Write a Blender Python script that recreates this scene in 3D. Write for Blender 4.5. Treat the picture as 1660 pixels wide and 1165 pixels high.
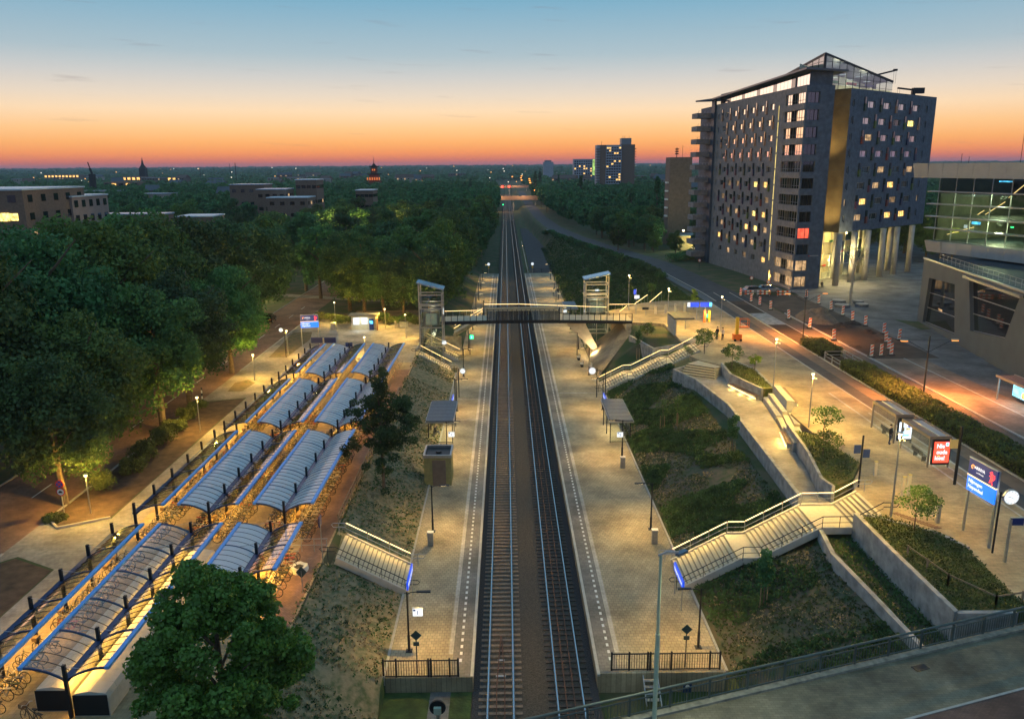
import bpy, bmesh, math, random
from mathutils import Vector, Matrix, noise as mnoise
R = math.radians
random.seed(7)
for o in list(bpy.data.objects): bpy.data.objects.remove(o)
scene = bpy.context.scene
COL = scene.collection

# ------------------------------------------------------------------ camera
CAMZ = 30.0
W0, H0, FPX, YH, ROLL = 1660., 1165., 1285., 270., R(.45)
PITCH = math.atan((H0/2-YH)/FPX); YAW = R(.37027)
f_ = Vector((math.sin(YAW)*math.cos(PITCH), math.cos(YAW)*math.cos(PITCH), -math.sin(PITCH)))
r_ = f_.cross(Vector((0,0,1))).normalized(); u_ = r_.cross(f_)
r2 = math.cos(ROLL)*r_-math.sin(ROLL)*u_; u2 = math.sin(ROLL)*r_+math.cos(ROLL)*u_
cam = bpy.data.cameras.new('camera'); camo = bpy.data.objects.new('camera', cam); COL.objects.link(camo)
camo.matrix_world = Matrix(((r2.x,u2.x,-f_.x,0),(r2.y,u2.y,-f_.y,0),(r2.z,u2.z,-f_.z,CAMZ),(0,0,0,1)))
cam.sensor_fit = 'HORIZONTAL'; cam.sensor_width = 36; cam.lens = 36*FPX/W0
cam.clip_start = .5; cam.clip_end = 30000
scene.camera = camo

# ------------------------------------------------------------------ world
w = bpy.data.worlds.new('World'); scene.world = w; w.use_nodes = True
nt = w.node_tree; nt.nodes.clear(); N = nt.nodes; L = nt.links
def lin(c): return tuple((x/255/12.92 if x/255 <= .04045 else ((x/255+.055)/1.055)**2.4) for x in c)
out = N.new('ShaderNodeOutputWorld'); bg = N.new('ShaderNodeBackground'); bg2 = N.new('ShaderNodeBackground'); add = N.new('ShaderNodeAddShader')
tc = N.new('ShaderNodeTexCoord'); sp = N.new('ShaderNodeSeparateXYZ'); L.new(tc.outputs['Generated'], sp.inputs[0])
def math_(op, a, b=None, c=None, clamp=False):
    n = N.new('ShaderNodeMath'); n.operation = op; n.use_clamp = clamp
    for i, v in enumerate((a, b, c)):
        if v is None: continue
        if isinstance(v, (int, float)): n.inputs[i].default_value = v
        else: L.new(v, n.inputs[i])
    return n.outputs[0]
el = math_('ARCSINE', sp.outputs['Z'])                # elevation (rad)
def ramp(stops, fac):
    n = N.new('ShaderNodeValToRGB'); e = n.color_ramp.elements
    for i, (p, c) in enumerate(stops):
        q = e[i] if i < 2 else e.new(p)
        q.position = p; q.color = (*lin(c), 1)
    L.new(fac, n.inputs[0]); return n.outputs[0]
# ramp position = sqrt(elevation/90deg)
pos = math_('POWER', math_('MAXIMUM', math_('DIVIDE', el, math.pi/2), 0.0), .5)
def P(d): return (d/90)**.5
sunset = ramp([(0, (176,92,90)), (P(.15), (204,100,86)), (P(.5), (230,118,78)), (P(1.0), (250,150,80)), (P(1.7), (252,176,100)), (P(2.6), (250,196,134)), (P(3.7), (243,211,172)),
               (P(4.7), (222,206,187)), (P(5.9), (196,195,192)), (P(7.3), (162,181,190)), (P(10.7), (114,163,188)), (P(16), (112,160,187)), (P(30), (112,158,186)), (1, (112,156,184))], pos)  # unseen upper sky held bright to lift the ambient fill
anti = ramp([(0, (104,100,122)), (P(4), (146,132,152)), (P(9), (142,150,170)), (P(16), (124,152,178)), (P(30), (114,154,184)), (1, (112,156,184))], pos)  # unseen side behind the camera, raised as ambient fill
hor = math_('SQRT', math_('ADD', math_('MULTIPLY', sp.outputs['X'], sp.outputs['X']), math_('MULTIPLY', sp.outputs['Y'], sp.outputs['Y'])))
ca = math_('DIVIDE', math_('ADD', math_('MULTIPLY', sp.outputs['Y'], .9998), math_('MULTIPLY', sp.outputs['X'], -.02)), math_('MAXIMUM', hor, .001))
mr = N.new('ShaderNodeMapRange'); mr.interpolation_type = 'SMOOTHSTEP'; mr.inputs[1].default_value = -.1; mr.inputs[2].default_value = .98
L.new(ca, mr.inputs[0])
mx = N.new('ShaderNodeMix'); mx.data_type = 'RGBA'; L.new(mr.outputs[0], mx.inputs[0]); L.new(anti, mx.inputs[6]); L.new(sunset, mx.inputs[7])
# thin streaks of cloud, drawn out along the horizon
cmb = N.new('ShaderNodeCombineXYZ'); az = N.new('ShaderNodeMath'); az.operation = 'ARCTAN2'; L.new(sp.outputs['X'], az.inputs[0]); L.new(sp.outputs['Y'], az.inputs[1])
L.new(math_('MULTIPLY', az.outputs[0], 9.), cmb.inputs[0]); L.new(math_('ADD', math_('MULTIPLY', el, 120.), math_('MULTIPLY', az.outputs[0], 6.)), cmb.inputs[1])
nz = N.new('ShaderNodeTexNoise'); nz.inputs['Scale'].default_value = 1.; nz.inputs['Detail'].default_value = 4; L.new(cmb.outputs[0], nz.inputs['Vector'])
mc = N.new('ShaderNodeMapRange'); mc.inputs[1].default_value = .63; mc.inputs[2].default_value = .84; mc.inputs[4].default_value = .45; L.new(nz.outputs[0], mc.inputs[0])
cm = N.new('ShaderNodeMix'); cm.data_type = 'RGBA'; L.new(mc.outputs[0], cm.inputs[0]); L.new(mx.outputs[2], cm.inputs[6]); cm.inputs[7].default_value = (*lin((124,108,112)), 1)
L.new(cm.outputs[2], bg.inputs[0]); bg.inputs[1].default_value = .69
sky = N.new('ShaderNodeTexSky'); sky.sky_type = 'NISHITA'; sky.sun_disc = False; sky.sun_elevation = R(-3); sky.sun_rotation = R(-1); sky.altitude = 30
L.new(sky.outputs[0], bg2.inputs[0]); bg2.inputs[1].default_value = .05
L.new(bg.outputs[0], add.inputs[0]); L.new(bg2.outputs[0], add.inputs[1]); L.new(add.outputs[0], out.inputs[0])
# the last afterglow in the west (the sun itself has set): very weak, very broad
s = bpy.data.lights.new('afterglow_sun', 'SUN'); s.energy = .25; s.angle = R(40); s.color = (1., .55, .36)
so = bpy.data.objects.new('afterglow_sun', s); COL.objects.link(so); so.rotation_euler = (R(81), 0, R(-180+24))
scene.view_settings.view_transform = 'Standard'; scene.view_settings.look = 'None'
scene.view_settings.exposure = .74; scene.view_settings.gamma = 1
scene.render.engine = 'CYCLES'

# ------------------------------------------------------------------ materials
MAT = {}
def mat(name, col, rough=.8, metal=0., var=.25, scale=2., detail=5., bump=0., bscale=30., emit=None, estr=0., col2=None, mix_lo=.4, mix_hi=.6,
        brick=None, alpha=None, trans=0., objrand=0., spec=None, sub=0.):
    if name in MAT: return MAT[name]
    m = bpy.data.materials.new(name); m.use_nodes = True; t = m.node_tree; n = t.nodes; l = t.links
    b = n['Principled BSDF']; MAT[name] = m
    b.inputs['Roughness'].default_value = rough; b.inputs['Metallic'].default_value = metal
    if spec is not None: b.inputs['Specular IOR Level'].default_value = spec
    co = n.new('ShaderNodeTexCoord')
    src = None
    c2 = col2 if col2 else tuple(max(0, x*(1-var)) for x in col)
    c1 = col if col2 else tuple(min(1, x*(1+var*.6)) for x in col)
    if var > 0 or col2:
        z = n.new('ShaderNodeTexNoise'); z.inputs['Scale'].default_value = scale; z.inputs['Detail'].default_value = detail
        geo = n.new('ShaderNodeNewGeometry'); l.new(geo.outputs['Position'], z.inputs['Vector'])
        q = n.new('ShaderNodeMapRange'); q.inputs[1].default_value = mix_lo if col2 else .3; q.inputs[2].default_value = mix_hi if col2 else .7; l.new(z.outputs[0], q.inputs[0])
        k = n.new('ShaderNodeMix'); k.data_type = 'RGBA'; k.inputs[6].default_value = (*c1, 1); k.inputs[7].default_value = (*c2, 1)
        l.new(q.outputs[0], k.inputs[0]); src = k.outputs[2]
        if brick:
            bt = n.new('ShaderNodeTexBrick'); bt.inputs['Scale'].default_value = 1.; bt.inputs['Brick Width'].default_value = brick[0]; bt.inputs['Row Height'].default_value = brick[1]
            bt.inputs['Mortar Size'].default_value = brick[2]; bt.inputs['Color1'].default_value = (.85,.85,.85,1); bt.inputs['Color2'].default_value = (1.1,1.1,1.1,1); bt.inputs['Mortar'].default_value = (brick[3],)*3+(1,)
            if len(brick) > 4:
                mp = n.new('ShaderNodeMapping'); mp.inputs['Rotation'].default_value = brick[4]; l.new(geo.outputs['Position'], mp.inputs[0]); l.new(mp.outputs[0], bt.inputs['Vector'])
            else: l.new(geo.outputs['Position'], bt.inputs['Vector'])
            mm = n.new('ShaderNodeMix'); mm.data_type = 'RGBA'; mm.blend_type = 'MULTIPLY'; mm.inputs[0].default_value = 1
            l.new(src, mm.inputs[6]); l.new(bt.outputs['Color'], mm.inputs[7]); src = mm.outputs[2]
            z2 = n.new('ShaderNodeTexNoise'); z2.inputs['Scale'].default_value = .35; z2.inputs['Detail'].default_value = 6; l.new(geo.outputs['Position'], z2.inputs['Vector'])
            m3 = n.new('ShaderNodeMapRange'); m3.inputs[1].default_value = .3; m3.inputs[2].default_value = .7; m3.inputs[3].default_value = .52; m3.inputs[4].default_value = 1.22; l.new(z2.outputs[0], m3.inputs[0])
            m4 = n.new('ShaderNodeMix'); m4.data_type = 'RGBA'; m4.blend_type = 'MULTIPLY'; m4.inputs[0].default_value = 1; l.new(src, m4.inputs[6]); l.new(m3.outputs[0], m4.inputs[7]); src = m4.outputs[2]
        if objrand:
            oi = n.new('ShaderNodeObjectInfo'); hs = n.new('ShaderNodeHueSaturation'); mr = n.new('ShaderNodeMapRange')
            mr.inputs[3].default_value = 1-objrand; mr.inputs[4].default_value = 1+objrand; l.new(oi.outputs['Random'], mr.inputs[0]); l.new(mr.outputs[0], hs.inputs['Value'])
            m5 = n.new('ShaderNodeMapRange'); m5.inputs[3].default_value = .47; m5.inputs[4].default_value = .52; l.new(oi.outputs['Random'], m5.inputs[0]); l.new(m5.outputs[0], hs.inputs['Hue'])
            l.new(src, hs.inputs['Color']); src = hs.outputs[0]
        l.new(src, b.inputs['Base Color'])
        if bump:
            bp = n.new('ShaderNodeBump'); bp.inputs['Strength'].default_value = bump; bp.inputs['Distance'].default_value = .05
            z3 = n.new('ShaderNodeTexNoise'); z3.inputs['Scale'].default_value = bscale; z3.inputs['Detail'].default_value = 4; l.new(geo.outputs['Position'], z3.inputs['Vector'])
            l.new(z3.outputs[0], bp.inputs['Height']); l.new(bp.outputs[0], b.inputs['Normal'])
    else: b.inputs['Base Color'].default_value = (*col, 1)
    if emit:
        b.inputs['Emission Color'].default_value = (*emit, 1); b.inputs['Emission Strength'].default_value = estr
    if alpha is not None: b.inputs['Alpha'].default_value = alpha
    if trans:
        b.inputs['Transmission Weight'].default_value = trans
    if sub:
        tr = n.new('ShaderNodeBsdfTranslucent'); l.new(src, tr.inputs[0]); ms = n.new('ShaderNodeMixShader'); ms.inputs[0].default_value = sub
        l.new(b.outputs[0], ms.inputs[1]); l.new(tr.outputs[0], ms.inputs[2]); l.new(ms.outputs[0], n['Material Output'].inputs[0])
    return m
def glassy(name, tint, amount, rough=.03):
    """thin pane: partly see-through, partly mirror-like, without refraction"""
    if name in MAT: return MAT[name]
    m = bpy.data.materials.new(name); m.use_nodes = True; t = m.node_tree; n = t.nodes; l = t.links; MAT[name] = m
    n.remove(n['Principled BSDF'])
    tr = n.new('ShaderNodeBsdfTransparent'); tr.inputs[0].default_value = (*tint, 1)
    gl = n.new('ShaderNodeBsdfGlossy'); gl.inputs['Roughness'].default_value = rough; gl.inputs[0].default_value = (.9,.93,1,1)
    lw = n.new('ShaderNodeLayerWeight'); fr = n.new('ShaderNodeMath'); fr.operation = 'POWER'; l.new(lw.outputs['Facing'], fr.inputs[0]); fr.inputs[1].default_value = 4.
    ad = n.new('ShaderNodeMath'); ad.operation = 'ADD'; ad.use_clamp = True; l.new(fr.outputs[0], ad.inputs[0]); ad.inputs[1].default_value = amount
    ms = n.new('ShaderNodeMixShader'); l.new(ad.outputs[0], ms.inputs[0]); l.new(tr.outputs[0], ms.inputs[1]); l.new(gl.outputs[0], ms.inputs[2]); l.new(ms.outputs[0], n['Material Output'].inputs[0])
    return m
def emitter(name, col, strength, var=0., scale=3.):
    if name in MAT: return MAT[name]
    m = mat(name, tuple(c*.12 for c in col), .4, var=0, emit=col, estr=strength)
    if var:
        t = m.node_tree; n = t.nodes; l = t.links; b = n['Principled BSDF']
        z = n.new('ShaderNodeTexNoise'); z.inputs['Scale'].default_value = scale; g = n.new('ShaderNodeNewGeometry'); l.new(g.outputs['Position'], z.inputs['Vector'])
        q = n.new('ShaderNodeMapRange'); q.inputs[1].default_value = .35; q.inputs[2].default_value = .65; q.inputs[3].default_value = strength*(1-var); q.inputs[4].default_value = strength*(1+var)
        l.new(z.outputs[0], q.inputs[0]); l.new(q.outputs[0], b.inputs['Emission Strength'])
    return m

grass = mat('grass', (.045,.075,.02), .95, col2=(.12,.095,.05), mix_lo=.44, mix_hi=.66, scale=.35, detail=9, bump=.5, bscale=6)
drygrass = mat('dry_grass', (.16,.12,.065), .95, col2=(.05,.07,.022), mix_lo=.5, mix_hi=.7, scale=1.6, detail=10, bump=.6, bscale=5)
soil = mat('soil', (.10,.062,.038), .95, var=.5, scale=1.2, detail=9, bump=.7, bscale=7)
ballast = mat('ballast', (.09,.07,.052), .95, var=.6, scale=12, detail=6, bump=.9, bscale=14)
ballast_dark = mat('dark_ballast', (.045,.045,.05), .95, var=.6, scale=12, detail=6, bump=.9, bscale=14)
paver = mat('platform_pavers', (.40,.335,.22), .8, var=.12, scale=6, brick=(.3,.3,.02,.62))
paverlight = mat('light_pavers', (.55,.5,.43), .75, var=.12, scale=6, brick=(.3,.3,.012,.7))
paverplaza = mat('plaza_pavers', (.42,.33,.20), .8, var=.15, scale=3, brick=(.6,.2,.015,.72))
paverpark = mat('bike_park_pavers', (.42,.32,.18), .85, var=.15, scale=3, brick=(.3,.3,.015,.75))
paverdark = mat('square_pavers', (.17,.165,.165), .8, var=.15, scale=3, brick=(.6,.3,.015,.72))
redbrick = mat('red_clinkers', (.30,.17,.115), .85, var=.2, scale=3, brick=(.2,.1,.012,.6))
asphalt = mat('asphalt', (.075,.07,.068), .85, var=.3, scale=.9, detail=8, bump=.2, bscale=40)
asphalt_blue = mat('road_asphalt', (.055,.06,.068), .85, var=.25, scale=.6, detail=8)
bridgetop = mat('bridge_asphalt', (.20,.175,.115), .85, var=.3, scale=1.2, detail=9, bump=.2, bscale=30, brick=(.3,.15,.01,.7))
concrete = mat('concrete', (.34,.34,.33), .8, var=.42, scale=1.4, detail=8, bump=.1)
concrete_light = mat('light_concrete', (.5,.47,.41), .75, var=.15, scale=2, detail=8)
kerbm = mat('kerb_stone', (.4,.38,.34), .8, var=.15, scale=3)
steelrail = mat('rail_steel', (.6,.6,.62), .22, 1., var=.1)
rustrail = mat('rusty_rail', (.13,.06,.035), .7, .2, var=.3, scale=4)
sleeperm = mat('sleeper_wood', (.23,.165,.12), .85, var=.3, scale=5)
sleeperdark = mat('sleeper_dark', (.085,.06,.048), .9, var=.35, scale=5)
black = mat('black_metal', (.015,.016,.02), .45, .3, var=.1)
darkmetal = mat('dark_metal', (.03,.033,.04), .45, .6, var=.15)
galv = mat('galvanised_steel', (.42,.43,.44), .38, .8, var=.15, scale=5)
greensteel = mat('green_grey_steel', (.1,.13,.12), .5, .4, var=.2)
blueedge = mat('blue_edge_beam', (.11,.38,.85), .45, .1, var=.12, scale=3)
darkblue = mat('dark_blue_paint', (.015,.045,.13), .4, .2, var=.15)
nsblue = mat('sign_blue', (.01,.03,.16), .4, var=.05)
nsblue_lit = emitter('sign_blue_lit', (.01,.07,.7), .8)
white_lit = emitter('white_lit', (.88,.95,1.), .75)
white_soft = emitter('white_soft_lit', (.82,.93,1.), .6)
green_lit = emitter('green_lit', (.03,.9,.25), 2.2)
red_lit = emitter('red_lit', (1.,.05,.03), 4.)
cyan_lit = emitter('cyan_lit', (.1,.55,1.), 1.6, .5, 2.)
led = emitter('led_strip', (1.,.66,.27), 2.2)
led_soft = emitter('led_strip_soft', (1.,.66,.27), 1.6)
lamp_warm = emitter('lamp_glow_warm', (1.,.74,.36), 8.)
lamp_orange = emitter('lamp_glow_sodium', (1.,.33,.05), 2.2)
whitepaint = mat('white_paint', (.75,.74,.7), .6, var=.08, scale=4)
stepm = mat('step_concrete', (.52,.46,.33), .75, var=.1, scale=4)
redpaint = mat('red_paint', (.6,.04,.02), .5, var=.08)
yellowpaint = mat('yellow_paint', (.7,.45,.03), .5, var=.08)
orangepaint = mat('orange_paint', (.75,.17,.02), .5, var=.08)
leafA = mat('leaves_a', (.088,.175,.04), .7, var=.55, scale=.6, detail=3, objrand=.38, sub=.25)
leafB = mat('leaves_b', (.07,.16,.048), .7, var=.5, scale=.6, detail=3, objrand=.38, sub=.25)
leafC = mat('leaves_c', (.12,.195,.04), .7, var=.45, scale=.7, detail=3, objrand=.2, sub=.3)
leafD = mat('leaves_maple', (.115,.235,.03), .6, var=.4, scale=1.5, detail=3, sub=.25)
hedgem = mat('hedge_leaves', (.10,.13,.03), .75, var=.5, scale=1.2, detail=4, sub=.2)
bark = mat('bark', (.15,.11,.075), .9, var=.4, scale=4, bump=.5, bscale=12)
darkbrick = mat('dark_facade_brick', (.09,.115,.155), .65, var=.35, scale=1.3, detail=8, bump=.15, bscale=10)
lightbrick = mat('grey_facade_brick', (.235,.215,.21), .7, var=.25, scale=1.2, detail=9, bump=.15, bscale=10)
brownbrick = mat('brown_brick', (.2,.13,.095), .8, var=.25, scale=2, detail=8)
goldpanel = mat('pale_gable_panels', (.17,.125,.065), .7, var=.35, scale=.5, detail=8)
metalclad = mat('grey_cladding', (.22,.23,.25), .5, .2, var=.12, scale=.5)
beigepanel = mat('beige_cladding', (.38,.37,.345), .6, var=.1, scale=.6)
darkglass = mat('dark_window_glass', (.012,.014,.018), .04, .0, var=0, spec=1.)
mirrorglass = mat('mirror_window_glass', (.8,.82,.85), .05, 1., var=0)
halfglass = mat('half_mirror_glass', (.2,.21,.23), .06, .9, var=0)
lit_warm = emitter('lit_window_warm', (1.,.55,.15), 1.1, .6, 1.5)
lit_dim = emitter('lit_window_dim', (1.,.62,.3), .35, .6, 1.5)
lit_yellow = emitter('lit_window_yellow', (1.,.72,.2), 1.3, .6, 1.5)
lit_faint = emitter('lit_window_faint', (1.,.6,.28), .12, .7, 1.5)
curtain = mat('curtained_glass', (.12,.10,.08), .25, var=.3, scale=1.5)
lit_red = emitter('lit_window_red', (1.,.12,.06), .9, .3, 1.)
lit_interior = emitter('lit_interior', (.95,.8,.4), .5, .8, .6)
glass = glassy('clear_glass', (.86,.9,.9), .08)
roofglass = glassy('roof_polycarbonate', (.88,.88,.86), .07, .12)
roofglass_clear = glassy('roof_glass_clear', (.82,.84,.8), .05, .08)
roofglass_blue = mat('frosted_roof_panel', (.55,.57,.62), .35, .1, var=.1, scale=4)
slate = mat('roof_slate', (.1,.12,.15), .45, .3, var=.2, scale=3)

# ------------------------------------------------------------------ builders
class MB:
    def __init__(s): s.v = []; s.f = []
    def quad(s, a, b, c, d):
        i = len(s.v); s.v += [tuple(a), tuple(b), tuple(c), tuple(d)]; s.f.append((i,i+1,i+2,i+3)); return s
    def face(s, pts):
        i = len(s.v); s.v += [tuple(p) for p in pts]; s.f.append(tuple(range(i, i+len(pts)))); return s
    def box(s, x0, x1, y0, y1, z0, z1):
        i = len(s.v)
        s.v += [(x0,y0,z0),(x1,y0,z0),(x1,y1,z0),(x0,y1,z0),(x0,y0,z1),(x1,y0,z1),(x1,y1,z1),(x0,y1,z1)]
        s.f += [(i,i+3,i+2,i+1),(i+4,i+5,i+6,i+7),(i,i+1,i+5,i+4),(i+1,i+2,i+6,i+5),(i+2,i+3,i+7,i+6),(i+3,i,i+4,i+7)]; return s
    def beam(s, p, q, w, h, up=(0,0,1)):
        p = Vector(p); q = Vector(q); d = q-p
        if d.length < 1e-6: return s
        d.normalize(); up = Vector(up)
        if abs(d.dot(up)) > .98: up = Vector((0,1,0))
        a = d.cross(up).normalized()*w/2; b = a.cross(d).normalized()*h/2
        i = len(s.v)
        for c in (p, q):
            for k in ((-1,-1),(1,-1),(1,1),(-1,1)): s.v.append(tuple(c+a*k[0]+b*k[1]))
        s.f += [(i,i+1,i+2,i+3),(i+7,i+6,i+5,i+4),(i,i+4,i+5,i+1),(i+1,i+5,i+6,i+2),(i+2,i+6,i+7,i+3),(i+3,i+7,i+4,i)]; return s
    def tube(s, pts, r, n=6, closed=False, r2=None):
        pts = [Vector(p) for p in pts]; m = len(pts); i0 = len(s.v); prev = None
        for k, p in enumerate(pts):
            if closed: d = pts[(k+1) % m]-pts[k-1]
            else: d = pts[min(k+1, m-1)]-pts[max(k-1, 0)]
            d.normalize()
            a = prev-d*prev.dot(d) if prev is not None else d.cross(Vector((0,0,1)) if abs(d.z) < .9 else Vector((1,0,0)))
            if a.length < 1e-5: a = d.orthogonal()
            a.normalize(); prev = a; b = d.cross(a)
            rr = r if r2 is None else r+(r2-r)*k/(m-1)
            for j in range(n):
                t = 2*math.pi*j/n; s.v.append(tuple(p+(a*math.cos(t)+b*math.sin(t))*rr))
        for k in range(m if closed else m-1):
            for j in range(n):
                A = i0+k*n+j; B = i0+k*n+(j+1) % n; C = i0+((k+1) % m)*n+(j+1) % n; D = i0+((k+1) % m)*n+j
                s.f.append((A, B, C, D))
        if not closed: s.f.append(tuple(i0+j for j in range(n))[::-1]); s.f.append(tuple(i0+(m-1)*n+j for j in range(n)))
        return s
    def prism(s, poly, z0, z1):
        n = len(poly); i = len(s.v); s.v += [(x, y, z0) for x, y in poly]+[(x, y, z1) for x, y in poly]
        ar = sum(poly[k][0]*poly[(k+1) % n][1]-poly[(k+1) % n][0]*poly[k][1] for k in range(n))
        top = tuple(i+n+k for k in range(n)); bot = tuple(i+k for k in range(n))[::-1]
        s.f += [top if ar > 0 else top[::-1], bot if ar > 0 else bot[::-1]]
        for k in range(n):
            a, b = k, (k+1) % n; q = (i+a, i+b, i+n+b, i+n+a); s.f.append(q if ar > 0 else q[::-1])
        return s
    def disc(s, c, nrm, r, n=20, th=.02):
        nrm = Vector(nrm).normalized(); c = Vector(c); return s.tube([c-nrm*th/2, c+nrm*th/2], r, n)
    def build(s, name, m, parent=None, smooth=False, kind=None, loc=None):
        me = bpy.data.meshes.new(name); me.from_pydata(s.v, [], s.f); me.update()
        ms = m if isinstance(m, (list, tuple)) else [m]
        for q in ms: me.materials.append(q)
        if smooth: me.polygons.foreach_set('use_smooth', [True]*len(me.polygons))
        o = bpy.data.objects.new(name, me); COL.objects.link(o)
        if parent: o.parent = parent
        if kind: o['kind'] = kind
        if loc: o.location = loc
        return o
def tag(o, label=None, cat=None, group=None, kind=None):
    if label: o['label'] = label
    if cat: o['category'] = cat
    if group: o['group'] = group
    if kind: o['kind'] = kind
    return o
def thing(name, label, cat, loc=(0,0,0), rz=0, group=None):
    o = bpy.data.objects.new(name, None); COL.objects.link(o); o.location = loc; o.rotation_euler = (0,0,rz)
    o.empty_display_size = .3
    return tag(o, label, cat, group)
def struct(name, mb, m, **k): return mb.build(name, m, kind='structure', **k)
KIDS = {}
def copy_tree(o, parent=None, memo=None):
    c = o.copy(); COL.objects.link(c)
    if parent: c.parent = parent
    for ch in children(o): copy_tree(ch, c)
    return c
def children(o):
    return [q for q in KIDS.get(o.name, [])] if o.name in KIDS else list(o.children)
def dup(o, loc, rz=0, label=None, group=None, sc=None):
    c = copy_tree(o); c.location = loc; c.rotation_euler = (0,0,rz)
    if label: c['label'] = label
    if group: c['group'] = group
    if sc: c.scale = sc if isinstance(sc, (tuple, list)) else (sc,)*3
    return c
def text(s, size, loc, rot, m, parent, name='lettering', ext=.004, align='CENTER', bold=.0, sx=1.):
    c = bpy.data.curves.new(name, 'FONT'); c.body = s; c.size = size; c.extrude = ext; c.align_x = align; c.align_y = 'CENTER'; c.resolution_u = 2; c.offset = bold
    t = bpy.data.objects.new('tmp', c); COL.objects.link(t)
    dg = bpy.context.evaluated_depsgraph_get(); me = bpy.data.meshes.new_from_object(t.evaluated_get(dg)); bpy.data.objects.remove(t)
    me.materials.clear(); me.materials.append(m)
    o = bpy.data.objects.new(name, me); COL.objects.link(o); o.location = loc; o.rotation_euler = rot; o.scale = (sx,1,1)
    if parent: o.parent = parent
    return o
def light(kind, loc, energy, col, parent=None, size=.2, spot=None, rot=None, blend=.5, name='lamp_light'):
    l = bpy.data.lights.new(name, kind); l.energy = energy; l.color = col
    if kind == 'AREA': l.size = size
    else: l.shadow_soft_size = size
    if kind == 'SPOT': l.spot_size = spot; l.spot_blend = blend
    o = bpy.data.objects.new(name, l); COL.objects.link(o); o.location = loc
    if rot: o.rotation_euler = rot
    if parent: o.parent = parent
    return o
def facade(mb, o, u, wid, z0, z1, openings, nrm, depth=.25):
    """wall plane with real openings: o=(x,y) start, u=unit dir along, openings=[(s0,s1,z0,z1)]"""
    ss = sorted({0., wid} | {a for q in openings for a in q[:2]}); zs = sorted({z0, z1} | {a for q in openings for a in q[2:]})
    def pt(s, z, d=0): return (o[0]+u[0]*s-nrm[0]*d, o[1]+u[1]*s-nrm[1]*d, z)
    for j in range(len(zs)-1):
        run = None; zc = (zs[j]+zs[j+1])/2
        row = [q for q in openings if q[2] < zc < q[3]]
        for i in range(len(ss)-1):
            sc = (ss[i]+ss[i+1])/2
            hole = any(q[0] < sc < q[1] for q in row)
            if not hole:
                if run is None: run = ss[i]
            elif run is not None:
                mb.quad(pt(run, zs[j]), pt(ss[i], zs[j]), pt(ss[i], zs[j+1]), pt(run, zs[j+1])); run = None
        if run is not None: mb.quad(pt(run, zs[j]), pt(wid, zs[j]), pt(wid, zs[j+1]), pt(run, zs[j+1]))
    for a, b, c, d in openings:
        mb.quad(pt(a,c), pt(b,c), pt(b,c,depth), pt(a,c,depth)); mb.quad(pt(a,d), pt(b,d), pt(b,d,depth), pt(a,d,depth))
        mb.quad(pt(a,c), pt(a,d), pt(a,d,depth), pt(a,c,depth)); mb.quad(pt(b,c), pt(b,d), pt(b,d,depth), pt(b,c,depth))
    return pt
# ================================================================== ground
ZP, ZL, ZR = .8, 3.4, 6.3
def interp(t, x):
    if x <= t[0][0]: return t[0][1:]
    for a, b in zip(t, t[1:]):
        if x <= b[0]:
            k = (x-a[0])/(b[0]-a[0]); return tuple(p+(q-p)*k for p, q in zip(a[1:], b[1:]))
    return t[-1][1:]
RT = [(0,12.85,21.6,4.5),(93,12.85,21.6,4.5),(97,12.85,24.2,6.0),(110,12.85,24.2,6.),(111,12.85,19.4,5.9),(126,12.85,19.4,5.9),(127,12.85,27,6.1),(220,13,27,5.6),(228,13.5,25,5.4),(250,15,22.4,5.2),(300,15,17.6,4.9),(400,11,14,4.3),(600,8,12,3.6),(9000,8,12,3.6)]
RD = [(100,41),(150,40.8),(200,38.5),(225,35),(250,31),(290,25),(340,20.5),(420,18),(560,17),(900,17),(3000,17)]   # centre line of the road beyond the square
def H(x, y):
    if x < -7.4:
        n = mnoise.noise(Vector((x*.3, y*.3, 0)))*.18
        if 115.5 < y < 126.5 and x > -13.4: return -.4
        k = min(1, max(0, (-7.45-x)/5.5)); z = ZP+(ZL-.02-ZP)*k
        if y < 40: z = -.2+(ZL-.02+.2)*k
        if k < 1: z += n*k*(1-k)*4 + (-.35 if 50.4 < y < 54.9 or 112 < y < 115.2 else 0)
        if y > 1500: z += (y-1500)*.004+mnoise.noise(Vector((x*.001, y*.001, 3)))*8
        return z
    if x < 12.8 and (y < 230 or x < 7): return -.5 if y < 4000 else 4
    xs, xe, ze = interp(RT, y)
    cutb = .6 if 108.2 < y < 126.8 else 0
    z0 = ZP if y < 223 else 0
    if y < 40: z0 = -.3
    if x < xs: return z0-.05
    if x < xe:
        k = (x-xs)/(xe-xs); z = z0-.02+(ze-z0)*(k**.92)+mnoise.noise(Vector((x*.35, y*.35, 0)))*.35*k*(1-k)*4*(1 if y < 110 else .5)
        z -= cutb*min(1, k*6)*(1 if x < 19.4 else 0)
        if 50.4 < y < 55.1 or 100.9 < y < 105.6: z = min(z, ZP+(x-12.4)*.41-.55)
        return z
    far = ZR-.25 if y < 180 else interp([(180,ZR-.25),(250,5.15),(300,4.85),(400,4.2),(600,3.5),(9000,3.5)], y)[0]
    if y > 1500: far += (y-1500)*.004+mnoise.noise(Vector((x*.001, y*.001, 3)))*8
    if y < 127:
        if x < 29.4: return ze if y > 93 else (ze if x < 24 else 4.8)
        return far
    return ze+(far-ze)*min(1, (x-xe)/6)
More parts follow.
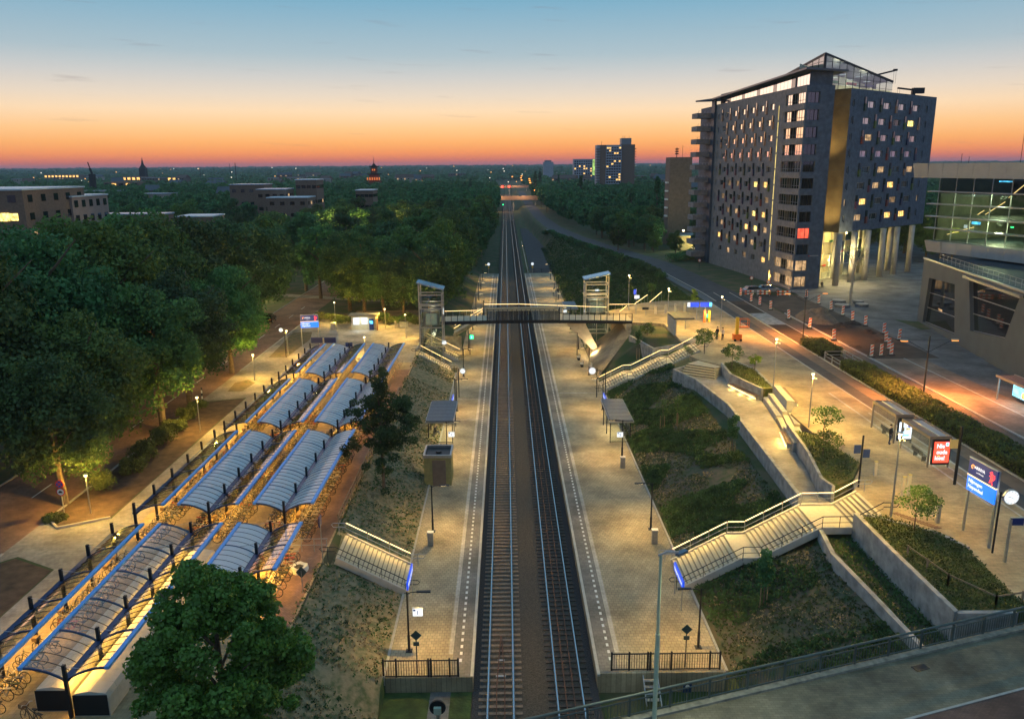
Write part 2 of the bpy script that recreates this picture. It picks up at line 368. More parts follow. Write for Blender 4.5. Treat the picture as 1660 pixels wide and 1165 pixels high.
xs_ = [-9000,-5000,-3000,-1500,-800,-400,-250,-160,-120,-90,-70,-56,-50,-44,-37,-32,-26,-20,-16,-14.5]+[-14+.5*i for i in range(13)]+[-7.45,-7.38,-2.3,0,2,5.3,7,8,9,10,11,12,12.75,12.85]+[13.25+.5*i for i in range(33)]+[30,32,36,41,45,50,56,64,80,100,130,180,250,400,800,1500,3000,5000,9000]
ys_ = [-300,-100,0,20,28]+[30+i for i in range(101)]+[135+5*i for i in range(22)]+[250+10*i for i in range(20)]+[450+i*50 for i in range(12)]+[1100,1300,1500,1800,2200,2800,3500,4500,6000,9000]
g = MB(); nx = len(xs_)
for y in ys_:
    for x in xs_: g.v.append((x, y, H(x, y)))
for j in range(len(ys_)-1):
    for i in range(nx-1): a = j*nx+i; g.f.append((a, a+1, a+nx+1, a+nx))
struct('ground', g, grass, smooth=True)
def sheet(name, poly, z, m, th=None):
    mb = MB()
    if th: mb.prism(poly, z-th, z)
    else: mb.face([(x, y, z) for x, y in poly])
    return struct(name, mb, m)
# bank surfaces, draped 3 cm above the ground sheet
def drape(name, x0, x1, y0, y1, m, step=.5, dz=.03, cut=None):
    mb = MB(); nxx = int((x1-x0)/step)+1; nyy = int((y1-y0)/1.)+1; idx = {}
    for j in range(nyy):
        for i in range(nxx):
            x = x0+(x1-x0)*i/(nxx-1); y = y0+(y1-y0)*j/(nyy-1); idx[i, j] = len(mb.v); mb.v.append((x, y, H(x, y)+dz))
    for j in range(nyy-1):
        for i in range(nxx-1):
            c = mb.v[idx[i, j]]
            if cut and cut(c[0]+.2, c[1]+.5): continue
            mb.f.append((idx[i,j], idx[i+1,j], idx[i+1,j+1], idx[i,j+1]))
    return struct(name, mb, m, smooth=True)
bankgrass = mat('bank_cover', (.27,.22,.13), .95, col2=(.09,.11,.045), mix_lo=.4, mix_hi=.65, scale=2.2, detail=12, bump=.6, bscale=5)
bankdark = mat('bank_soil_cover', (.13,.10,.07), .95, col2=(.05,.08,.028), mix_lo=.38, mix_hi=.66, scale=1.8, detail=12, bump=.7, bscale=5)
drape('embankment_slope', -13.2, -7.5, 28, 112, bankgrass)
drape('embankment_slope', 13.2, 21.4, 28, 110, bankdark)
# track bed
struct('ballast_bed', MB().box(-2.25, 5.25, -20, 900, -.9, -.2), ballast)
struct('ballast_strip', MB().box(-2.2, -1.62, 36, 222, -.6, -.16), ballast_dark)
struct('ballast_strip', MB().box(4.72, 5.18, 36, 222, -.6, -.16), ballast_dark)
struct('track_side_ground', MB().box(-7.4, -2.26, 20, 40.9, -.7, -.12), mat('verge_cover', (.05,.085,.02), .95, var=.5, scale=1.5, detail=8, bump=.8, bscale=6))
sheet('service_path', [(-4.7,28),(-3.5,28),(-3.5,40.9),(-4.7,40.9)], -.1, paverdark)
sheet('cleared_yard', [(7,224),(16,232),(20,305),(14,380),(9,400),(7,400)], .03, mat('cinder_ground', (.045,.046,.052), .9, var=.4, scale=.6, detail=8))
# platforms
struct('platform', MB().prism([(-7.38,41),(-2.2,41),(-2.2,222),(-7.38,222),(-7.38,126.5),(-13.4,126.5),(-13.4,115.2),(-7.38,115.2)], -.5, ZP), paver)
struct('platform', MB().prism([(5.2,41.2),(12.8,41.2),(12.8,94),(12.8,223),(5.2,223)], -.5, ZP), paver)
mb = MB(); mb.box(-3.78,-3.5,43.3,221,ZP-.1,ZP+.006); struct('tactile_line', mb, paverlight)
mb = MB(); mb.box(6.48,6.78,43.3,222,ZP-.1,ZP+.006); struct('tactile_line', mb, paverlight)
strip2 = mat('edge_pavers', (.25,.225,.19), .8, var=.15, scale=5, brick=(.3,.3,.012,.7))
struct('platform_edge_paving', MB().box(-3.5,-2.34,41.05,221.9,ZP-.1,ZP+.004).box(5.34,6.48,41.25,222.9,ZP-.1,ZP+.004), strip2)
for sx in (-3.0, 6.12):
    dm = MB()
    for i in range(240): dm.box(sx-.08, sx+.08, 42.5+i*.72, 42.5+i*.72+.32, ZP-.1, ZP+.006)
    struct('painted_dashes', dm, whitepaint)
for x0, x1 in ((-2.34,-2.16),(5.16,5.34)):
    pe = thing('platform_coping', 'pale concrete edge stones along the '+('left' if x0 < 0 else 'right')+' platform beside the rails', 'kerb', (0,0,0))
    me = None
    for i in range(74):
        o = MB().box(0, x1-x0, 0, .985, -.12, .012).build('edge_stone', concrete_light, pe) if me is None else bpy.data.objects.new('edge_stone', me)
        if me is None: me = o.data
        else: COL.objects.link(o); o.parent = pe
        o.location = (x0, 41.1+i, ZP)
    MB().box(x0, x1, 115.1, 221.8, ZP-.12, ZP+.012).build('edge_stone', concrete_light, pe)
mb = MB()
for x0, x1, y in ((-7.3,-3.5,90),(-7.3,-3.5,98.5),(6.8,12.7,101),(6.8,12.7,132)): mb.box(x0, x1, y-.1, y+.1, ZP-.1, ZP+.006)
struct('paving_band', mb, paverlight)
# rear kerbs of the platforms
tag(MB().box(-7.52,-7.38,41,50.4,.3,ZP+.1).box(-7.52,-7.38,54.9,112,.3,ZP+.1).build('kerb', kerbm), 'low pale kerb along the bank side of the left platform', 'kerb')
tag(MB().box(12.8,12.95,41.2,50.5,.3,ZP+.12).box(12.8,12.95,54.9,101,.3,ZP+.12).build('kerb', kerbm), 'low pale kerb along the bank side of the right platform', 'kerb')

# ------------------------------------------------------------------ tracks
def track(cx, label, sm, guard):
    t = thing('railway_track', label, 'railway track', (cx, 0, 0))
    for s in (-1, 1):
        r = MB(); y = -20
        r.box(s*.75-.035, s*.75+.035, -20, 900, -.03, 0).box(s*.75-.012, s*.75+.012, -20, 900, -.14, -.03).box(s*.75-.07, s*.75+.07, -20, 900, -.165, -.14)
        ro = r.build('rail', steelrail, t)
        f = MB(); f.box(s*.75-.055, s*.75+.055, -20, 900, -.12, -.035).build('rail_flank', rustrail, ro)
    if guard:
        for s in (-1, 1): MB().box(s*.24-.035, s*.24+.035, -20, 170, -.15, -.02).build('guard_rail', rustrail, t)
    else:
        for s in (-1, 1): MB().beam((s*.24,-20,-.09), (s*.24,41.5,-.09), .07, .12).beam((s*.24,41.5,-.09), (s*.03,46.5,-.09), .07, .12).build('guard_rail', rustrail if s else rustrail, t)
        MB().box(-.3,.3,42.2,42.35,-.15,-.04).box(-.2,.2,43.8,43.95,-.15,-.04).build('tie_plate', galv, t)
    me = None
    for i in range(150):
        if me is None: o = MB().box(-1.27,1.27,-.12,.12,-.24,-.13).build('sleeper', sm, t); me = o.data
        else: o = bpy.data.objects.new('sleeper', me); COL.objects.link(o); o.parent = t
        o.location = (random.uniform(-.02,.02), 36+i*.6, random.uniform(-.01,.005)); o.rotation_euler = (0,0,random.uniform(-.008,.008))
    q = MB()
    for i in range(560): q.box(-1.27,1.27,126+i*.6-.12,126+i*.6+.12,-.24,-.14)
    for i in range(26): q.box(-1.27,1.27,35.4-i*.6-.12,35.4-i*.6+.12,-.24,-.14)
    q.build('sleeper', sm, t, kind='stuff')
track(-.55, 'left railway track with pale worn sleepers and bright rails', sleeperm, False)
track(3.5, 'right railway track with two rusty guard rails between its rails', sleeperdark, True)
o = MB().box(6.35,6.42,150,330,-.15,0).build('spare_rail', steelrail); tag(o, 'third lone rail lying beside the right track beyond the platforms', 'rail')

# ------------------------------------------------------------------ square, roads on the right
PL = [(28.6,30),(29.,38),(28.5,39.8),(29.,45.7),(28.3,47.6),(25.85,50.4),(25.85,55.0),(26.6,56.9),(28.7,60.3),(27.7,67.5),(27.75,74.),(29.3,77),(28.9,82),(29.2,90),(28,94.6),(26,93.5),(23.95,96.5),(23.4,98.5),(25.5,100.9),(25.5,105.6),(24.2,107),(24.2,119.6),(19.6,121.2),(19.6,126.),(17,126.6),(17,131.5),(20,134),(24,139),(28,141),(36.1,141),(36.1,30)]
struct('station_square', MB().prism(PL, 4.0, ZR), paverplaza)
struct('tactile_line', MB().box(34.2,34.42,52,81,ZR-.1,ZR+.006).box(35.3,35.46,40,74,ZR-.1,ZR+.006), paverlight)
# busy road parallel to the line
def strip(name, x0, x1, y0, y1, z, m): return struct(name, MB().quad((x0,y0,z),(x1,y0,z),(x1,y1,z),(x0,y1,z)), m)
strip('bus_lane', 36.3, 38.0, 20, 150, ZR-.1+.1-.12+.004, asphalt); strip('bus_lane_side', 38.0, 39.7, 20, 150, ZR-.116, mat('worn_asphalt', (.19,.135,.095), .85, var=.25, scale=1, detail=8))
struct('kerb', MB().box(36.1,36.3,20,141,5.9,ZR+.02), kerbm)
struct('median_ground', MB().box(39.7,42.6,20,150,5.9,ZR-.06), soil)
struct('kerb', MB().box(39.58,39.7,20,150,5.9,ZR+.02), kerbm); struct('kerb', MB().box(42.6,42.72,20,150,5.9,ZR+.02), kerbm)
strip('street', 42.72, 45.6, 20, 150, ZR-.116, mat('worn_asphalt_far', (.15,.105,.075), .85, var=.25, scale=1, detail=8))
struct('kerb', MB().box(45.6,45.85,20,128,5.9,ZR+.02), kerbm)
strip('pavement', 45.85, 52., 20, 96, ZR+.0, mat('pink_pavers', (.27,.185,.13), .8, var=.15, scale=3, brick=(.6,.3,.015,.72)))
strip('cycle_path', 52., 54.6, 20, 146, ZR+.0, paverdark); strip('paving_square', 54.6, 150, 20, 260, ZR+.004, paverdark)
struct('kerb', MB().box(49.6,49.75,20,96,6.2,ZR+.03), kerbm)
strip('bare_site_ground', 45.6, 54.2, 96, 146, ZR+.008, mat('site_sand', (.07,.05,.037), .9, var=.45, scale=.5, detail=9, bump=.5, bscale=4))
# road works: an excavated pit with a rim and a dark bed, and two open strips in the median
pit = MB()
rim = [(45.9,97.5),(48.3,97.3),(51.6,103.5),(52.6,110),(52.2,117.4),(49,119),(45.9,116.4)]
inn = [(46.2,98.4),(48.,98.4),(50.8,104.3),(51.8,110),(51.3,116.4),(49,117.8),(46.3,115.8)]
for k in range(7):
    a, b, c, d = rim[k], rim[(k+1)%7], inn[(k+1)%7], inn[k]; pit.quad((*a,ZR+.012),(*b,ZR+.012),(*c,ZR+.011),(*d,ZR+.011))
struct('pit_edge', pit, mat('fresh_soil', (.05,.03,.02), .95, var=.5, scale=1.2, detail=9, bump=.7, bscale=6))
sheet('pit_bed', inn, ZR+.012, mat('wet_soil', (.03,.018,.012), .9, var=.4, scale=1, detail=9, bump=.8, bscale=6))
sheet('open_median_bed', [(39.9,105.3),(42.5,103.8),(42.5,118),(39.9,118)], ZR+.03, mat('wet_soil', (.05,.03,.02)))
sheet('open_median_bed', [(39.9,128),(42.3,128),(42.3,136),(39.9,136)], ZR+.03, MAT['wet_soil'])
sheet('median_paving', [(39.75,118.2),(42.55,118.2),(42.55,127.8),(39.75,127.8)], ZR+.025, concrete)
struct('spoil_heap', MB(), soil)
h = MB(); n = 26
for j in range(n):
    for i in range(n):
        x = 45.8+i*.24; y = 117.5+j*.4; dx = (x-48.8)/2.9; dy = (y-122.5)/5; e = max(0, 1-dx*dx-dy*dy)
        h.v.append((x, y, ZR-.03+1.7*e*(.8+.5*mnoise.noise(Vector((x*.9, y*.9, 1))))))
for j in range(n-1):
    for i in range(n-1): a = j*n+i; h.f.append((a,a+1,a+n+1,a+n))
bpy.data.objects.remove(bpy.data.objects['spoil_heap'])
struct('spoil_heap', h, mat('heap_sand', (.2,.135,.09), .95, var=.35, scale=2, detail=9, bump=.6, bscale=6), smooth=True)
for k, (hx, hy, hr, hh) in enumerate(((50.6,116.8,1.5,.5),(48.4,114.5,1.1,.35),(52.3,112,1.2,.5),(51.2,106,1.0,.4),(46.6,103,1.,.3),(52.9,118.5,1.3,.45),(49.6,120.5,1.2,.4))):
    h = MB(); n = 12
    for j in range(n):
        for i in range(n):
            x = -hr+2*hr*i/(n-1); y = -hr*1.3+2.6*hr*j/(n-1); e = max(0, 1-(x*x+y*y/1.69)/hr/hr); h.v.append((hx+x, hy+y, ZR-.04+hh*e*(.7+.7*mnoise.noise(Vector(((hx+x)*1.7, (hy+y)*1.7, 2))))))
    for j in range(n-1):
        for i in range(n-1): a = j*n+i; h.f.append((a,a+1,a+n+1,a+n))
    struct('earth_heap', h, MAT['wet_soil'] if k % 2 else MAT['fresh_soil'])
# road bending away along the line
def ribbon(name, tab, off0, off1, m, z0, y0, y1, dz):
    mb = MB(); ys = [y0+(y1-y0)*i/60 for i in range(61)]; P = [(interp(tab, y)[0], y) for y in ys]
    for k in range(61):
        a = P[max(0,k-1)]; b = P[min(60,k+1)]; d = Vector((b[0]-a[0], b[1]-a[1])).normalized(); n = Vector((d.y,-d.x))
        for o in (off0, off1):
            x = P[k][0]+n.x*o; y = P[k][1]+n.y*o; mb.v.append((x, y, zr(P[k][1])+dz))
    for k in range(60): i = 2*k; mb.f.append((i,i+1,i+3,i+2))
    return struct(name, mb, m)
def zr(y): return interp([(140,ZR-.06),(180,ZR-.14),(250,5.2),(300,4.9),(400,4.25),(600,3.55),(9000,3.55)], y)[0]+.06
ribbon('road', RD, -3.2, 3.2, asphalt_blue, 0, 140, 900, .0)
ribbon('cycle_path', RD, -5.2, -3.7, mat('pale_path', (.13,.14,.15), .85, var=.15, scale=.8), 0, 140, 330, .02)
ribbon('kerb', RD, -3.5, -3.2, kerbm, 0, 140, 235, .05)

# ------------------------------------------------------------------ left level
strip('bike_park_paving', -28.6, -13.0, 30, 150, ZL+.004, paverpark)
strip('brick_lane', -15.1, -13.15, 30, 104, ZL+.008, redbrick)
strip('footpath', -31.2, -28.6, 30, 128, ZL+.006, paverlight if False else mat('path_slabs', (.31,.28,.24), .8, var=.15, scale=3, brick=(.3,.3,.012,.75)))
strip('left_street', -44., -36.2, 20, 320, ZL+.004, redbrick)
struct('kerb', MB().box(-36.2,-36.05,20,52,3.2,ZL+.09).box(-36.2,-36.05,57.5,89.5,3.2,ZL+.09).box(-36.2,-36.05,104,150,3.2,ZL+.09), kerbm)
struct('kerb', MB().box(-44.15,-44.,20,320,3.2,ZL+.1), kerbm)
sheet('planting_bed', [(-36,57.8),(-34.4,56.2),(-31.3,58),(-31.3,91),(-36,89.3)], ZL+.02, soil)
struct('kerb', MB().beam((-36.1,57.8,ZL),(-34.5,56.1,ZL),.18,.3).beam((-34.5,56.1,ZL),(-31.3,57.9,ZL),.18,.3), kerbm)
sheet('planting_bed', [(-36,30),(-31.3,30),(-31.3,49.5),(-34.8,51.3),(-36,50)], ZL+.02, soil)
sheet('crossing_paving', [(-36.2,50.2),(-34.8,51.6),(-31.2,49.7),(-31.2,57.8),(-34.4,55.9),(-36.2,57.5)], ZL+.01, mat('slab_paving', (.34,.3,.25), .8, var=.15, scale=3, brick=(.3,.3,.012,.78)))
sheet('crossing_paving', [(-36.2,89.6),(-31.2,91.3),(-31.2,128),(-36.2,128)], ZL+.01, MAT['slab_paving'])
sheet('grass_island', [(-34.4,94),(-32.6,94),(-32.2,98),(-33.6,99.5),(-34.8,98)], ZL+.03, drygrass)
sheet('grass_island', [(-34.5,112),(-31.9,112),(-31.4,124),(-32.5,130),(-35.6,130)], ZL+.03, drygrass)
sheet('station_forecourt', [(-36,128.2),(-28.7,128.2),(-28.7,108.2),(-13.45,108.2),(-13.45,136),(-22,140),(-36,146)], ZL+.014, MAT['slab_paving'])
dl = MB()
for k in range(11): dl.quad((-39.9,62+k*9,ZL+.012),(-39.78,62+k*9,ZL+.012),(-39.78,65+k*9,ZL+.012),(-39.9,65+k*9,ZL+.012))
struct('painted_line', dl, whitepaint)
struct('woodland_path', MB().quad((-60,172,ZL+.02),(-20,158,ZL+.02),(-20,161,ZL+.02),(-60,176,ZL+.02)), MAT['slab_paving'])
struct('woodland_path', MB().quad((-38.,200,ZL+.02),(-30,200,ZL+.02),(-36,265,ZL+.02),(-44,265,ZL+.02)), mat('pale_gravel', (.35,.25,.18), .9, var=.2))
# retaining walls and stairwell of the left lift pit
tag(MB().box(-13.65,-13.4,115.2,126.5,-.4,ZL+.25).box(-13.4,-7.4,126.5,126.75,-.4,3.2).build('retaining_wall', concrete), 'concrete retaining wall round the pit of the left lift', 'wall')

# ------------------------------------------------------------------ stairs
def stairs(name, label, x0, y0, y1, flights, sgn=1, n_rail=True, led_far=True, ledy=None, darkrail=True):
    """flights: list of (count, tread, landing length); climbs along sgn*x from x0 at platform level"""
    t = thing(name, label, 'staircase', (x0, y0, ZP)); rise = flights[0][3]; wd = y1-y0
    x = 0; z = 0; prof = [(0, 0)]; me = {}
    for cnt, tr, land, rs in flights:
        for k in range(cnt):
            z += rs
            last = (k == cnt-1)
            ln = tr+(land if last else 0)
            key = (round(ln,3), rs)
            if key not in me:
                a, b = (0, ln+.03) if sgn > 0 else (-ln-.03, 0)
                o = MB().box(a, b, .12, wd-.12, -.35, 0).build('step', stepm, t); me[key] = o.data
            else: o = bpy.data.objects.new('step', me[key]); COL.objects.link(o); o.parent = t
            o.location = (sgn*x, 0, z)
            if 'nose' not in me: q_ = MB().box(min(0,sgn*.05)-.006,max(0,sgn*.05)+.006,.14,wd-.14,-.05,.004).build('nosing', mat('step_nosing', (.17,.15,.11), .8, var=.15, scale=6), o); me['nose'] = q_.data
            else: q_ = bpy.data.objects.new('nosing', me['nose']); COL.objects.link(q_); q_.parent = o
            x += ln
            if k == 0: prof.append((x-ln, z-rs+.05))
            if last: prof.append((x-land if land else x, z+.02)); 
            if last and land: prof.append((x, z+.02))
    # stringers
    for yy in (0, wd):
        s = MB()
        for (a, za), (b, zb) in zip(prof, prof[1:]):
            if b-a < .02: continue
            s.beam((sgn*a, yy, za-.12), (sgn*b, yy, zb-.12), .16, .5)
        s.build('stringer', concrete_light, t)
    def rail(yy, lit):
        p = MB(); q = MB(); pts = [(a, z) for a, z in prof]
        for (a, za), (b, zb) in zip(pts, pts[1:]):
            if b-a < .05: continue
            n = max(1, round((b-a)/1.45))
            q.tube([(sgn*a, yy, za+.5), (sgn*b, yy, zb+.5)], .018, 6)
            for k in range(n):
                f0 = k/n; f1 = (k+1)/n
                A = Vector((sgn*(a+(b-a)*f0), yy, za+(zb-za)*f0+.95)); B = Vector((sgn*(a+(b-a)*f1), yy, za+(zb-za)*f1+.95))
                if lit:
                    d = (B-A)*.03; MB().beam(A+d, B-d, .05, .045).build('light_strip', led, ro[yy])
                q.tube([A-Vector((0,0,.0)), Vector((A.x, yy, A.z-1.05))], .02, 6)
            if not lit: q.tube([(sgn*a, yy, za+.95), (sgn*b, yy, zb+.95)], .03, 6)
            else: q.tube([(sgn*a, yy, za+.9), (sgn*b, yy, zb+.9)], .02, 6)
        # hooped ends
        for (a, z), e in ((pts[0], -1), (pts[-1], 1)):
            X = sgn*(a); D = sgn*e
            q.tube([(X, yy, z+.92), (X+D*.9, yy, z+.92), (X+D*1.05, yy, z+.8), (X+D*.9, yy, z+.6), (X, yy, z+.6)], .028, 6)
            q.tube([(X+D*.5, yy, z-.05), (X+D*.5, yy, z+.9)], .025, 6)
        return q
    hd_ = []
    for (a, za), (b, zb) in zip(prof, prof[1:]):
        if b-a < 1.: continue
        l = bpy.data.lights.new('lamp_light', 'AREA'); l.shape = 'RECTANGLE'; l.size = math.dist((a,za),(b,zb)); l.size_y = .06; l.energy = 9.5*l.size; l.color = (1.,.66,.2)
        o = bpy.data.objects.new('lamp_light', l); COL.objects.link(o); o.parent = t; o.location = (sgn*(a+b)/2, wd-.02, (za+zb)/2+.9)
        dx = Vector((sgn*(b-a), 0, zb-za)).normalized(); nz_ = Vector((0, .62, .78)); nz_ = (nz_-dx*nz_.dot(dx)).normalized(); dy = nz_.cross(dx)
        o.rotation_euler = Matrix((dx, dy, nz_)).transposed().to_euler()
    ro = {}
    for yy, lit in ((wd+.05 if led_far else -.05, True), (-.05 if led_far else wd+.05, False)):
        ro[yy] = MB().box(0,.01,yy,yy+.01,0,.01).build('handrail', galv, t)
        q = rail(yy, lit); me2 = bpy.data.meshes.new('handrail'); me2.from_pydata(q.v, [], q.f); me2.materials.append(galv if lit else darkmetal); ro[yy].data = me2
    return t
stairs('staircase', 'long pale stairs in three flights up from the right platform, nearest the road bridge', 12.35, 50.75, 54.75, [(13,.315,1.3,.172),(13,.315,2.4,.172),(6,.29,0,.1717)])
stairs('staircase', 'short pale single flight from the left platform up to the bicycle park', -7.35, 50.75, 54.5, [(16,.3,0,.1625)], sgn=-1)
stairs('staircase', 'pale stairs in three flights climbing to the square just before the footbridge on the right', 12.6, 101.2, 105.2, [(10,.33,1.1,.17),(12,.33,1.1,.17),(10,.33,0,.176)])
stairs('staircase', 'narrow lit flight from the left platform beside the glass lift', -8.2, 112.5, 114.7, [(16,.29,0,.1625)], sgn=-1)
stairs('staircase', 'flight under the footbridge behind the left lift', -7.5, 119.5, 123.2, [(16,.32,0,.1625)], sgn=-1)
for a, e in ((( -3.6,129.8,6.9),(-8.6,129.8,3.6)),):
    t = thing('staircase', 'lit stairs dropping left from the footbridge deck behind the left lift', 'staircase', (0,0,0))
    for k in range(18): MB().box(-3.8-k*.27-.29,-3.8-k*.27,126.7,129.3,6.3-k*.16-.3,6.3-k*.16).build('step', stepm, t)
    for yy in (126.6, 129.4):
        q = MB().beam((-3.8,yy,6.1),(-8.7,yy,3.3),.14,.5); q.build('stringer', concrete, t)
        h = MB().tube([(-3.8,yy,7.25),(-8.7,yy,4.4)],.03,6); 
        for k in range(5): h.tube([(-3.8-k*1.2,yy,6.3-k*.7),(-3.8-k*1.2,yy,7.25-k*.7)],.02,6)
        ho = h.build('handrail', galv, t); MB().beam((-3.9,yy,7.32),(-8.6,yy,4.52),.06,.05).build('light_strip', led, ho)

# ------------------------------------------------------------------ walls, terrace and beds on the right
def wallline(mb, pts, th, zb, zt):
    """pts (x,y[,top]) mitred wall"""
    for (a, b) in zip(pts, pts[1:]):
        za = a[2] if len(a) > 2 else zt; zc = b[2] if len(b) > 2 else zt
        d = Vector((b[0]-a[0], b[1]-a[1])).normalized(); n = Vector((d.y, -d.x))*th/2; e = d*th*.35
        A = [(a[0]-e.x+n.x, a[1]-e.y+n.y), (a[0]-e.x-n.x, a[1]-e.y-n.y)]; B = [(b[0]+e.x+n.x, b[1]+e.y+n.y), (b[0]+e.x-n.x, b[1]+e.y-n.y)]
        i = len(mb.v); mb.v += [(*A[0],zb),(*B[0],zb),(*B[1],zb),(*A[1],zb),(*A[0],za),(*B[0],zc),(*B[1],zc),(*A[1],za)]
        mb.f += [(i,i+3,i+2,i+1),(i+4,i+5,i+6,i+7),(i,i+1,i+5,i+4),(i+1,i+2,i+6,i+5),(i+2,i+3,i+7,i+6),(i+3,i,i+4,i+7)]
    return mb
def wall_thing(name, label, pts, th, zb, zt, m=concrete):
    t = thing(name, label, 'wall', (0,0,0))
    for a, b in zip(pts, pts[1:]):
        L_ = math.dist(a[:2], b[:2]); n = max(1, round(L_/4.5))
        for k in range(n):
            P0 = [a[j]+(b[j]-a[j])*(k/n) for j in range(len(a))]; P1 = [a[j]+(b[j]-a[j])*((k+1)/n) for j in range(len(a))]
            d = Vector((b[0]-a[0], b[1]-a[1])).normalized()*.012
            P0[0] += d.x; P0[1] += d.y; P1[0] -= d.x; P1[1] -= d.y
            if k == 0: P0[0] -= d.x*6*th; P0[1] -= d.y*6*th
            mb = MB(); A = Vector((P0[0], P0[1])); B = Vector((P1[0], P1[1])); nn = Vector((d.y, -d.x)).normalized()*th/2
            za = P0[2] if len(P0) > 2 else zt; zc = P1[2] if len(P1) > 2 else zt
            mb.v += [(*(A+nn),zb),(*(B+nn),zb),(*(B-nn),zb),(*(A-nn),zb),(*(A+nn),za),(*(B+nn),zc),(*(B-nn),zc),(*(A-nn),za)]
            mb.f += [(0,3,2,1),(4,5,6,7),(0,1,5,4),(1,2,6,5),(2,3,7,6),(3,0,4,7)]
            mb.build('wall_panel', m, t)
    return t
TZ = 5.27
terr = [(22.,55.0),(22.45,64.3),(23.15,78.9),(22.1,88.8),(20.5,93.4),(23.9,96.4),(26.,93.3),(25.7,88),(27.4,81.7),(26.6,75),(25.9,70.4),(25.,62.6),(23.9,56.6),(24.3,55.0)]
struct('terrace_floor', MB().prism(terr, 4., TZ), mat('terrace_pavers', (.36,.32,.27), .8, var=.12, scale=4, brick=(.4,.2,.012,.78)))
wall_thing('terrace_wall', 'long pale concrete parapet along the outer edge of the curved terrace walk', [(21.9,55.1),(22.35,64.3),(23.05,78.9),(22.,88.8),(20.35,93.5),(23.85,96.7)], .3, 3.4, 5.85, concrete)
def bed(label, poly, z, walls, wz):
    t = thing('planting_bed', label, 'planting bed', (0,0,0))
    MB().prism(poly, 4.2, z).build('bed_top', mat('bed_grass', (.07,.10,.02), .95, col2=(.17,.14,.05), mix_lo=.42, mix_hi=.62, scale=1.4, detail=10, bump=.7, bscale=6), t)
    for a, b in walls: wallline(MB(), [a, b], .25, 4.2, wz).build('edge_wall', concrete, t)
    return t
bed('raised grass bed at the top of the terrace under a small leafy tree', [(26.1,93.1),(27.9,94.4),(29.1,90),(28.7,82.3),(27.7,82.1),(25.9,88)], 6.5,
    [((26.1,93.2),(25.75,88)),((25.75,88),(27.4,81.9)),((27.95,94.5),(29.2,90)),((29.2,90),(28.8,82.1))], 6.65)
bed('raised grass bed beside the top flight, with a spreading bare shrub', [(24.4,55.6),(24.15,57),(25.3,62.5),(26.2,68.6),(27.6,67.4),(28.6,60.4),(26.6,57)], 6.42,
    [((24.35,55.3),(24.1,56.9)),((24.1,56.9),(25.2,62.6)),((25.2,62.6),(26.1,70))], 6.6)
# seat steps between the terrace and the square
t = thing('seating_steps', 'concrete seating steps with wooden benches beside the terrace walk', 'steps', (0,0,0))
MB().prism([(27.5,81.6),(26.75,75.2),(27.3,75.2),(28.,81.8)], 4.4, 5.72).build('seat_step', concrete_light, t)
MB().prism([(28.05,81.8),(27.35,75.2),(27.85,75.2),(28.6,81.8)], 4.4, 6.1).build('seat_step', concrete_light, t)
for k in range(3): MB().prism([(26.1+k*.55,71.4),(26.6+k*.55,71.2),(27.3+k*.55,74.9),(26.8+k*.55,75.)], 4.4, 5.6+k*.25).build('step', stepm, t)
MB().prism([(25.9,70.6),(25.2,66),(26.4,66),(27.3,70.3)], 4.4, 6.15).build('platform_block', concrete, t)
MB().prism([(28.65,82),(28.1,76.2),(28.8,76.),(29.3,81.8)], 4.4, 6.95).build('bench_block', concrete_light, t)
def slat_bench(label, a, b, w, z, lit_side):
    A = Vector((*a, z)); B = Vector((*b, z)); d = (B-A).normalized(); n = Vector((d.y, -d.x, 0))
    t = thing('bench', label, 'bench', tuple(A)); 
    def l(v): return v-A
    for k in range(5):
        o = n*(-w/2+w*(k+.5)/5); MB().beam(l(A+o), l(B+o), w/5*.78, .06).build('slat', mat('bench_wood', (.2,.12,.08), .7, var=.25, scale=5), t)
    MB().beam(l(A)-Vector((0,0,.25)), l(B)-Vector((0,0,.25)), w*.8, .4).build('base', concrete, t)
    MB().beam(l(A+n*lit_side*w*.45)-Vector((0,0,.09)), l(B+n*lit_side*w*.5)-Vector((0,0,.3)), .06, .08).build('light_strip', led, t)
    for k in range(3): c = l(A.lerp(B, (k+.5)/3)+n*lit_side*(w*.5+.15))-Vector((0,0,.33)); light('POINT', tuple(c), 26, (1,.66,.16), t, .08)
slat_bench('long brown slatted bench with a glowing edge below the upper grass bed', (25.45,87.), (27.1,82.), .7, 5.75, 1)
slat_bench('short brown slatted bench with a glowing edge halfway along the terrace walk', (25.75,70), (25.2,66.6), .8, 6.25 if False else 5.85, 1)
slat_bench('wooden bench on the square side of the concrete seating block', (29.5,81.5), (28.9,76.), .45, 6.8, -1)
# steps up at the end of the terrace
t = thing('staircase', 'few broad dark-edged steps at the far end of the terrace walk', 'staircase', (0,0,0))
for k in range(5):
    a = k*.42; MB().prism([(20.95+.55*a+k*.06,93.0+.9*a),(24.6+.2*a,90.6+.95*a),(26.,92.9),(23.9,96.1)], 4.5, TZ+.2*(k+1)).build('step', stepm, t)
    MB().beam((20.95+.55*a+k*.06,92.98+.9*a,TZ+.2*(k+1)-.03),(24.6+.2*a,90.58+.95*a,TZ+.2*(k+1)-.03),.06,.07).build('step_edge', darkmetal, t)
wall_thing('retaining_wall', 'tall pale concrete wall below the grass bed by the station sign', [(24.05,50.6,6.55),(24.,45.8,6.55),(24.1,38.05,6.55),(27.3,38.0,6.55)], .3, 3.8, 6.55)
wall_thing('retaining_wall', 'low bent pale wall running from the stairs to the road bridge', [(21.75,50.7,5.3),(21.2,47.2,5.3),(21.6,42,5.2),(21.95,36.2,5.1)], .3, 3.6, 5.3)
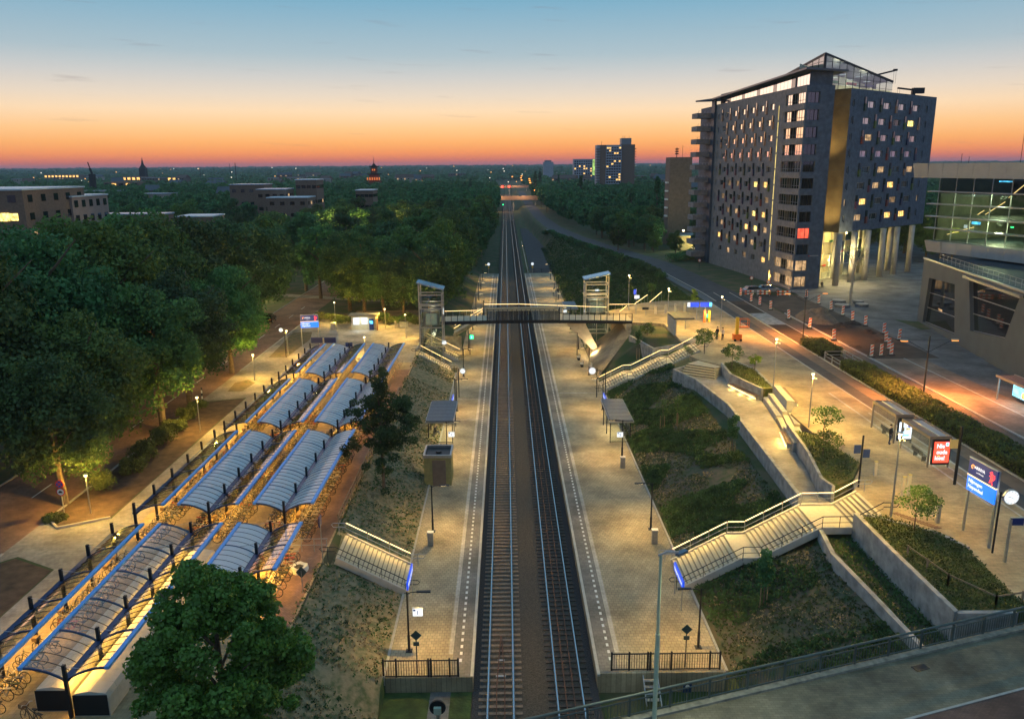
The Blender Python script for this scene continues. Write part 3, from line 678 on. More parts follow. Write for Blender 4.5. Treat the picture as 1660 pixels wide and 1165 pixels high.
bed('broad sloping grass bed behind the tall concrete wall near the station sign', [(24.2,50.2),(24.2,38.2),(28.4,38.2),(28.3,39.9),(28.95,45.6),(28.2,47.6),(25.8,50.3)], 6.4, [((24.9,50.55),(28.25,47.65)),((28.25,47.65),(29,45.7))], 6.46)
sheet('trough_grass', [(21.8,50.6),(21.4,47),(21.8,42),(22.1,36),(24,36),(24,50.6)], 4.56, bankdark)
# sloping planted ground and wall by the footbridge
wall_thing('retaining_wall', 'slanting pale wall beside the upper stairs near the footbridge', [(18.4,115.8,5.4),(20.2,106.2,5.6),(24.2,105.9,6.3)], .3, 2.5, 5.5)
MBp = MB().quad((12.85,108.5,ZP+.02),(19.5,119.8,5.3),(19.5,126.4,6.0),(12.85,126.4,ZP+.02)); struct('paved_slope', MBp, mat('slope_setts', (.33,.26,.17), .85, var=.2, scale=3, brick=(.3,.15,.012,.7)))
tag(MB().box(18.6,19.5,121.2,126.4,0,6.0).build('abutment', concrete), 'concrete abutment under the right end of the footbridge', 'abutment')
# concrete portal on the square
t = thing('canopy', 'small flat-roofed concrete portal standing on the square beside the footbridge', 'canopy', (0,0,0))
MB().box(23.9,26.8,111.,115.8,8.6,8.85).build('roof', mat('dark_concrete', (.18,.17,.13), .8, var=.2), t)
MB().box(23.95,24.2,111.1,115.7,ZR,8.6).build('wall', concrete_light, t); MB().box(24.2,24.3,111.1,115.7,ZR+.2,8.4).build('poster_panel', mat('cream', (.6,.5,.25), .6, var=.1), t)
MB().box(26.5,26.6,115.5,115.6,ZR,8.6).build('post', galv, t)
light('AREA', (25.4,113.3,8.5), 70, (1,.78,.45), t, 1.5)
# wooden rail fences
def postfence(label, pts, h, m, rails=(.9,), step=2., name='fence'):
    t = thing(name, label, 'fence', (0,0,0))
    for a, b in zip(pts, pts[1:]):
        A = Vector(a); B = Vector(b); n = max(1, round((B-A).length/step))
        for k in range(n+1): p = A.lerp(B, k/n); MB().beam(p-Vector((0,0,.1)), p+Vector((0,0,h)), .09, .09).build('post', m, t)
        for r in rails: MB().beam(A+Vector((0,0,r*h)), B+Vector((0,0,r*h)), .05, .08).build('rail', m, t)
    return t
wood = mat('fence_wood', (.26,.2,.13), .85, var=.3, scale=4)
postfence('rough wooden rail fence in the grass above the tall concrete wall', [(24.6,44.5,6.4),(25.2,41,6.4),(26.5,38.6,6.4),(28.2,39,6.4)], .8, wood)
postfence('thin wire fence along the top of the left bank beside the brick lane', [(-13.0,56,ZL),(-13.0,92,ZL)], 1.0, wood, (.5,.95), 2.5)
# ================================================================== lamps
def area(loc, e, col, sx, sy, parent, rot=None):
    l = bpy.data.lights.new('lamp_light', 'AREA'); l.shape = 'RECTANGLE'; l.size = sx; l.size_y = sy; l.energy = e; l.color = col
    o = bpy.data.objects.new('lamp_light', l); COL.objects.link(o); o.location = loc
    if rot: o.rotation_euler = rot
    if parent: o.parent = parent
    return o
def platform_lamp(sg, label):
    t = thing('platform_lamp', label, 'lamp', (0,0,0), 0, 'platform lamps')
    MB().tube([(0,0,0),(0,0,4.05)], .065, 8, r2=.05).build('pole', black, t); MB().box(-.2,.2,-.2,.2,0,.04).tube([(0,0,0),(0,0,1.1)],.085,8).build('base', black, t)
    MB().tube([(0,0,3.9),(sg*.25,0,4.03),(sg*.7,0,4.06)], .03, 6).tube([(-sg*.15,0,3.98),(0,0,4.0)],.02,5).build('arm', black, t)
    h = MB(); h.prism([(sg*.6,-.09),(sg*1.45,-.11),(sg*1.45,.11),(sg*.6,.09)], 4.03, 4.1); ho = h.build('lamp_head', darkmetal, t)
    MB().box(min(sg*.8,sg*1.4),max(sg*.8,sg*1.4),-.07,.07,4.015,4.029).build('diffuser', lamp_warm, ho)
    light('SPOT', (sg*1.1,0,3.95), 600, (1,.61,.15), t, .15, R(158), None, .6)
    return t
NAMES = ['nearest the end fence','second from the near end','third from the near end','fourth from the near end','just before the footbridge','under the footbridge','first beyond the footbridge','second beyond the footbridge','third beyond the footbridge','fourth beyond the footbridge','at the far end']
for side, x, sg in (('left', -6.25, 1), ('right', 11.75, -1)):
    first = None
    for i in range(11):
        y = 43.7+16.6*i; lb = 'black platform lamp on the %s platform, %s' % (side, NAMES[i])
        if first is None: first = platform_lamp(sg, lb); first.location = (x, y, ZP)
        else: dup(first, (x, y, ZP), 0, lb)
def path_lamp(h, label, e, col=(1,.59,.09), pm=galv, double=False):
    t = thing('path_lamp', label, 'lamp', (0,0,0), 0, 'path and square lamps')
    MB().tube([(0,0,0),(0,0,h)], .07, 8, r2=.045).build('pole', pm, t)
    MB().tube([(0,0,h),(0,0,h+.06)], .19, 12).build('lamp_head', galv, t)
    MB().tube([(0,0,h-.12),(0,0,h)], .12, 10).build('diffuser', lamp_warm, t)
    light('POINT', (0,0,h-.3), e*(7.5 if double else 6.5), col, t, .15)
    if double:
        MB().box(.05,.4,-.06,.06,h-.5,h-.42).build('spot_head', black, t); MB().box(.28,.38,-.04,.04,h-.53,h-.5).build('diffuser', lamp_warm, t)
    return t
for i, (x, y, h, e, lb) in enumerate([(-33.3,58.8,3.3,240,'slim path lamp by the round traffic signs and a lit trunk'),(-32,78.7,3.8,230,'slim path lamp among the shrubs in the planting strip'),(-32.6,99.1,3.5,230,'slim path lamp beside the small oval grass island'),
    (-31.8,112.4,3.9,230,'slim path lamp by the left grass wedge before the blue station sign'),(-30.3,138.1,3.7,260,'slim path lamp under the trees left of the information kiosk'),(-20.65,132.7,3.4,260,'slim path lamp right of the information kiosk'),
    (-20.6,112.2,2.9,200,'short path lamp at the far end of the bicycle shelters'),(-16.1,124,4.0,260,'slim path lamp close to the left lift tower'),
    (28.6,81.9,5.8,520,'tall square lamp beside the upper grass bed'),(27.9,69.7,5.2,520,'tall square lamp halfway down the terrace seats'),(26.4,50.4,6.1,420,'tall square lamp at the head of the long stairs'),
    (24.65,119.2,5.6,420,'tall square lamp by the concrete portal'),(31.,112.5,5.4,420,'square lamp near the people and the orange lift machine'),(20.5,131.5,6.,380,'square lamp behind the right lift tower')]):
    z = ZR if x > 0 else ZL
    o = path_lamp(h, lb, e, double=(x > 0)); o.location = (x, y, z)
def double_lamp(x, y, h, rz, label, e=4200):
    t = thing('street_lamp', label, 'street lamp', (x,y,ZR), rz)
    MB().tube([(0,0,0),(0,0,h)], .09, 8, r2=.06).build('pole', darkmetal, t)
    for s in (-1, 1):
        MB().tube([(0,0,h-1.7),(s*2.3,0,h-.45)], .035, 6).tube([(0,0,h-.5),(s*2.3,0,h-.4)],.018,5).build('arm', darkmetal, t)
        hd = MB().box(s*2.6-.35,s*2.6+.35,-.13,.13,h-.48,h-.36).build('lamp_head', galv, t); MB().box(s*2.6-.32,s*2.6+.32,-.12,.12,h-.54,h-.485).build('diffuser', lamp_orange, hd)
        light('SPOT', (s*2.6,0,h-.6), e*1.5, (1,.36,.07), t, .2, R(142), None, 1.)
    return t
double_lamp(43.2, 78.8, 6.6, 0, 'two-armed street lamp with orange light rising from the long hedge')
double_lamp(41.6, 108.6, 6.8, 0, 'two-armed street lamp with orange light at the roadworks end of the hedge')
# curved-arm lamp on the road bridge
t = thing('street_lamp', 'tall pale green lamp post with bent arm, in the foreground on the road bridge', 'street lamp', (6.29,29.9,6.5))
MB().tube([(0,0,-.3),(0,0,4.2)], .1, 10).build('pole', mat('pale_green_paint', (.42,.52,.38), .5, var=.1), t); MB().tube([(0,0,4.2),(0,0,7.85)], .07, 10, r2=.055).build('pole', MAT['pale_green_paint'], t)
MB().tube([(-.1,-.02,7.85),(.25,.08,7.95),(.8,.35,7.8)], .045, 8).build('arm', galv, t)
MB().prism([(.65,.22),(.8,.15),(1.25,.5),(1.12,.65),(.7,.42)], 7.68, 7.8).build('lamp_head', mat('blue_grey_paint', (.12,.18,.24), .4, .4, var=.1), t)

light('SPOT', (1.,.45,7.6), 560, (1,.93,.5), t, .2, R(150), None, .7)

# ================================================================== bicycle shelters
frost = bpy.data.materials.new('frosted_sky_panel'); frost.use_nodes = True; MAT['frosted_sky_panel'] = frost
_n = frost.node_tree.nodes; _l = frost.node_tree.links; _b = _n['Principled BSDF']; _b.inputs['Base Color'].default_value = (.82,.82,.86,1); _b.inputs['Roughness'].default_value = .16  # frosted, with sky reflection and glow from below put into the pale base
_t = _n.new('ShaderNodeBsdfTranslucent'); _t.inputs[0].default_value = (.85,.85,.85,1); _tr = _n.new('ShaderNodeBsdfTransparent'); _tr.inputs[0].default_value = (.85,.85,.85,1)
_m1 = _n.new('ShaderNodeMixShader'); _m1.inputs[0].default_value = .28; _m2 = _n.new('ShaderNodeMixShader'); _m2.inputs[0].default_value = .12
_l.new(_b.outputs[0], _m1.inputs[1]); _l.new(_t.outputs[0], _m1.inputs[2]); _l.new(_m1.outputs[0], _m2.inputs[1]); _l.new(_tr.outputs[0], _m2.inputs[2]); _l.new(_m2.outputs[0], _n['Material Output'].inputs[0])
GZ = 5.62
def wing_z(t_): return GZ+.6*math.sin(t_*math.pi/2)**.85
WW = 2.0; SPN = 3.24
def arc_mesh(s, y0, y1, th, m, name, parent, off=0):
    mb = MB(); n = 8; i0 = 0
    for k in range(n+1):
        t_ = k/n; x = s*(.16+(WW-.16)*t_); z = wing_z(t_)+off
        for y in (y0, y1):
            for dz in (0, th): mb.v.append((x, y, z+dz))
    for k in range(n):
        a = 4*k; b = a+4
        mb.f += [(a,b,b+2,a+2),(a+1,a+3,b+3,b+1),(a,a+1,b+1,b),(a+2,b+2,b+3,a+3)]
    mb.f += [(0,2,3,1),(4*n,4*n+1,4*n+3,4*n+2)]
    return mb.build(name, m, parent, smooth=False)
arcs = {}
def shelter(gx, ys, wings, label, pm):
    t = thing('bicycle_shelter', label, 'bicycle shelter', (gx, ys[0], 0), 0, 'bicycle shelters in rows'); n = len(ys); Ln = ys[-1]-ys[0]
    def put(key, mk, loc, parent=t):
        if key not in arcs: o = mk(); arcs[key] = o.data
        else: o = bpy.data.objects.new(key[0], arcs[key]); COL.objects.link(o)
        o.parent = parent; o.location = loc; return o
    for y in ys:
        put(('post',), lambda: MB().box(-.08,.08,-.08,.08,ZL,6.38).build('post', black), (0, y-ys[0], 0))
        for s in wings:
            put(('rib', s), lambda: arc_mesh(s, -.045, .045, .1, darkblue, 'rib', None, -.06), (0, y-ys[0], 0))
            put(('tie_rod', s), lambda: MB().tube([(0,0,6.3),(s*1.1,0,wing_z(.5)+.05)], .015, 5).build('tie_rod', galv), (0, y-ys[0], 0))
    MB().box(-.17,.17,0,Ln,GZ-.14,GZ-.02).build('gutter', darkblue, t)
    for s in wings:
        MB().box(min(s*WW,s*(WW+.24)),max(s*WW,s*(WW+.24)),-.06,Ln+.06,wing_z(1)-.07,wing_z(1)+.09).build('edge_beam', blueedge, t)
        for k in range(n-1):
            sp = ys[k+1]-ys[k]
            m = pm if isinstance(pm, bpy.types.Material) else pm[s]
            for q in range(5):
                put(('roof_panel', s, m.name), lambda: arc_mesh(s, .012, SPN/5-.012, .012, m, 'roof_panel', None, .0), (0, ys[k]-ys[0]+q*sp/5, 0))
                if q: put(('glazing_bar', s), lambda: arc_mesh(s, -.014, .014, .03, black, 'glazing_bar', None, .0), (0, ys[k]-ys[0]+q*sp/5, 0))
    area((0, Ln/2, GZ-.25), 430, (1,.52,.07), .25, Ln, t)
    MB().box(-.05,.05,.4,Ln-.4,GZ-.2,GZ-.15).build('lamp_strip', led_soft, t)
    return t
B1 = [34.5,37.8,41.,44.2,47.4,50.65]; B2 = [54.,57.4,60.8,64.1,67.3,70.5]; B3 = [73.2,76.4,79.7,82.9,86.1,89.2]; B4 = [92.1,95.3,98.5,101.6,104.8,107.9]
BN = ['nearest block','second block','third block','farthest block']
for bi, ys in enumerate((B1, B2, B3, B4)):
    shelter(-27.38, ys, (1,), 'one-winged see-through bicycle shelter along the footpath, '+BN[bi], roofglass_clear)
    shelter(-21.95, ys, (-1, 1), ('two-winged shelter with blue edges over the lockers, ' if bi == 0 else 'middle two-winged bicycle shelter with pale roof panels, ')+BN[bi], {-1: frost if bi else roofglass, 1: roofglass_clear if bi else roofglass})
    shelter(-16.45, ys if bi else B1[3:], (-1, 1), 'two-winged bicycle shelter next to the brick lane, '+BN[bi], {-1: frost, 1: frost if bi in (1,2) else roofglass})
# lockers under the first middle shelter
def locker(x0, x1, y0, y1, label):
    t = thing('bicycle_locker_row', label, 'bicycle lockers', (x0, y0, ZL)); n = int((y1-y0)/.95)
    w_ = x1-x0; prof = [(0,0),(w_,0),(w_,1.0),(w_-.12,1.28),(w_*.5,1.4),(.12,1.28),(0,1.0)]
    for k in range(n):
        mb = MB(); a = k*.95; b = a+.935
        mb.v = [(x, a, z) for x, z in prof]+[(x, b, z) for x, z in prof]; m_ = len(prof)
        mb.f = [tuple(range(m_)), tuple(range(m_, 2*m_))[::-1]]+[(i, i+m_, (i+1) % m_+m_, (i+1) % m_) for i in range(m_)]
        if k == 0: base = mb.build('locker', mat('locker_shell', (.5,.49,.45), .55, var=.12, scale=3), t); me = base.data
        else: o = bpy.data.objects.new('locker', me); COL.objects.link(o); o.parent = t; o.location = (0, k*.95, 0)
    MB().prism([(.04,-.03),(w_-.04,-.03),(w_-.04,-.005),(.04,-.005)], .05, 1.2).build('end_panel', black, t)
    return t
locker(-23.95, -22.15, 35., 50.3, 'left long white row of bicycle lockers with a black end panel'); locker(-21.85, -20.05, 34.6, 50.3, 'right long white row of bicycle lockers with a black end panel')
# bicycles
def wheel(name, m, r=.34):
    mb = MB(); mb.tube([(r*math.cos(a*math.pi/7), 0, r*math.sin(a*math.pi/7)) for a in range(14)], .022, 4, True)
    for a in range(3): c, s_ = math.cos(a*math.pi/3), math.sin(a*math.pi/3); mb.beam((-r*c,0,-r*s_), (r*c,0,r*s_), .008, .008)
    return mb.build(name, m)
tyre = mat('tyre', (.03,.03,.03), .7, var=.1); protos = []
for k, (cl) in enumerate([(.02,.02,.022),(.25,.25,.26),(.05,.07,.14),(.35,.06,.04),(.4,.38,.33),(.03,.06,.04)]):
    fm = mat('bicycle_paint_%d' % k, cl, .35, .3, var=.1)
    t = thing('bicycle', 'parked bicycle', 'bicycle')
    a = wheel('rear_wheel', tyre); a.parent = t; a.location = (-.52,0,.35); b = bpy.data.objects.new('front_wheel', a.data); COL.objects.link(b); b.parent = t; b.location = (.54,0,.35)
    fr = MB()
    for p, q in (((-.52,0,.35),(-.1,0,.3)),((-.1,0,.3),(-.22,0,.85)),((-.22,0,.75),(-.52,0,.35)),((-.1,0,.3),(.36,0,.8)),((-.2,0,.72),(.34,0,.88)),((.34,0,.95),(.54,0,.35)),((-.75,0,.78),(-.25,0,.76)),((-.7,0,.76),(-.52,0,.4))): fr.tube([p, q], .022, 4)
    fr.box(-.78,-.4,-.07,.07,.76,.78)
    fr.build('frame', fm, t)
    MB().tube([(.3,-.29,1.05),(.38,-.2,1.06),(.34,0,.98),(.38,.2,1.06),(.3,.29,1.05)], .018, 4).tube([(.34,0,.93),(.34,0,.99)],.02,4).build('handlebar', galv, t)
    MB().prism([(-.38,-.1),(-.1,-.03),(-.1,.03),(-.38,.1)], .9, .96).build('saddle', black, t)
    if k in (0, 4): MB().box(.42,.72,-.18,.18,.8,1.02).build('crate', mat('bike_crate', (.16,.1,.05), .8, var=.2), t)
    protos.append([t, False])
bike_slots = []
RN = {1: 'left row', 2: 'middle row', 3: 'row by the brick lane'}
for bi, ys in enumerate((B1, B2, B3, B4)):
    for gx, row, sides in ((-27.38,1,(1,)),(-21.95,2,(-1,1)),(-16.45,3,(-1,1))):
        if bi == 0 and row == 2: continue
        for s in sides:
            y = ys[0]-.6 if bi else (ys[0]-2 if row == 1 else ys[3]); y1 = ys[-1]+.5
            while y < y1:
                if random.random() < (.82 if bi else .72):
                    bike_slots.append((y, gx+s*random.uniform(.95,1.2), s, 'parked bicycle under the %s wing of the shelter, %s, %s' % ('left' if s < 0 else 'right', RN[row], BN[bi])))
                y += random.uniform(.42,.62)
bike_slots.sort(key=lambda q: q[0])
def place_bike(x, y, z, rz, lb, grp, k=None, tilt=None):
    k = random.randrange(6) if k is None else k; p = protos[k]
    if not p[1]: o = p[0]; p[1] = True
    else: o = copy_tree(p[0])
    o.location = (x, y, z); o.rotation_euler = (random.uniform(-.1,.1) if tilt is None else tilt, 0, rz); o['label'] = lb; o['group'] = grp
    return o
stuffb = MB()
for i, (y, x, s, lb) in enumerate(bike_slots):
    rz = (0 if s < 0 else math.pi)+random.uniform(-.12,.12)
    if i < 285: place_bike(x, y, ZL+.01, rz, lb, lb.replace('parked bicycle', 'bicycles'))
    else:
        c, sn = math.cos(rz), math.sin(rz); M = lambda p: (x+p[0]*c-p[1]*sn, y+p[0]*sn+p[1]*c, ZL+p[2])
        for cx in (-.52,.54): stuffb.tube([M((cx+.34*math.cos(a*math.pi/5), 0, .35+.34*math.sin(a*math.pi/5))) for a in range(10)], .025, 3, True)
        for p, q in (((-.1,0,.3),(-.22,0,.93)),((-.1,0,.3),(.36,0,.85)),((-.2,0,.72),(.34,0,.88)),((.34,0,1.),(.54,0,.35)),((.32,-.28,1.04),(.32,.28,1.04))): stuffb.beam(M(p), M(q), .035, .035)
tag(stuffb.build('bicycle', MAT['bicycle_paint_1'], kind='stuff'), 'tangle of bicycles packed under the far ends of the shelters', 'bicycles')
place_bike(-23.6, 34.0, ZL, R(155), 'dark bicycle leaning in front of the black locker ends', 'bicycles standing alone', 0); place_bike(-25.9, 33.6, ZL, R(70), 'bicycle standing alone left of the lockers', 'bicycles standing alone', 1)
for row, gx, sides in ((1,-27.38,(1,)),(2,-21.95,(-1,1)),(3,-16.45,(-1,1))):
    for bi, ys in enumerate((B1, B2, B3, B4)):
        if bi == 0 and row == 2: continue
        for s in sides:
            r_k = MB(); y0 = ys[0] if (bi or row == 1) else ys[3]
            r_k.beam((gx+s*.75,y0,ZL+.06),(gx+s*.75,ys[-1],ZL+.06),.05,.05).beam((gx+s*.75,y0,ZL+.5),(gx+s*.75,ys[-1],ZL+.5),.04,.04)
            y = y0
            while y < ys[-1]: r_k.beam((gx+s*.75,y,ZL),(gx+s*.75,y,ZL+.5),.03,.03); y += 1.05
            tag(r_k.build('bicycle_rack', galv), 'galvanised bicycle rack under the %s wing, %s, %s' % ('left' if s < 0 else 'right', RN[row], BN[bi]), 'bicycle rack', 'bicycle racks')

# ================================================================== footbridge
t = thing('footbridge', 'slim steel and concrete footbridge spanning both platforms, with glowing handrails', 'footbridge', (0,0,0))
def dz(x): return 6.45+.25*(1-((x-2)/16)**2)
xsb = [-13.4+i*1.5 for i in range(23)]
d = MB()
for a, b in zip(xsb, xsb[1:]):
    i = len(d.v)
    for x in (a, b):
        z = dz(x); d.v += [(x,121.55,z-.42),(x,126.25,z-.42),(x,126.25,z),(x,121.55,z)]
    d.f += [(i,i+1,i+5,i+4),(i+1,i+2,i+6,i+5),(i+2,i+3,i+7,i+6),(i+3,i,i+4,i+7)]
d.build('deck', mat('deck_concrete', (.5,.42,.3), .7, var=.12, scale=2), t)
f = MB()
for a, b in zip(xsb, xsb[1:]): f.beam((a,121.5,dz(a)-.2),(b,121.5,dz(b)-.2),.1,.5)
f.build('fascia', darkmetal, t)
for a, b in zip(xsb[:-1], xsb[1:]): pass
x = -9.6
while x < 19.6:
    mid = -3 < x < 8.2; z = dz(x); h = 1.75 if mid else 1.25
    MB().box(x-.045,x+.045,121.42,121.5,z-.45,z+h).build('baluster', black, t); x += .72 if mid else .98
MB().beam((-9.6,121.46,dz(-9)+1.2),(-3,121.46,dz(-3)+1.2),.07,.06).beam((8.2,121.46,dz(8)+1.2),(19.5,121.46,dz(19)+1.2),.07,.06).beam((-3,121.46,dz(-3)+1.75),(2.6,121.46,dz(2.6)+1.78),.08,.07).beam((2.6,121.46,dz(2.6)+1.78),(8.2,121.46,dz(8)+1.75),.08,.07).build('handrail', black, t)
for k in range(14): a = -2.95+k*.797; MB().box(a,a+.77,121.4,121.41,dz(a)+.05,dz(a)+1.55).build('screen_panel', glassy('screen_glass', (.3,.32,.34), .25), t)
for k in range(8): a = -3.7+k*1.48; MB().box(a,a+1.46,126.3,126.36,dz(a)+.02,dz(a)+1.25).build('parapet_panel', mat('parapet_beige', (.5,.42,.28), .6, var=.12), t)
for x0, x1 in ((-3.7,2.),(2.,8.2),(8.2,12),(12,16.2)):
    zt = lambda x: 8.5-.045*max(0, x-2)
    MB().beam((x0,126.3,zt(x0)),(x1,126.3,zt(x1)),.07,.05).build('handrail', galv, t); MB().beam((x0+.05,126.24,zt(x0)-.03),(x1-.05,126.24,zt(x1)-.03),.05,.05).build('light_strip', led, t)
    for k in range(3): xx = x0+(x1-x0)*k/3; MB().box(xx-.03,xx+.03,126.26,126.32,dz(xx),zt(xx)).build('post', galv, t)
MB().beam((-10,126.3,7.4),(-4,126.3,7.5),.06,.05).build('light_strip', led, t)
for k in range(6): MB().box(-9.8+k*1.1,-9.74+k*1.1,126.27,126.33,6.3,7.4).build('post', galv, t)
MB().box(-3.75,-3.6,126.2,126.4,6.2,9.1).box(8.15,8.3,121.35,121.5,6.2,8.7).box(-3.1,-2.95,121.35,121.5,6.2,8.6).build('end_post', black, t)
br = MB(); A = [(9.3,121.9,6.05),(12.3,121.9,6.05),(12.3,125.6,6.05),(9.3,125.6,6.05)]; Bq = [(14.35,123.0,ZP),(15.0,123.0,ZP),(15.0,124.4,ZP),(14.35,124.4,ZP)]
br.v = A+Bq; br.f = [(0,1,2,3),(4,7,6,5),(0,4,5,1),(1,5,6,2),(2,6,7,3),(3,7,4,0)]
br.build('brace', mat('brace_concrete', (.5,.44,.34), .6, var=.15), t)
ln = MB().box(14.9,15.3,121.9,122.2,ZP+.02,ZP+.1); t2 = thing('floor_uplight', 'small floor lamp washing light up the slanting bridge brace', 'lamp'); ln.build('lens', lamp_warm, t2); light('POINT', (13.6,121.2,1.7), 260, (1,.72,.35), t2, .1)
# LED rails on the square end of the footbridge
for i, (p, q, lb) in enumerate([((17.1,131.4,7.4),(21.8,131.4,7.4),'flat glowing handrail behind the right lift'),((21.7,132.4,7.3),(24.7,137.4,8.0),'rising glowing handrail behind the right lift, nearer one'),((24.5,133.9,7.3),(27.6,139.4,8.2),'rising glowing handrail behind the right lift, farther one'),((18.4,126.9,7.0),(20.,130,7.4),'short glowing handrail at the bicycle stand by the right lift')]):
    t = thing('handrail', lb, 'handrail'); MB().beam(p, q, .06, .05).build('light_strip', led, t); P_ = Vector(p); Q_ = Vector(q); h = MB()
    for k in range(5): c = P_.lerp(Q_, k/4); h.tube([c, (c.x,c.y,ZR)], .02, 5)
    h.build('post', galv, t)
# lifts
def lift(x0, x1, y0, y1, zl, zr_, label, warm):
    t = thing('lift_tower', label, 'lift tower', (0,0,0)); fm = galv if not warm else mat('cream_steel', (.55,.5,.38), .5, .2, var=.1)
    for x, zt in ((x0,zl),(x1,zr_)):
        for y in (y0,y1): MB().box(x-.1,x+.1,y-.1,y+.1,ZP-.2,zt-.2).build('corner_post', fm, t)
    for z in (3.3,6.3,9.2,9.9,zl-.7 if zl < zr_ else zr_-.7):
        m = MB()
        for y in (y0,y1): m.box(x0+.1,x1-.1,y-.07,y+.07,z-.09,z+.09)
        for x in (x0,x1): m.box(x-.07,x+.07,y0+.1,y1-.1,z-.09,z+.09)
        m.build('ring_beam', fm, t)
    for (za, zb) in ((.9,3.2),(3.4,6.2),(6.4,9.1),(10.,min(zl,zr_)-.8)):
        xm = (x0+x1)/2
        for a, b in ((x0+.12,xm-.05),(xm+.05,x1-.12)):
            MB().box(a,b,y0-.02,y0,za,zb).build('glass_pane', glass, t); MB().box(a,b,y1,y1+.02,za,zb).build('glass_pane', glass, t)
        MB().box(x0-.02,x0,y0+.12,y1-.12,za,zb).build('glass_pane', glass, t); MB().box(x1,x1+.02,y0+.12,y1-.12,za,zb).build('glass_pane', glass, t)
    MB().box((x0+x1)/2-.05,(x0+x1)/2+.05,y0-.05,y0+.05,ZP,9.2).build('mullion', fm, t)
    m = MB(); e = .3; m.v = [(x0-e,y0-e,zl),(x1+e,y0-e,zr_),(x1+e,y1+e,zr_),(x0-e,y1+e,zl),(x0-e,y0-e,zl+.22),(x1+e,y0-e,zr_+.22),(x1+e,y1+e,zr_+.22),(x0-e,y1+e,zl+.22)]
    m.f = [(0,3,2,1),(4,5,6,7),(0,1,5,4),(1,2,6,5),(2,3,7,6),(3,0,4,7)]; m.build('roof', mat('lift_roof', (.45,.55,.7), .25, .7, var=.1), t)
    c = MB().box(x0+.5,x1-.5,y0+.5,y1-.4,6.5,8.7).build('lift_cab', mat('cab_steel', (.3,.3,.28), .4, .5, var=.1), t); MB().box(x0+.9,x1-.9,y0+.46,y0+.495,6.7,8.4).build('cab_window', emitter('cab_glow', (.75,.85,.6), .5 if warm else .12), c)
    MB().box((x0+x1)/2-.3,(x0+x1)/2+.3,y0+.2,y0+.3,10.2,10.5).build('sign_light', white_lit if warm else white_soft, t) if warm else MB().box(x1+.12,x1+.2,y0+.3,y0+.6,8.3,9.2).build('sign_light', white_soft, t)
    light('POINT', ((x0+x1)/2,(y0+y1)/2,9.4), 90 if warm else 22, (1,.85,.5), t, .3); light('POINT', ((x0+x1)/2,(y0+y1)/2,4.5), 70 if warm else 30, (1,.85,.5), t, .3)
lift(-13.2, -9.75, 118.3, 121.0, 13.1, 12.0, 'left glass lift tower with a roof sloping down to the right', False)
lift(12.9, 16.6, 127.6, 130.6, 12.0, 12.9, 'right glass lift tower with a roof rising to the right, lit from within', True)

# ================================================================== road bridge in the foreground
def bl(x): return 30.28+(x-6.34)*.3122
struct('road_bridge', MB().prism([(-40,bl(-40)),(60,bl(60)),(60,bl(60)-9),(60,bl(60)-16),(-40,bl(-40)-16)], 5.6, 6.5), bridgetop)
struct('bridge_roadway', MB().quad((-40,bl(-40)-4.,6.506),(-40,bl(-40)-16,6.506),(60,bl(60)-16,6.506),(60,bl(60)-4.,6.506)), mat('bridge_road', (.17,.09,.065), .85, var=.25, scale=1.5, detail=9, brick=(.2,.1,.012,.7)))
struct('kerb', MB().beam((-40,bl(-40)-4.,6.5),(60,bl(60)-4.,6.5),.12,.06), kerbm); struct('kerb', MB().beam((-40,bl(-40)-.12,6.5),(60,bl(60)-.12,6.5),.34,.22), mat('mossy_kerb', (.26,.25,.2), .9, var=.4, scale=3))
t = thing('bridge_railing', 'long dull green railing along the edge of the road bridge in the foreground', 'railing')
for k in range(46):
    x = -29+k*1.9; MB().beam((x,bl(x)+.06,6.2),(x,bl(x)+.06,7.55),.09,.09).build('post', greensteel, t)
for za, r in ((7.62,.06),(7.38,.03),(6.68,.03)): MB().tube([(-40,bl(-40)+.06,za),(60,bl(60)+.06,za)], r, 8).build('rail', greensteel, t)
q = MB(); x = -6.
while x < 32: q.beam((x,bl(x)+.06,6.68),(x,bl(x)+.06,7.38),.022,.022); x += .15
q.build('baluster', greensteel, t, kind='stuff')
tag(MB().box(0,.75,0,.4,0,.02).build('drain_grate', black), 'dark rectangular drain grate let into the bridge pavement', 'drain'); bpy.data.objects['drain_grate'].location = (19.4,33.0,6.505); bpy.data.objects['drain_grate'].rotation_euler = (0,0,.3)

# ================================================================== platform furniture
def end_fence(x0, x1, y, label, gate):
    t = thing('fence', label, 'fence', (0,0,0)); q = MB(); x = x0
    while x <= x1: q.box(x-.012,x+.012,y-.012,y+.012,ZP+.05,ZP+1.08); x += .15
    q.build('bar', black, t, kind='stuff'); MB().box(x0,x1,y-.025,y+.025,ZP+1.06,ZP+1.12).box(x0,x1,y-.025,y+.025,ZP+.03,ZP+.08).build('rail', black, t)
    for k in [x0,x1]+gate: MB().box(k-.05,k+.05,y-.05,y+.05,ZP-.2,ZP+1.22).build('post', black, t)
end_fence(-7.45, -3.05, 41.1, 'black bar fence across the near end of the left platform', [-6.7,-4.8,-4.65,-3.55]); end_fence(6.05, 12.5, 41.5, 'black bar fence across the near end of the right platform', [7.1,8.2,8.35,9.6,11.9])
def panel_text(parent, s, sz, c, rx=R(90), rz=0, m=nsblue, bold=.004, sx=1.): return text(s, sz, c, (rx,0,rz), m, parent, bold=bold, sx=sx)
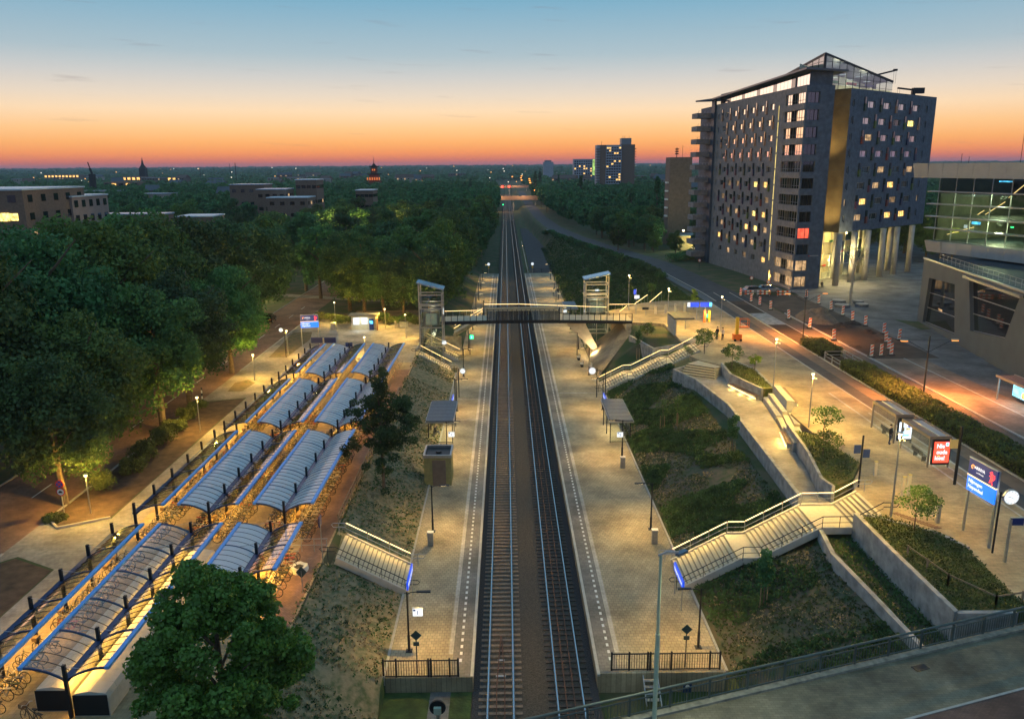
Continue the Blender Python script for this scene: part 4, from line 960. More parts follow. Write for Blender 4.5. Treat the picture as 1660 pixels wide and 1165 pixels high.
def number_sign(x, y, z, num, label):
    t = thing('platform_number_sign', label, 'sign', (x,y,z)); MB().box(-.3,.3,-.07,.07,-.25,.25).build('light_box', white_lit, t); MB().box(-.33,.33,-.06,.06,.25,.29).build('frame', galv, t)
    panel_text(t, num, .36, (0,-.08,-.02)); MB().box(-.27,-.12,-.085,-.075,.1,.21).build('logo', nsblue, t); return t
number_sign(-5.62,43.6,3.55,'1','glowing white platform 1 sign hung on the nearest left lamp post'); number_sign(-5.75,76.9,3.5,'1','glowing white platform 1 sign in front of the left glass shelter')
number_sign(11.4,76.3,3.5,'2','glowing white platform 2 sign in front of the right glass shelter'); number_sign(-9.5,117.4,4.2,'1','glowing white platform 1 sign at the foot of the left lift'); number_sign(11.0,147.,3.5,'2','glowing white platform sign at the shelter beyond the footbridge')
t = thing('exit_sign', 'glowing green running-figure sign on a black post on the left platform', 'sign', (-5.9,123.5,ZP)); MB().tube([(0,0,0),(0,0,3.4)],.05,6).build('post', black, t); MB().box(.02,.6,-.06,.06,2.6,3.2).build('light_box', green_lit, t); MB().box(.25,.36,-.075,-.065,2.72,3.05).box(.2,.42,-.075,-.065,2.9,2.95).build('running_figure', white_lit, t)
def name_board(x, y0, y1, sgn, label, z0=1.75, z1=2.3):
    t = thing('station_name_board', label, 'sign', (0,0,0)); MB().box(x-.06,x+.06,y0,y1,ZP+z0,ZP+z1).build('board', nsblue_lit, t)
    for y in (y0+.3,y1-.3): MB().box(x-.03,x+.03,y-.03,y+.03,ZP,ZP+z0).build('leg', galv, t)
    panel_text(t, 'Nijmegen Heyendaal', .3, (x+sgn*.065,(y0+y1)/2,ZP+(z0+z1)/2), R(90), R(90)*sgn, white_lit, sx=.95)
name_board(-6.8,47.9,50.6,1,'blue lit station name board at the foot of the short left stairs'); name_board(11.6,47.6,50.4,-1,'blue lit station name board at the foot of the long right stairs')
name_board(-6.6,90.5,93,1,'blue lit station name board near the left glass shelter'); name_board(11.75,90.5,93,-1,'blue lit station name board near the right glass shelter')
def clock(x, y, z0, h, r, label, sx):
    t = thing('station_clock', label, 'clock', (x,y,z0)); MB().tube([(0,0,0),(0,0,h)],.06,8).build('pole', black, t); MB().tube([(0,0,h-.35),(sx*.2,0,h-.35)],.04,6).build('bracket', black, t)
    MB().disc((sx*(.2+r),0,h-.35),(0,1,0),r+.05,24,.16).build('case', galv, t); MB().disc((sx*(.2+r),0,h-.35),(0,1,0),r,24,.2).build('dial', white_lit, t)
    c = (sx*(.2+r),-.11,h-.35); MB().beam((c[0],c[1],c[2]),(c[0]-r*.55,c[1],c[2]+r*.15),.05,.02).beam((c[0],c[1],c[2]),(c[0]+r*.35,c[1],c[2]-r*.2),.06,.02).build('hands', black, t)
    mk = MB()
    for a in range(12): s_, c_ = math.sin(a*R(30)), math.cos(a*R(30)); mk.beam((c[0]+r*.78*s_,c[1],c[2]+r*.78*c_),(c[0]+r*.93*s_,c[1],c[2]+r*.93*c_),.03,.015)
    mk.build('hour_marks', black, t); return t
clock(-6.3,99.4,ZP,3.9,.33,'round white clock on a black pole on the left platform',1); clock(11.6,98.9,ZP,3.9,.42,'round white clock on a black pole at the foot of the second right stairs',-1); clock(30.25,45.1,ZR,4.1,.44,'round white clock on a black pole beside the big blue station sign on the square',1)
def diamond(x, y, label):
    t = thing('diamond_sign', label, 'sign', (x,y,ZP)); MB().tube([(0,0,-.2),(0,0,2.3)],.03,6).build('post', darkmetal, t)
    m = MB(); m.v = [(0,-.03,2.2),(.33,-.03,2.53),(0,-.03,2.86),(-.33,-.03,2.53),(0,.0,2.2),(.33,.0,2.53),(0,.0,2.86),(-.33,.0,2.53)]; m.f = [(0,1,2,3),(7,6,5,4),(0,4,5,1),(1,5,6,2),(2,6,7,3),(3,7,4,0)]
    m.build('plate', mat('sign_back', (.07,.11,.1), .5, .3, var=.1), t); MB().box(-.17,.17,-.05,.01,1.85,2.1).build('small_plate', MAT['sign_back'], t)
diamond(-5.5,41.45,'dark diamond sign on a post behind the left end fence'); diamond(10.5,41.75,'dark diamond sign on a post behind the right end fence')
for x, y, lb in ((-6.2,57.8,'left platform nearest the short stairs'),(11.6,57.8,'right platform nearest the long stairs'),(11.4,74.,'right platform before the glass shelter'),(12.2,93.5,'right platform behind the name board')):
    t = thing('litter_bin', 'grey litter bin on the '+lb, 'litter bin', (x,y,ZP)); MB().prism([(-.22,-.18),(.22,-.18),(.22,.18),(-.22,.18)],.03,1.12).build('body', galv, t); MB().prism([(-.25,-.2),(.25,-.2),(.25,.2),(-.25,.2)],1.125,1.2).build('lid', whitepaint, t)
def glass_shelter(x0, x1, y0, y1, label, poster=None):
    t = thing('platform_shelter', label, 'shelter', (0,0,0)); zt = ZP+2.75
    n = 6
    for k in range(n): a = y0+(y1-y0)*k/n; MB().box(x0,x1,a+.02,a+(y1-y0)/n-.02,zt,zt+.12).build('roof_panel', slate, t)
    MB().box(x0-.08,x1+.08,y0-.1,y1+.1,zt-.14,zt-.01).build('roof_frame', galv, t)
    for x in (x0+.15,x1-.15):
        for y in (y0+1.,(y0+y1)/2,y1-1.): MB().box(x-.04,x+.04,y-.04,y+.04,ZP,zt-.14).build('post', darkmetal, t)
    wallx = x0+.15 if x0 < 0 else x1-.15
    for a, b in ((y0+1.05,(y0+y1)/2-.05),((y0+y1)/2+.05,y1-1.05)): MB().box(wallx-.01,wallx+.01,a,b,ZP+.15,zt-.3).build('glass_pane', glass, t)
    for y in (y0+1.,y1-1.): MB().box(x0+.2,x1-.9 if x0 < 0 else x1-.2,y-.01,y+.01,ZP+.15,zt-.3).build('glass_pane', glass, t)
    MB().box(x0+.2,x1-.2,y0+.97,y0+1.03,ZP+.1,ZP+.16).build('bottom_rail', darkmetal, t)
    s = 1 if x0 < 0 else -1; bx = wallx+s*.35
    b = MB(); 
    for k in range(5): MB().box(bx-.22,bx+.22,y0+2+k*.75,y0+2.6+k*.75,ZP+.42,ZP+.48).build('seat', darkmetal, t)
    MB().beam((bx,y0+1.9,ZP+.38),(bx,y0+5.8,ZP+.38),.06,.06).build('seat_beam', galv, t)
    if poster: MB().box(x0+.5,x1-1.1,y1-1.1,y1-1.06,ZP+.5,ZP+2.2).build('poster', poster, t)
    MB().box((x0+x1)/2-.06,(x0+x1)/2+.06,y0+1.2,y1-1.2,zt-.2,zt-.145).build('lamp_strip', led_soft, t); area(((x0+x1)/2,(y0+y1)/2,zt-.25), 130, (1,.8,.42), .8, 5, t)
glass_shelter(-8.75,-5.85,80.8,88.4,'left glass platform shelter with a dark slatted roof and an orange poster', emitter('poster_orange', (1.,.4,.08), .8, .8, 2.)); glass_shelter(10.95,13.4,80.4,88.5,'right glass platform shelter with a dark slatted roof'); glass_shelter(11.2,13.6,149,157,'glass platform shelter on the right platform beyond the footbridge')
t = thing('equipment_room', 'brown brick box with a sunken dark roof on the left platform behind the glass shelter', 'kiosk', (0,0,0))
MB().box(-7.9,-5.35,70,72.8,ZP,ZP+2.75).build('wall', mat('mustard_brick', (.27,.25,.1), .8, var=.2, scale=3), t); MB().box(-7.1,-5.85,69.94,69.995,ZP+.05,ZP+2.55).build('door', mat('brown_door', (.17,.13,.1), .7, var=.15), t)
MB().box(-7.95,-5.3,69.93,70.08,ZP+2.76,ZP+3.05).box(-7.95,-5.3,72.7,72.85,ZP+2.76,ZP+3.05).box(-7.95,-7.8,70.09,72.69,ZP+2.76,ZP+3.05).box(-5.45,-5.3,70.09,72.69,ZP+2.76,ZP+3.05).build('parapet', galv, t); MB().box(-7.79,-5.46,70.1,72.68,ZP+2.752,ZP+2.8).build('roof', black, t); MB().disc((-6.6,71.4,ZP+2.87),(0,0,1),.28,16,.14).build('roof_vent', darkmetal, t)
for k, (x, y) in enumerate(((11.2,115.2),(11.1,119.5),(12.1,112),(12.3,113.6))):
    t = thing('bench', 'grey platform seat under the footbridge, '+['nearest the brace','beside the wall','first on the right edge','second on the right edge'][k], 'bench', (x,y,ZP)); MB().box(-.25,.25,-.6,.6,.42,.48).build('seat', galv, t); MB().box(.2,.26,-.6,.6,.5,.9).build('backrest', galv, t); MB().box(-.2,.2,-.5,-.44,0,.42).build('leg', darkmetal, t); MB().box(-.2,.2,.44,.5,0,.42).build('leg', darkmetal, t)
for k, (x, y, h) in enumerate(((12.4,96.5,4.2),(-6.6,96.3,3.4),(11.0,121,4.),(11.,174,4))):
    t = thing('signal_post', 'black frame post '+['at the foot of the second right stairs','behind the clock on the left platform','under the footbridge','on the far right platform'][k], 'post', (x,y,ZP)); MB().tube([(0,0,0),(0,0,h)],.06,6).build('pole', black, t); MB().beam((0,0,h),(-1.3,0,h),.06,.06).build('crossbar', black, t)
t = thing('ladder_steps', 'small metal steps going down from the end of the right platform', 'steps', (8.3,41.1,0))
for k in range(4): MB().box(-.4,.4,-.35-k*.32,-.1-k*.32,ZP-.28-k*.2,ZP-.24-k*.2).build('step', galv, t)
for s in (-.43,.43): MB().beam((s,0,ZP-.1),(s,-1.5,ZP-1.05),.05,.12).build('stringer', galv, t)
t = thing('warning_sign', 'small dark blue notice plate on the outside of the right end fence', 'sign', (10.2,39.8,0)); MB().tube([(0,0,-.4),(0,0,1.)],.03,6).build('post', galv, t); MB().box(-.25,.25,-.03,0,.5,1.1).build('plate', darkblue, t); MB().disc((0,-.045,.9),(0,1,0),.12,12,.02).build('symbol', whitepaint, t)
t = thing('signal_cabinet', 'domed black relay signal standing on the path below the left platform', 'signal', (-4.,37.9,-.1)); MB().tube([(0,0,0),(0,0,.9)],.12,8).build('post', galv, t); MB().disc((0,0,1.25),(0,1,0),.45,20,.12).build('hood', black, t); MB().box(-.2,.2,-.25,-.065,.95,1.35).build('lamp_box', mat('pale_green_box', (.4,.5,.42), .5, var=.1), t)
# ================================================================== student tower
T = thing('apartment_tower', 'tall dark brick apartment tower on round columns, with a glass wedge on top', 'building', (0,0,0))
u = Vector((-.0839,.99647)).normalized(); nL = Vector((-u.y, u.x)); oL = Vector((55.7,153.1)); LL = 50.9
rnd = random.Random(5)
rowsz = [41.35-3.1*i for i in range(11)]
op = []; wins = []; boxes = []
for i, z in enumerate(rowsz):
    odd = i % 2 == 0
    for k in range(6):
        s_ = (15.1+5.2*k) if odd else (16.4+5.2*k)
        if s_+1.15 > 48: continue
        op.append((s_-1.15, s_+1.15, z-.62, z+.63)); wins.append((s_, z, i, k))
        b_ = (17.8+5.2*k) if odd else (14.25+5.2*k)
        if i < 10: boxes.append((b_, z, i, k))
    op.append((46.2,46.9,z-.6,z+.6)); wins.append((46.55,z,i,9))
for k in range(6): pass
corner = [42.05-3.12*i for i in range(12)]
for i, z in enumerate(corner): op.append((-.0+.0, 9.1, z-1.0, z+.95)) if False else op.append((.35,9.1,z-1.0,z+.95))
op.append((6.5,48.2,44.25,45.05)) if False else None
m = MB(); pt = facade(m, oL, u, LL, ZR-.5, 44.2, op, nL, .35); m.build('wall', lightbrick, T)
def onw(o, u_, s_, d=0, n=None): return (o[0]+u_[0]*s_+n[0]*d, o[1]+u_[1]*s_+n[1]*d)
def wbox(o, u_, n, s0, s1, d0, d1, z0, z1, mb=None):
    mb = mb or MB(); P = [onw(o,u_,s0,d0,n), onw(o,u_,s1,d0,n), onw(o,u_,s1,d1,n), onw(o,u_,s0,d1,n)]
    return mb.prism(P, z0, z1)
def window(o, u_, n, s0, s1, z0, z1, m_, depth=.28, fr=True, parent=None):
    f = MB()
    for a, b, c, d in ((s0,s1,z0,z0+.07),(s0,s1,z1-.07,z1),(s0,s0+.07,z0+.07,z1-.07),(s1-.07,s1,z0+.07,z1-.07)): wbox(o,u_,n,a,b,-depth,-depth+.08,c,d,f)
    wbox(o,u_,n,s0+(s1-s0)*.35-.03,s0+(s1-s0)*.35+.03,-depth,-depth+.08,z0+.07,z1-.07,f)
    fo = f.build('window', mat('window_frame', (.32,.33,.33), .5, var=0), parent or T)
    wbox(o,u_,n,s0+.07,s1-.07,-depth-.02,-depth+.02,z0+.07,z1-.07).build('pane', m_, fo)
colr = [mat('box_'+k, c, .45, var=.1) for k, c in (('green',(.06,.11,.03)),('purple',(.07,.03,.07)),('red',(.15,.03,.025)),('dark_green',(.02,.05,.03)),('blue',(.02,.035,.09)),('copper_reflection',(.35,.2,.13)))]
lit_at = {(5,0):lit_warm,(5,1):lit_yellow,(7,0):lit_warm,(7,1):lit_yellow,(8,1):lit_yellow,(8,2):lit_warm,(9,3):lit_dim,(8,5):lit_dim,(9,5):lit_warm,(10,0):lit_warm,(5,0):lit_warm,(9,2):lit_dim,(9,1):lit_dim,(7,3):lit_dim,(10,4):lit_dim,(8,0):lit_dim}
for s_, z, i, k in wins:
    w_ = .35 if k == 9 else 1.15
    m_ = lit_at.get((i,k)) or (mirrorglass if i < 4 else (halfglass if i == 4 else rnd.choice((darkglass,curtain,lit_faint,lit_faint,darkglass))))
    window(oL, u, nL, s_-w_, s_+w_, z-.6, z+.61, m_)
for s_, z, i, k in boxes:
    a = wbox(oL,u,nL,s_-.28,s_+.28,.0,.22,z+.1,z+1.35).build('window_box', halfglass if i < 1 else darkglass, T)
    wbox(oL,u,nL,s_-.34,s_+.34,.0,.3,z-1.3,z+.08).build('window_box', colr[rnd.randrange(5)] if i > 3 else colr[5], T)  # upper rows: orange sky reflection put into the box colour
# vertical light slot
for k in range(10): wbox(oL,u,nL,11.7,11.88,.0,.05,41.3-3.1*k-2.75,41.3-3.1*k).build('light_slot', emitter('slot_light',(1.,.75,.22),.8,.4,.5), T)
# corner galleries with recessed loggias and their parapets
for i, z in enumerate(corner):
    gm = darkglass if i > 4 else (halfglass if i > 3 else mirrorglass)
    if i == 9: gm = halfglass
    for a, b, dp in ((6.7,7.8,.3),(7.9,9.0,.3),(.45,1.5,.3),(1.55,2.6,.3),(2.65,3.7,.3)): wbox(oL,u,nL,a,b,-dp-.03,-dp,z-.95,z+.9).build('pane', gm if not (i in (10,11)) else lit_dim, T)
    for a, b in ((3.8,4.7),(4.75,5.65),(5.7,6.6)): wbox(oL,u,nL,a,b,-1.4,-1.37,z-.95,z+.9).build('pane', darkglass if i not in (1,) else lit_dim, T)
    f = MB(); wbox(oL,u,nL,.35,9.1,-.02,.02,z-.45,z-.4,f); wbox(oL,u,nL,3.75,6.65,-1.5,-1.45,z-1,z+.95,f) if False else None
    for k in range(9): wbox(oL,u,nL,.35+k*1.08,.4+k*1.08,-.06,.0,z-1,z+.95,f)
    f.build('frame', mat('window_frame', (.3,.31,.3), .5), T)
    wbox(oL,u,nL,.0,9.3,.0,.35,z-2.15,z-1.02).build('parapet', lightbrick, T)
# end face of the left wing
ue = Vector((.976,.2166)).normalized(); nE = Vector((ue.y,-ue.x)); LE = 5.85
opE = [(.35,2.9,z-1.0,z+.95) for z in corner]
m = MB(); facade(m, oL, ue, LE, ZR-.5, 44.2, opE, nE, .35); m.build('wall', darkbrick, T)
for i, z in enumerate(corner):
    gm = lit_red if i == 8 else (lit_dim if i in (10,11) else (darkglass if i > 4 else halfglass))
    for a, b in ((.4,1.15),(1.2,1.95),(2.1,2.85)): wbox(oL,ue,nE,a,b,-.33,-.3,z-.95,z+.9).build('pane', gm, T)
pE = oL+ue*LE
dR = Vector((u.x,u.y))
m = MB(); A = [tuple(pE), tuple(pE+u*50), tuple(oL+u*LL+ue*6)]
m.quad((*pE,ZR-.5),(*(pE+u*LL),ZR-.5),(*(pE+u*LL),44.2),(*pE,44.2)); m.quad((*(pE+u*LL),ZR-.5),(*(oL+u*LL),ZR-.5),(*(oL+u*LL),44.2),(*(pE+u*LL),44.2)); m.build('wall', darkbrick, T)
m = MB(); m.face([(*(oL),44.2),(*pE,44.2),(*(pE+u*LL),44.2),(*(oL+u*LL),44.2)]); m.build('roof', metalclad, T)
MB().box(-1,1,-1,1,-1,1)
# penthouse ribbon and oversailing roof
wbox(oL,u,nL,.8,48.5,-5.2,-.9,44.2,46.6).build('penthouse_wall', darkbrick, T)
for k in range(24):
    a = 7+k*1.72
    wbox(oL,u,nL,a,a+1.62,-.88,-.82,44.25,46.35-.028*a+.2).build('pane', mirrorglass if k % 5 else halfglass, T)
for k in range(5): wbox(oL,ue,nE,.9+k*.95,1.8+k*.95,-.78,-.72,44.25,46.4).build('pane', halfglass, T)
for k in range(4): wbox(oL,u,nL,.9+k*1.3,2.1+k*1.3,-.88,-.82,44.25,46.4).build('pane', mirrorglass, T)
r = MB(); c1 = oL-u*1.4+nL*1.0; c2 = pE-u*.9+ue*2.; c3 = pE+u*52; c4 = oL+u*54+nL*3.6; c5 = oL+u*50+nL*1.
pr = [(c1,46.75),(c2,46.5),(c3,45.4),(c4,45.2),(c5,45.4)]; r.v = [(*p,z) for p,z in pr]+[(*p,z+.35) for p,z in pr]
r.f = [(4,3,2,1,0),(5,6,7,8,9)]+[(i,(i+1)%5,(i+1)%5+5,i+5) for i in range(5)]; r.build('roof_slab', mat('roof_edge_metal', (.12,.13,.15), .4, .5, var=.1), T)
# far end: dark strip and stacked balconies
wbox(oL,u,nL,48.6,50.8,.0,.5,ZR-.5,45.4).build('dark_strip', mat('blue_grey_panel', (.05,.075,.11), .5, .2, var=.1), T)
for i in range(13):
    z = 42.6-3.1*i-1.2
    o = wbox(oL,u,nL,51.2,55.5,.2,3.9,z-.15,z+1.05).build('balcony', lightbrick, T)
    f = MB()
    for k in range(5): wbox(oL,u,nL,51.25,51.3,.4+k*.8,.45+k*.8,z+1.05,z+1.5,f)
    wbox(oL,u,nL,51.25,51.3,.4,3.7,z+1.48,z+1.52,f); f.build('balcony_rail', galv, o)
wbox(oL,u,nL,51.2,60,-6,.1,ZR-.5,44).build('wall', darkbrick, T)
# right wing on columns
uR = Vector((.777,.629)).normalized(); nR = Vector((uR.y,-uR.x)); oR = Vector((66.8,160.)); LR = 37.2; RZ0, RZ1 = 16.6, 44.15
opR = []; wr = []; br_ = []
for i in range(8):
    z = 41.45-3.17*i; odd = i % 2 == 0
    for k in range(4):
        s_ = (8.5+6.45*k) if odd else (7.0+6.4*k); opR.append((s_-1.5,s_+1.5,z-.65,z+.65)); wr.append((s_,z,i,k,1.5))
        br_.append(((5.65+6.5*k) if odd else (10.3+6.4*k), z, i, k))
    for s_ in (1.3,32.9): opR.append((s_-.4,s_+.4,z-.7,z+.7)); wr.append((s_,z,i,9,.4))
m = MB(); facade(m, oR, uR, LR, RZ0, RZ1, opR, nR, .35); m.build('wall', darkbrick, T)
litR = {(1,3):lit_yellow,(2,0):lit_dim,(1,2):halfglass,(5,1):lit_dim,(5,2):lit_warm,(6,0):lit_warm,(7,2):lit_warm,(7,3):lit_warm,(7,0):lit_dim,(4,3):lit_dim,(6,9):lit_dim,(4,1):lit_dim}
for s_, z, i, k, w_ in wr: window(oR, uR, nR, s_-w_+.02, s_+w_-.02, z-.63, z+.63, litR.get((i,k)) or (halfglass if k == 9 else (mirrorglass if i < 4 else (halfglass if i < 5 else rnd.choice((darkglass,curtain,lit_faint))))))
for s_, z, i, k in br_:
    wbox(oR,uR,nR,s_-.3,s_+.3,.0,.22,z+.1,z+1.35).build('window_box', halfglass if i < 3 else darkglass, T); wbox(oR,uR,nR,s_-.36,s_+.36,.0,.3,z-1.3,z+.08).build('window_box', colr[rnd.randrange(6)], T)
pR = oR+uR*LR; bR = nR*-11
m = MB(); q = lambda p, z: (p[0], p[1], z)
m.quad(q(pR,RZ0),q(pR+bR,RZ0),q(pR+bR,RZ1),q(pR,RZ1)); m.face([q(oR,RZ0),q(pR,RZ0),q(pR+bR,RZ0),q(oR+bR,RZ0)]); m.face([q(oR,RZ1),q(pR,RZ1),q(pR+bR,RZ1),q(oR+bR,RZ1)]); m.quad(q(oR+bR,RZ0),q(pR+bR,RZ0),q(pR+bR,RZ1),q(oR+bR,RZ1)); m.build('wall', darkbrick, T)
for k in range(9): m = MB(); z0 = RZ0+k*3.06; a = oR; b = oR+bR; m.quad(q(a,z0+.02),q(b,z0+.02),q(b,z0+3.04),q(a,z0+3.04)); m.build('side_panel', goldpanel, T)
MB().quad(q(oR-nR*.05-uR*-.05,RZ0),q(oR+bR+uR*.05,RZ0),q(oR+bR+uR*.05,RZ1),q(oR-nR*.05+uR*.05,RZ1)).build('wall', darkbrick, T)
light('SPOT', (62.2,158.6,15.), 4200, (1,.72,.25), T, .3, R(75), (R(158),0,R(-38)), .9, 'wall_light'); light('SPOT', (61.8,159.6,30.), 1500, (1,.72,.25), T, .3, R(90), (R(150),0,R(-38)), .9, 'wall_light')
for k, (x, y) in enumerate([(65.9,157.4),(70.8,161.8),(75.2,165.4),(80.4,169.8),(86.9,180.0),(85.2,173.6),(90.6,177.9),(69.5,167.5),(79,175.2)]):
    MB().tube([(x,y,ZR-.1),(x,y,RZ0+.0)], .6, 18).build('column', mat('column_concrete', (.36,.34,.31), .75, var=.18, scale=.8), T, smooth=True)
# lobby under the right wing
lob = oR+uR*1.0-nR*5.2
for k in range(7):
    for j in range(4):
        wbox(lob,uR,nR,k*2.9,k*2.9+2.8,-.02,.02,ZR+.2+j*2.5,ZR+2.6+j*2.5).build('lobby_pane', glass if (k+j) % 3 else mat('cream_panel', (.5,.44,.25), .6, var=.1), T)
wbox(lob,uR,nR,0,20,-6,-5.8,ZR,RZ0).build('lobby_wall', emitter('lobby_glow', (1.,.7,.22), .45, .6, .35), T)  # back wall made to glow, standing in for lamplight on it
f = MB()
for j in range(5): wbox(lob,uR,nR,0,20.3,-.06,.06,ZR+.1+j*2.5,ZR+.2+j*2.5,f)
for k in range(8): wbox(lob,uR,nR,k*2.9-.06,k*2.9,-.06,.06,ZR,RZ0,f)
f.build('lobby_frame', galv, T)
for k in range(6):
    p = lob+uR*(1.5+k*3.2)-nR*3; MB().tube([(p.x,p.y,ZR+3+(k%3)*2.8),(p.x,p.y,ZR+3.3+(k%3)*2.8)], .25, 8).build('lobby_lamp', lamp_warm, T); light('POINT', (p.x,p.y,ZR+3.6+(k%3)*2.6), 2600, (1,.75,.25), T, .3)
for k, (c, s_) in enumerate(((redpaint,2.),(mat('green_panel',(.03,.25,.06),.5,var=.1),5.),(redpaint,8.6),(mat('lime_panel',(.35,.4,.03),.5,var=.1),.8))): wbox(lob,uR,nR,s_,s_+2.2,.03,.1,ZR+2.7+2.5*((k*2)%3),ZR+3.1+2.5*((k*2)%3)).build('lobby_panel', c, T)
light('POINT', (68.5,158.5,12.5), 2600, (1,.78,.36), T, .5)
text('PANTHEON', .8, (*(oL+ue*4.1+nE*.06),ZR+6.2), (R(90),0,math.atan2(ue.y,ue.x)), mat('sign_grey', (.3,.3,.3), .6, var=0), T) if False else None
MB().box(0,.01,0,.01,0,.01)
wbox(oL,ue,nE,3.3,5.2,.0,.05,12.6,12.8).build('wall_lettering', mat('sign_grey', (.3,.3,.3), .6, var=0), T); wbox(oL,ue,nE,3.0,3.25,.0,.05,12.6,12.8).build('wall_lettering', redpaint, T)
# glass wedge on the roof
o3 = Vector((63.65,163.9)); ap = o3+uR*-1.7; endR = o3+uR*26.5; lf = ap+u*21; zA, zRr, zLf, zB = 50.8, 47.2, 48.3, 44.25
def glazed(a, b, za, zb, n, nm):
    g = MB()
    for k in range(n):
        p = a.lerp(b, k/n); q_ = a.lerp(b, (k+1)/n); z0 = za+(zb-za)*k/n; z1 = za+(zb-za)*(k+1)/n
        MB().quad((*p,zB),(*q_,zB),(*q_,z1-.12),(*p,z0-.12)).build('glass_pane', glassy('atrium_glass', (.7,.78,.76), .22), T)
        g.beam((*p,zB),(*p,z0),.1,.1)
        hz_ = zB+1.3
        while hz_ < min(z0, z1): g.beam((*p,hz_),(*q_,hz_),.06,.06); hz_ += 1.3
    g.beam((*a,za),(*b,zb),.3,.4); g.build('glazing_frame', darkmetal, T)
glazed(ap, endR, zA, zRr, 10, 0); glazed(ap, lf, zA, zLf, 8, 1)
MB().beam((*ap,zB),(*ap,zA),.4,.4).build('apex_post', darkmetal, T)
MB().face([(*ap,zA+.2),(*endR,zRr+.2),(*(endR-nR*9),zRr-.8),(*(lf+uR*8),zLf-1.6),(*lf,zLf+.2)]).build('atrium_roof', slate, T)
MB().face([(*(ap-nR*6+uR*1),zB),(*(endR-nR*5),zB),(*(endR-nR*5),zRr-.5),(*(ap-nR*6+uR*1),zA-1.2)]).build('atrium_back_wall', mat('pale_plaster', (.45,.46,.42), .8, var=.15), T)
for k, c in enumerate((MAT['green_panel'], redpaint, mat('blue_panel', (.02,.05,.3), .5, var=.1))): p = o3-nR*1.+uR*(1.5+k*7.5); MB().beam((*p,46.),(*(p+uR*4),46.),.1,.45).build('colour_band', c, T)
MB().face([(*(o3-nR*.4),44.4),(*(endR-nR*.4),44.4),(*(endR-nR*.4),45.35),(*(o3-nR*.4),45.35)]).build('lit_plinth', emitter('plinth_glow', (.8,.72,.3), .35, .4, .5), T)
for k in range(7):
    p = o3+uR*(1+k*3.4)-nR*2.5; MB().beam((*p,47.2+(k%2)*.8),(*(p-nR*1.5),47.2+(k%2)*.8),.2,.06).build('tube_lamp', white_soft, T)
light('POINT', (*(o3+uR*7-nR*2.5),47.3), 500, (1,.9,.6), T, .5); light('POINT', (*(o3+uR*18-nR*2.5),46.2), 350, (1,.9,.6), T, .5)
# roof cranes
for k, (x, z, rr, lb) in enumerate(((82.2,48.8,4.6,'slim window-cleaning gantry arm on the tower roof behind the glass wedge'),(91.1,45.4,4.0,'stubby window-cleaning gantry at the right end of the tower roof'))):
    t = thing('roof_crane', lb, 'crane', (x,185,z-4 if k == 0 else z-1.2)); h = 4 if k == 0 else 1.2
    MB().beam((0,0,0),(0,0,h+.3),.7,.7).build('mast', darkmetal, t); MB().beam((0 if k == 0 else 2.2,0,h+.2),(-.2+rr if k == 0 else -3.6,0,h+(1.2 if k == 0 else .9)),.3,.35).build('jib', darkmetal, t)
    MB().box(*((rr-.6,rr+.2,-.3,.3,h+1.1,h+1.5) if k == 0 else (-.2,2.3,-.5,.5,h-.3,h+.9))).build('winch', darkmetal, t)
    c = MB()
    for dx in (-.4,.4): X = (rr-.2 if k == 0 else -3.3)+dx*.6; c.beam((X,0,h+1),(X,0,h-1.6 if k == 0 else h-.2),.04,.04)
    c.build('cable', darkmetal, t)

# ================================================================== glass and concrete building at the right edge
T = thing('college_building', 'pale banded glass building over a dark sloping-windowed base at the right edge', 'building', (0,0,0))
og = Vector((57.1,84.)); ug = Vector((.178,.984)).normalized(); ng = Vector((-ug.y,ug.x)); LG = 37.
qd = lambda L_: L_
base = MB()
def wp(s_, z, d=0): return (og.x+ug.x*s_+ng.x*d, og.y+ug.y*s_+ng.y*d, z)
# outline wall around two slanted windows
W1 = [(34.6,6.6),(33.9,13.4),(23.6,13.9),(21.5,7.3)]; W2 = [(18.9,15.2),(4.0,15.2),(6.3,10.0),(16.4,8.9)]
z0, z1 = 5.8, 15.9
for poly in ([(37,z0),(37,z1),(33.9,13.4),(34.6,6.6)],[(37,z0),(34.6,6.6),(21.5,7.3),(19.5,z0)],[(37,z1),(20.8,z1),(23.6,13.9),(33.9,13.4)],[(20.8,z1),(18.9,15.2),(16.4,8.9),(19.5,z0),(21.5,7.3),(23.6,13.9)],[(19.5,z0),(16.4,8.9),(6.3,10.),(-20,z0)],[(20.8,z1),(-20,z1),(4.,15.2),(18.9,15.2)],[(-20,z1),(-20,z0),(6.3,10),(4,15.2)]):
    base.face([wp(a,b) for a, b in poly])
for Wd in (W1, W2):
    for (a, b), (c, d) in zip(Wd, Wd[1:]+Wd[:1]): base.quad(wp(a,b),wp(c,d),wp(c,d,-.6),wp(a,b,-.6))
rr_ = lambda s_, d: (og.x+ug.x*s_+ng.x*d, og.y+ug.y*s_+ng.y*d)
base.face([wp(37,z0),wp(37,z0,-25),wp(37,z1,-25),wp(37,z1)]); base.build('wall', mat('blue_grey_render', (.085,.105,.125), .75, var=.14, scale=.4, detail=9, bump=.15), T)
MB().face([wp(37,z1+.004),wp(-20,z1+.004),wp(-20,z1+.004,-25),wp(37,z1+.004,-25)]).build('roof', mat('blue_roof', (.03,.05,.07), .6, var=.2), T)
MB().beam(wp(37.1,z1+.1),wp(-20,z1+.1),.3,.2).build('coping', galv, T)
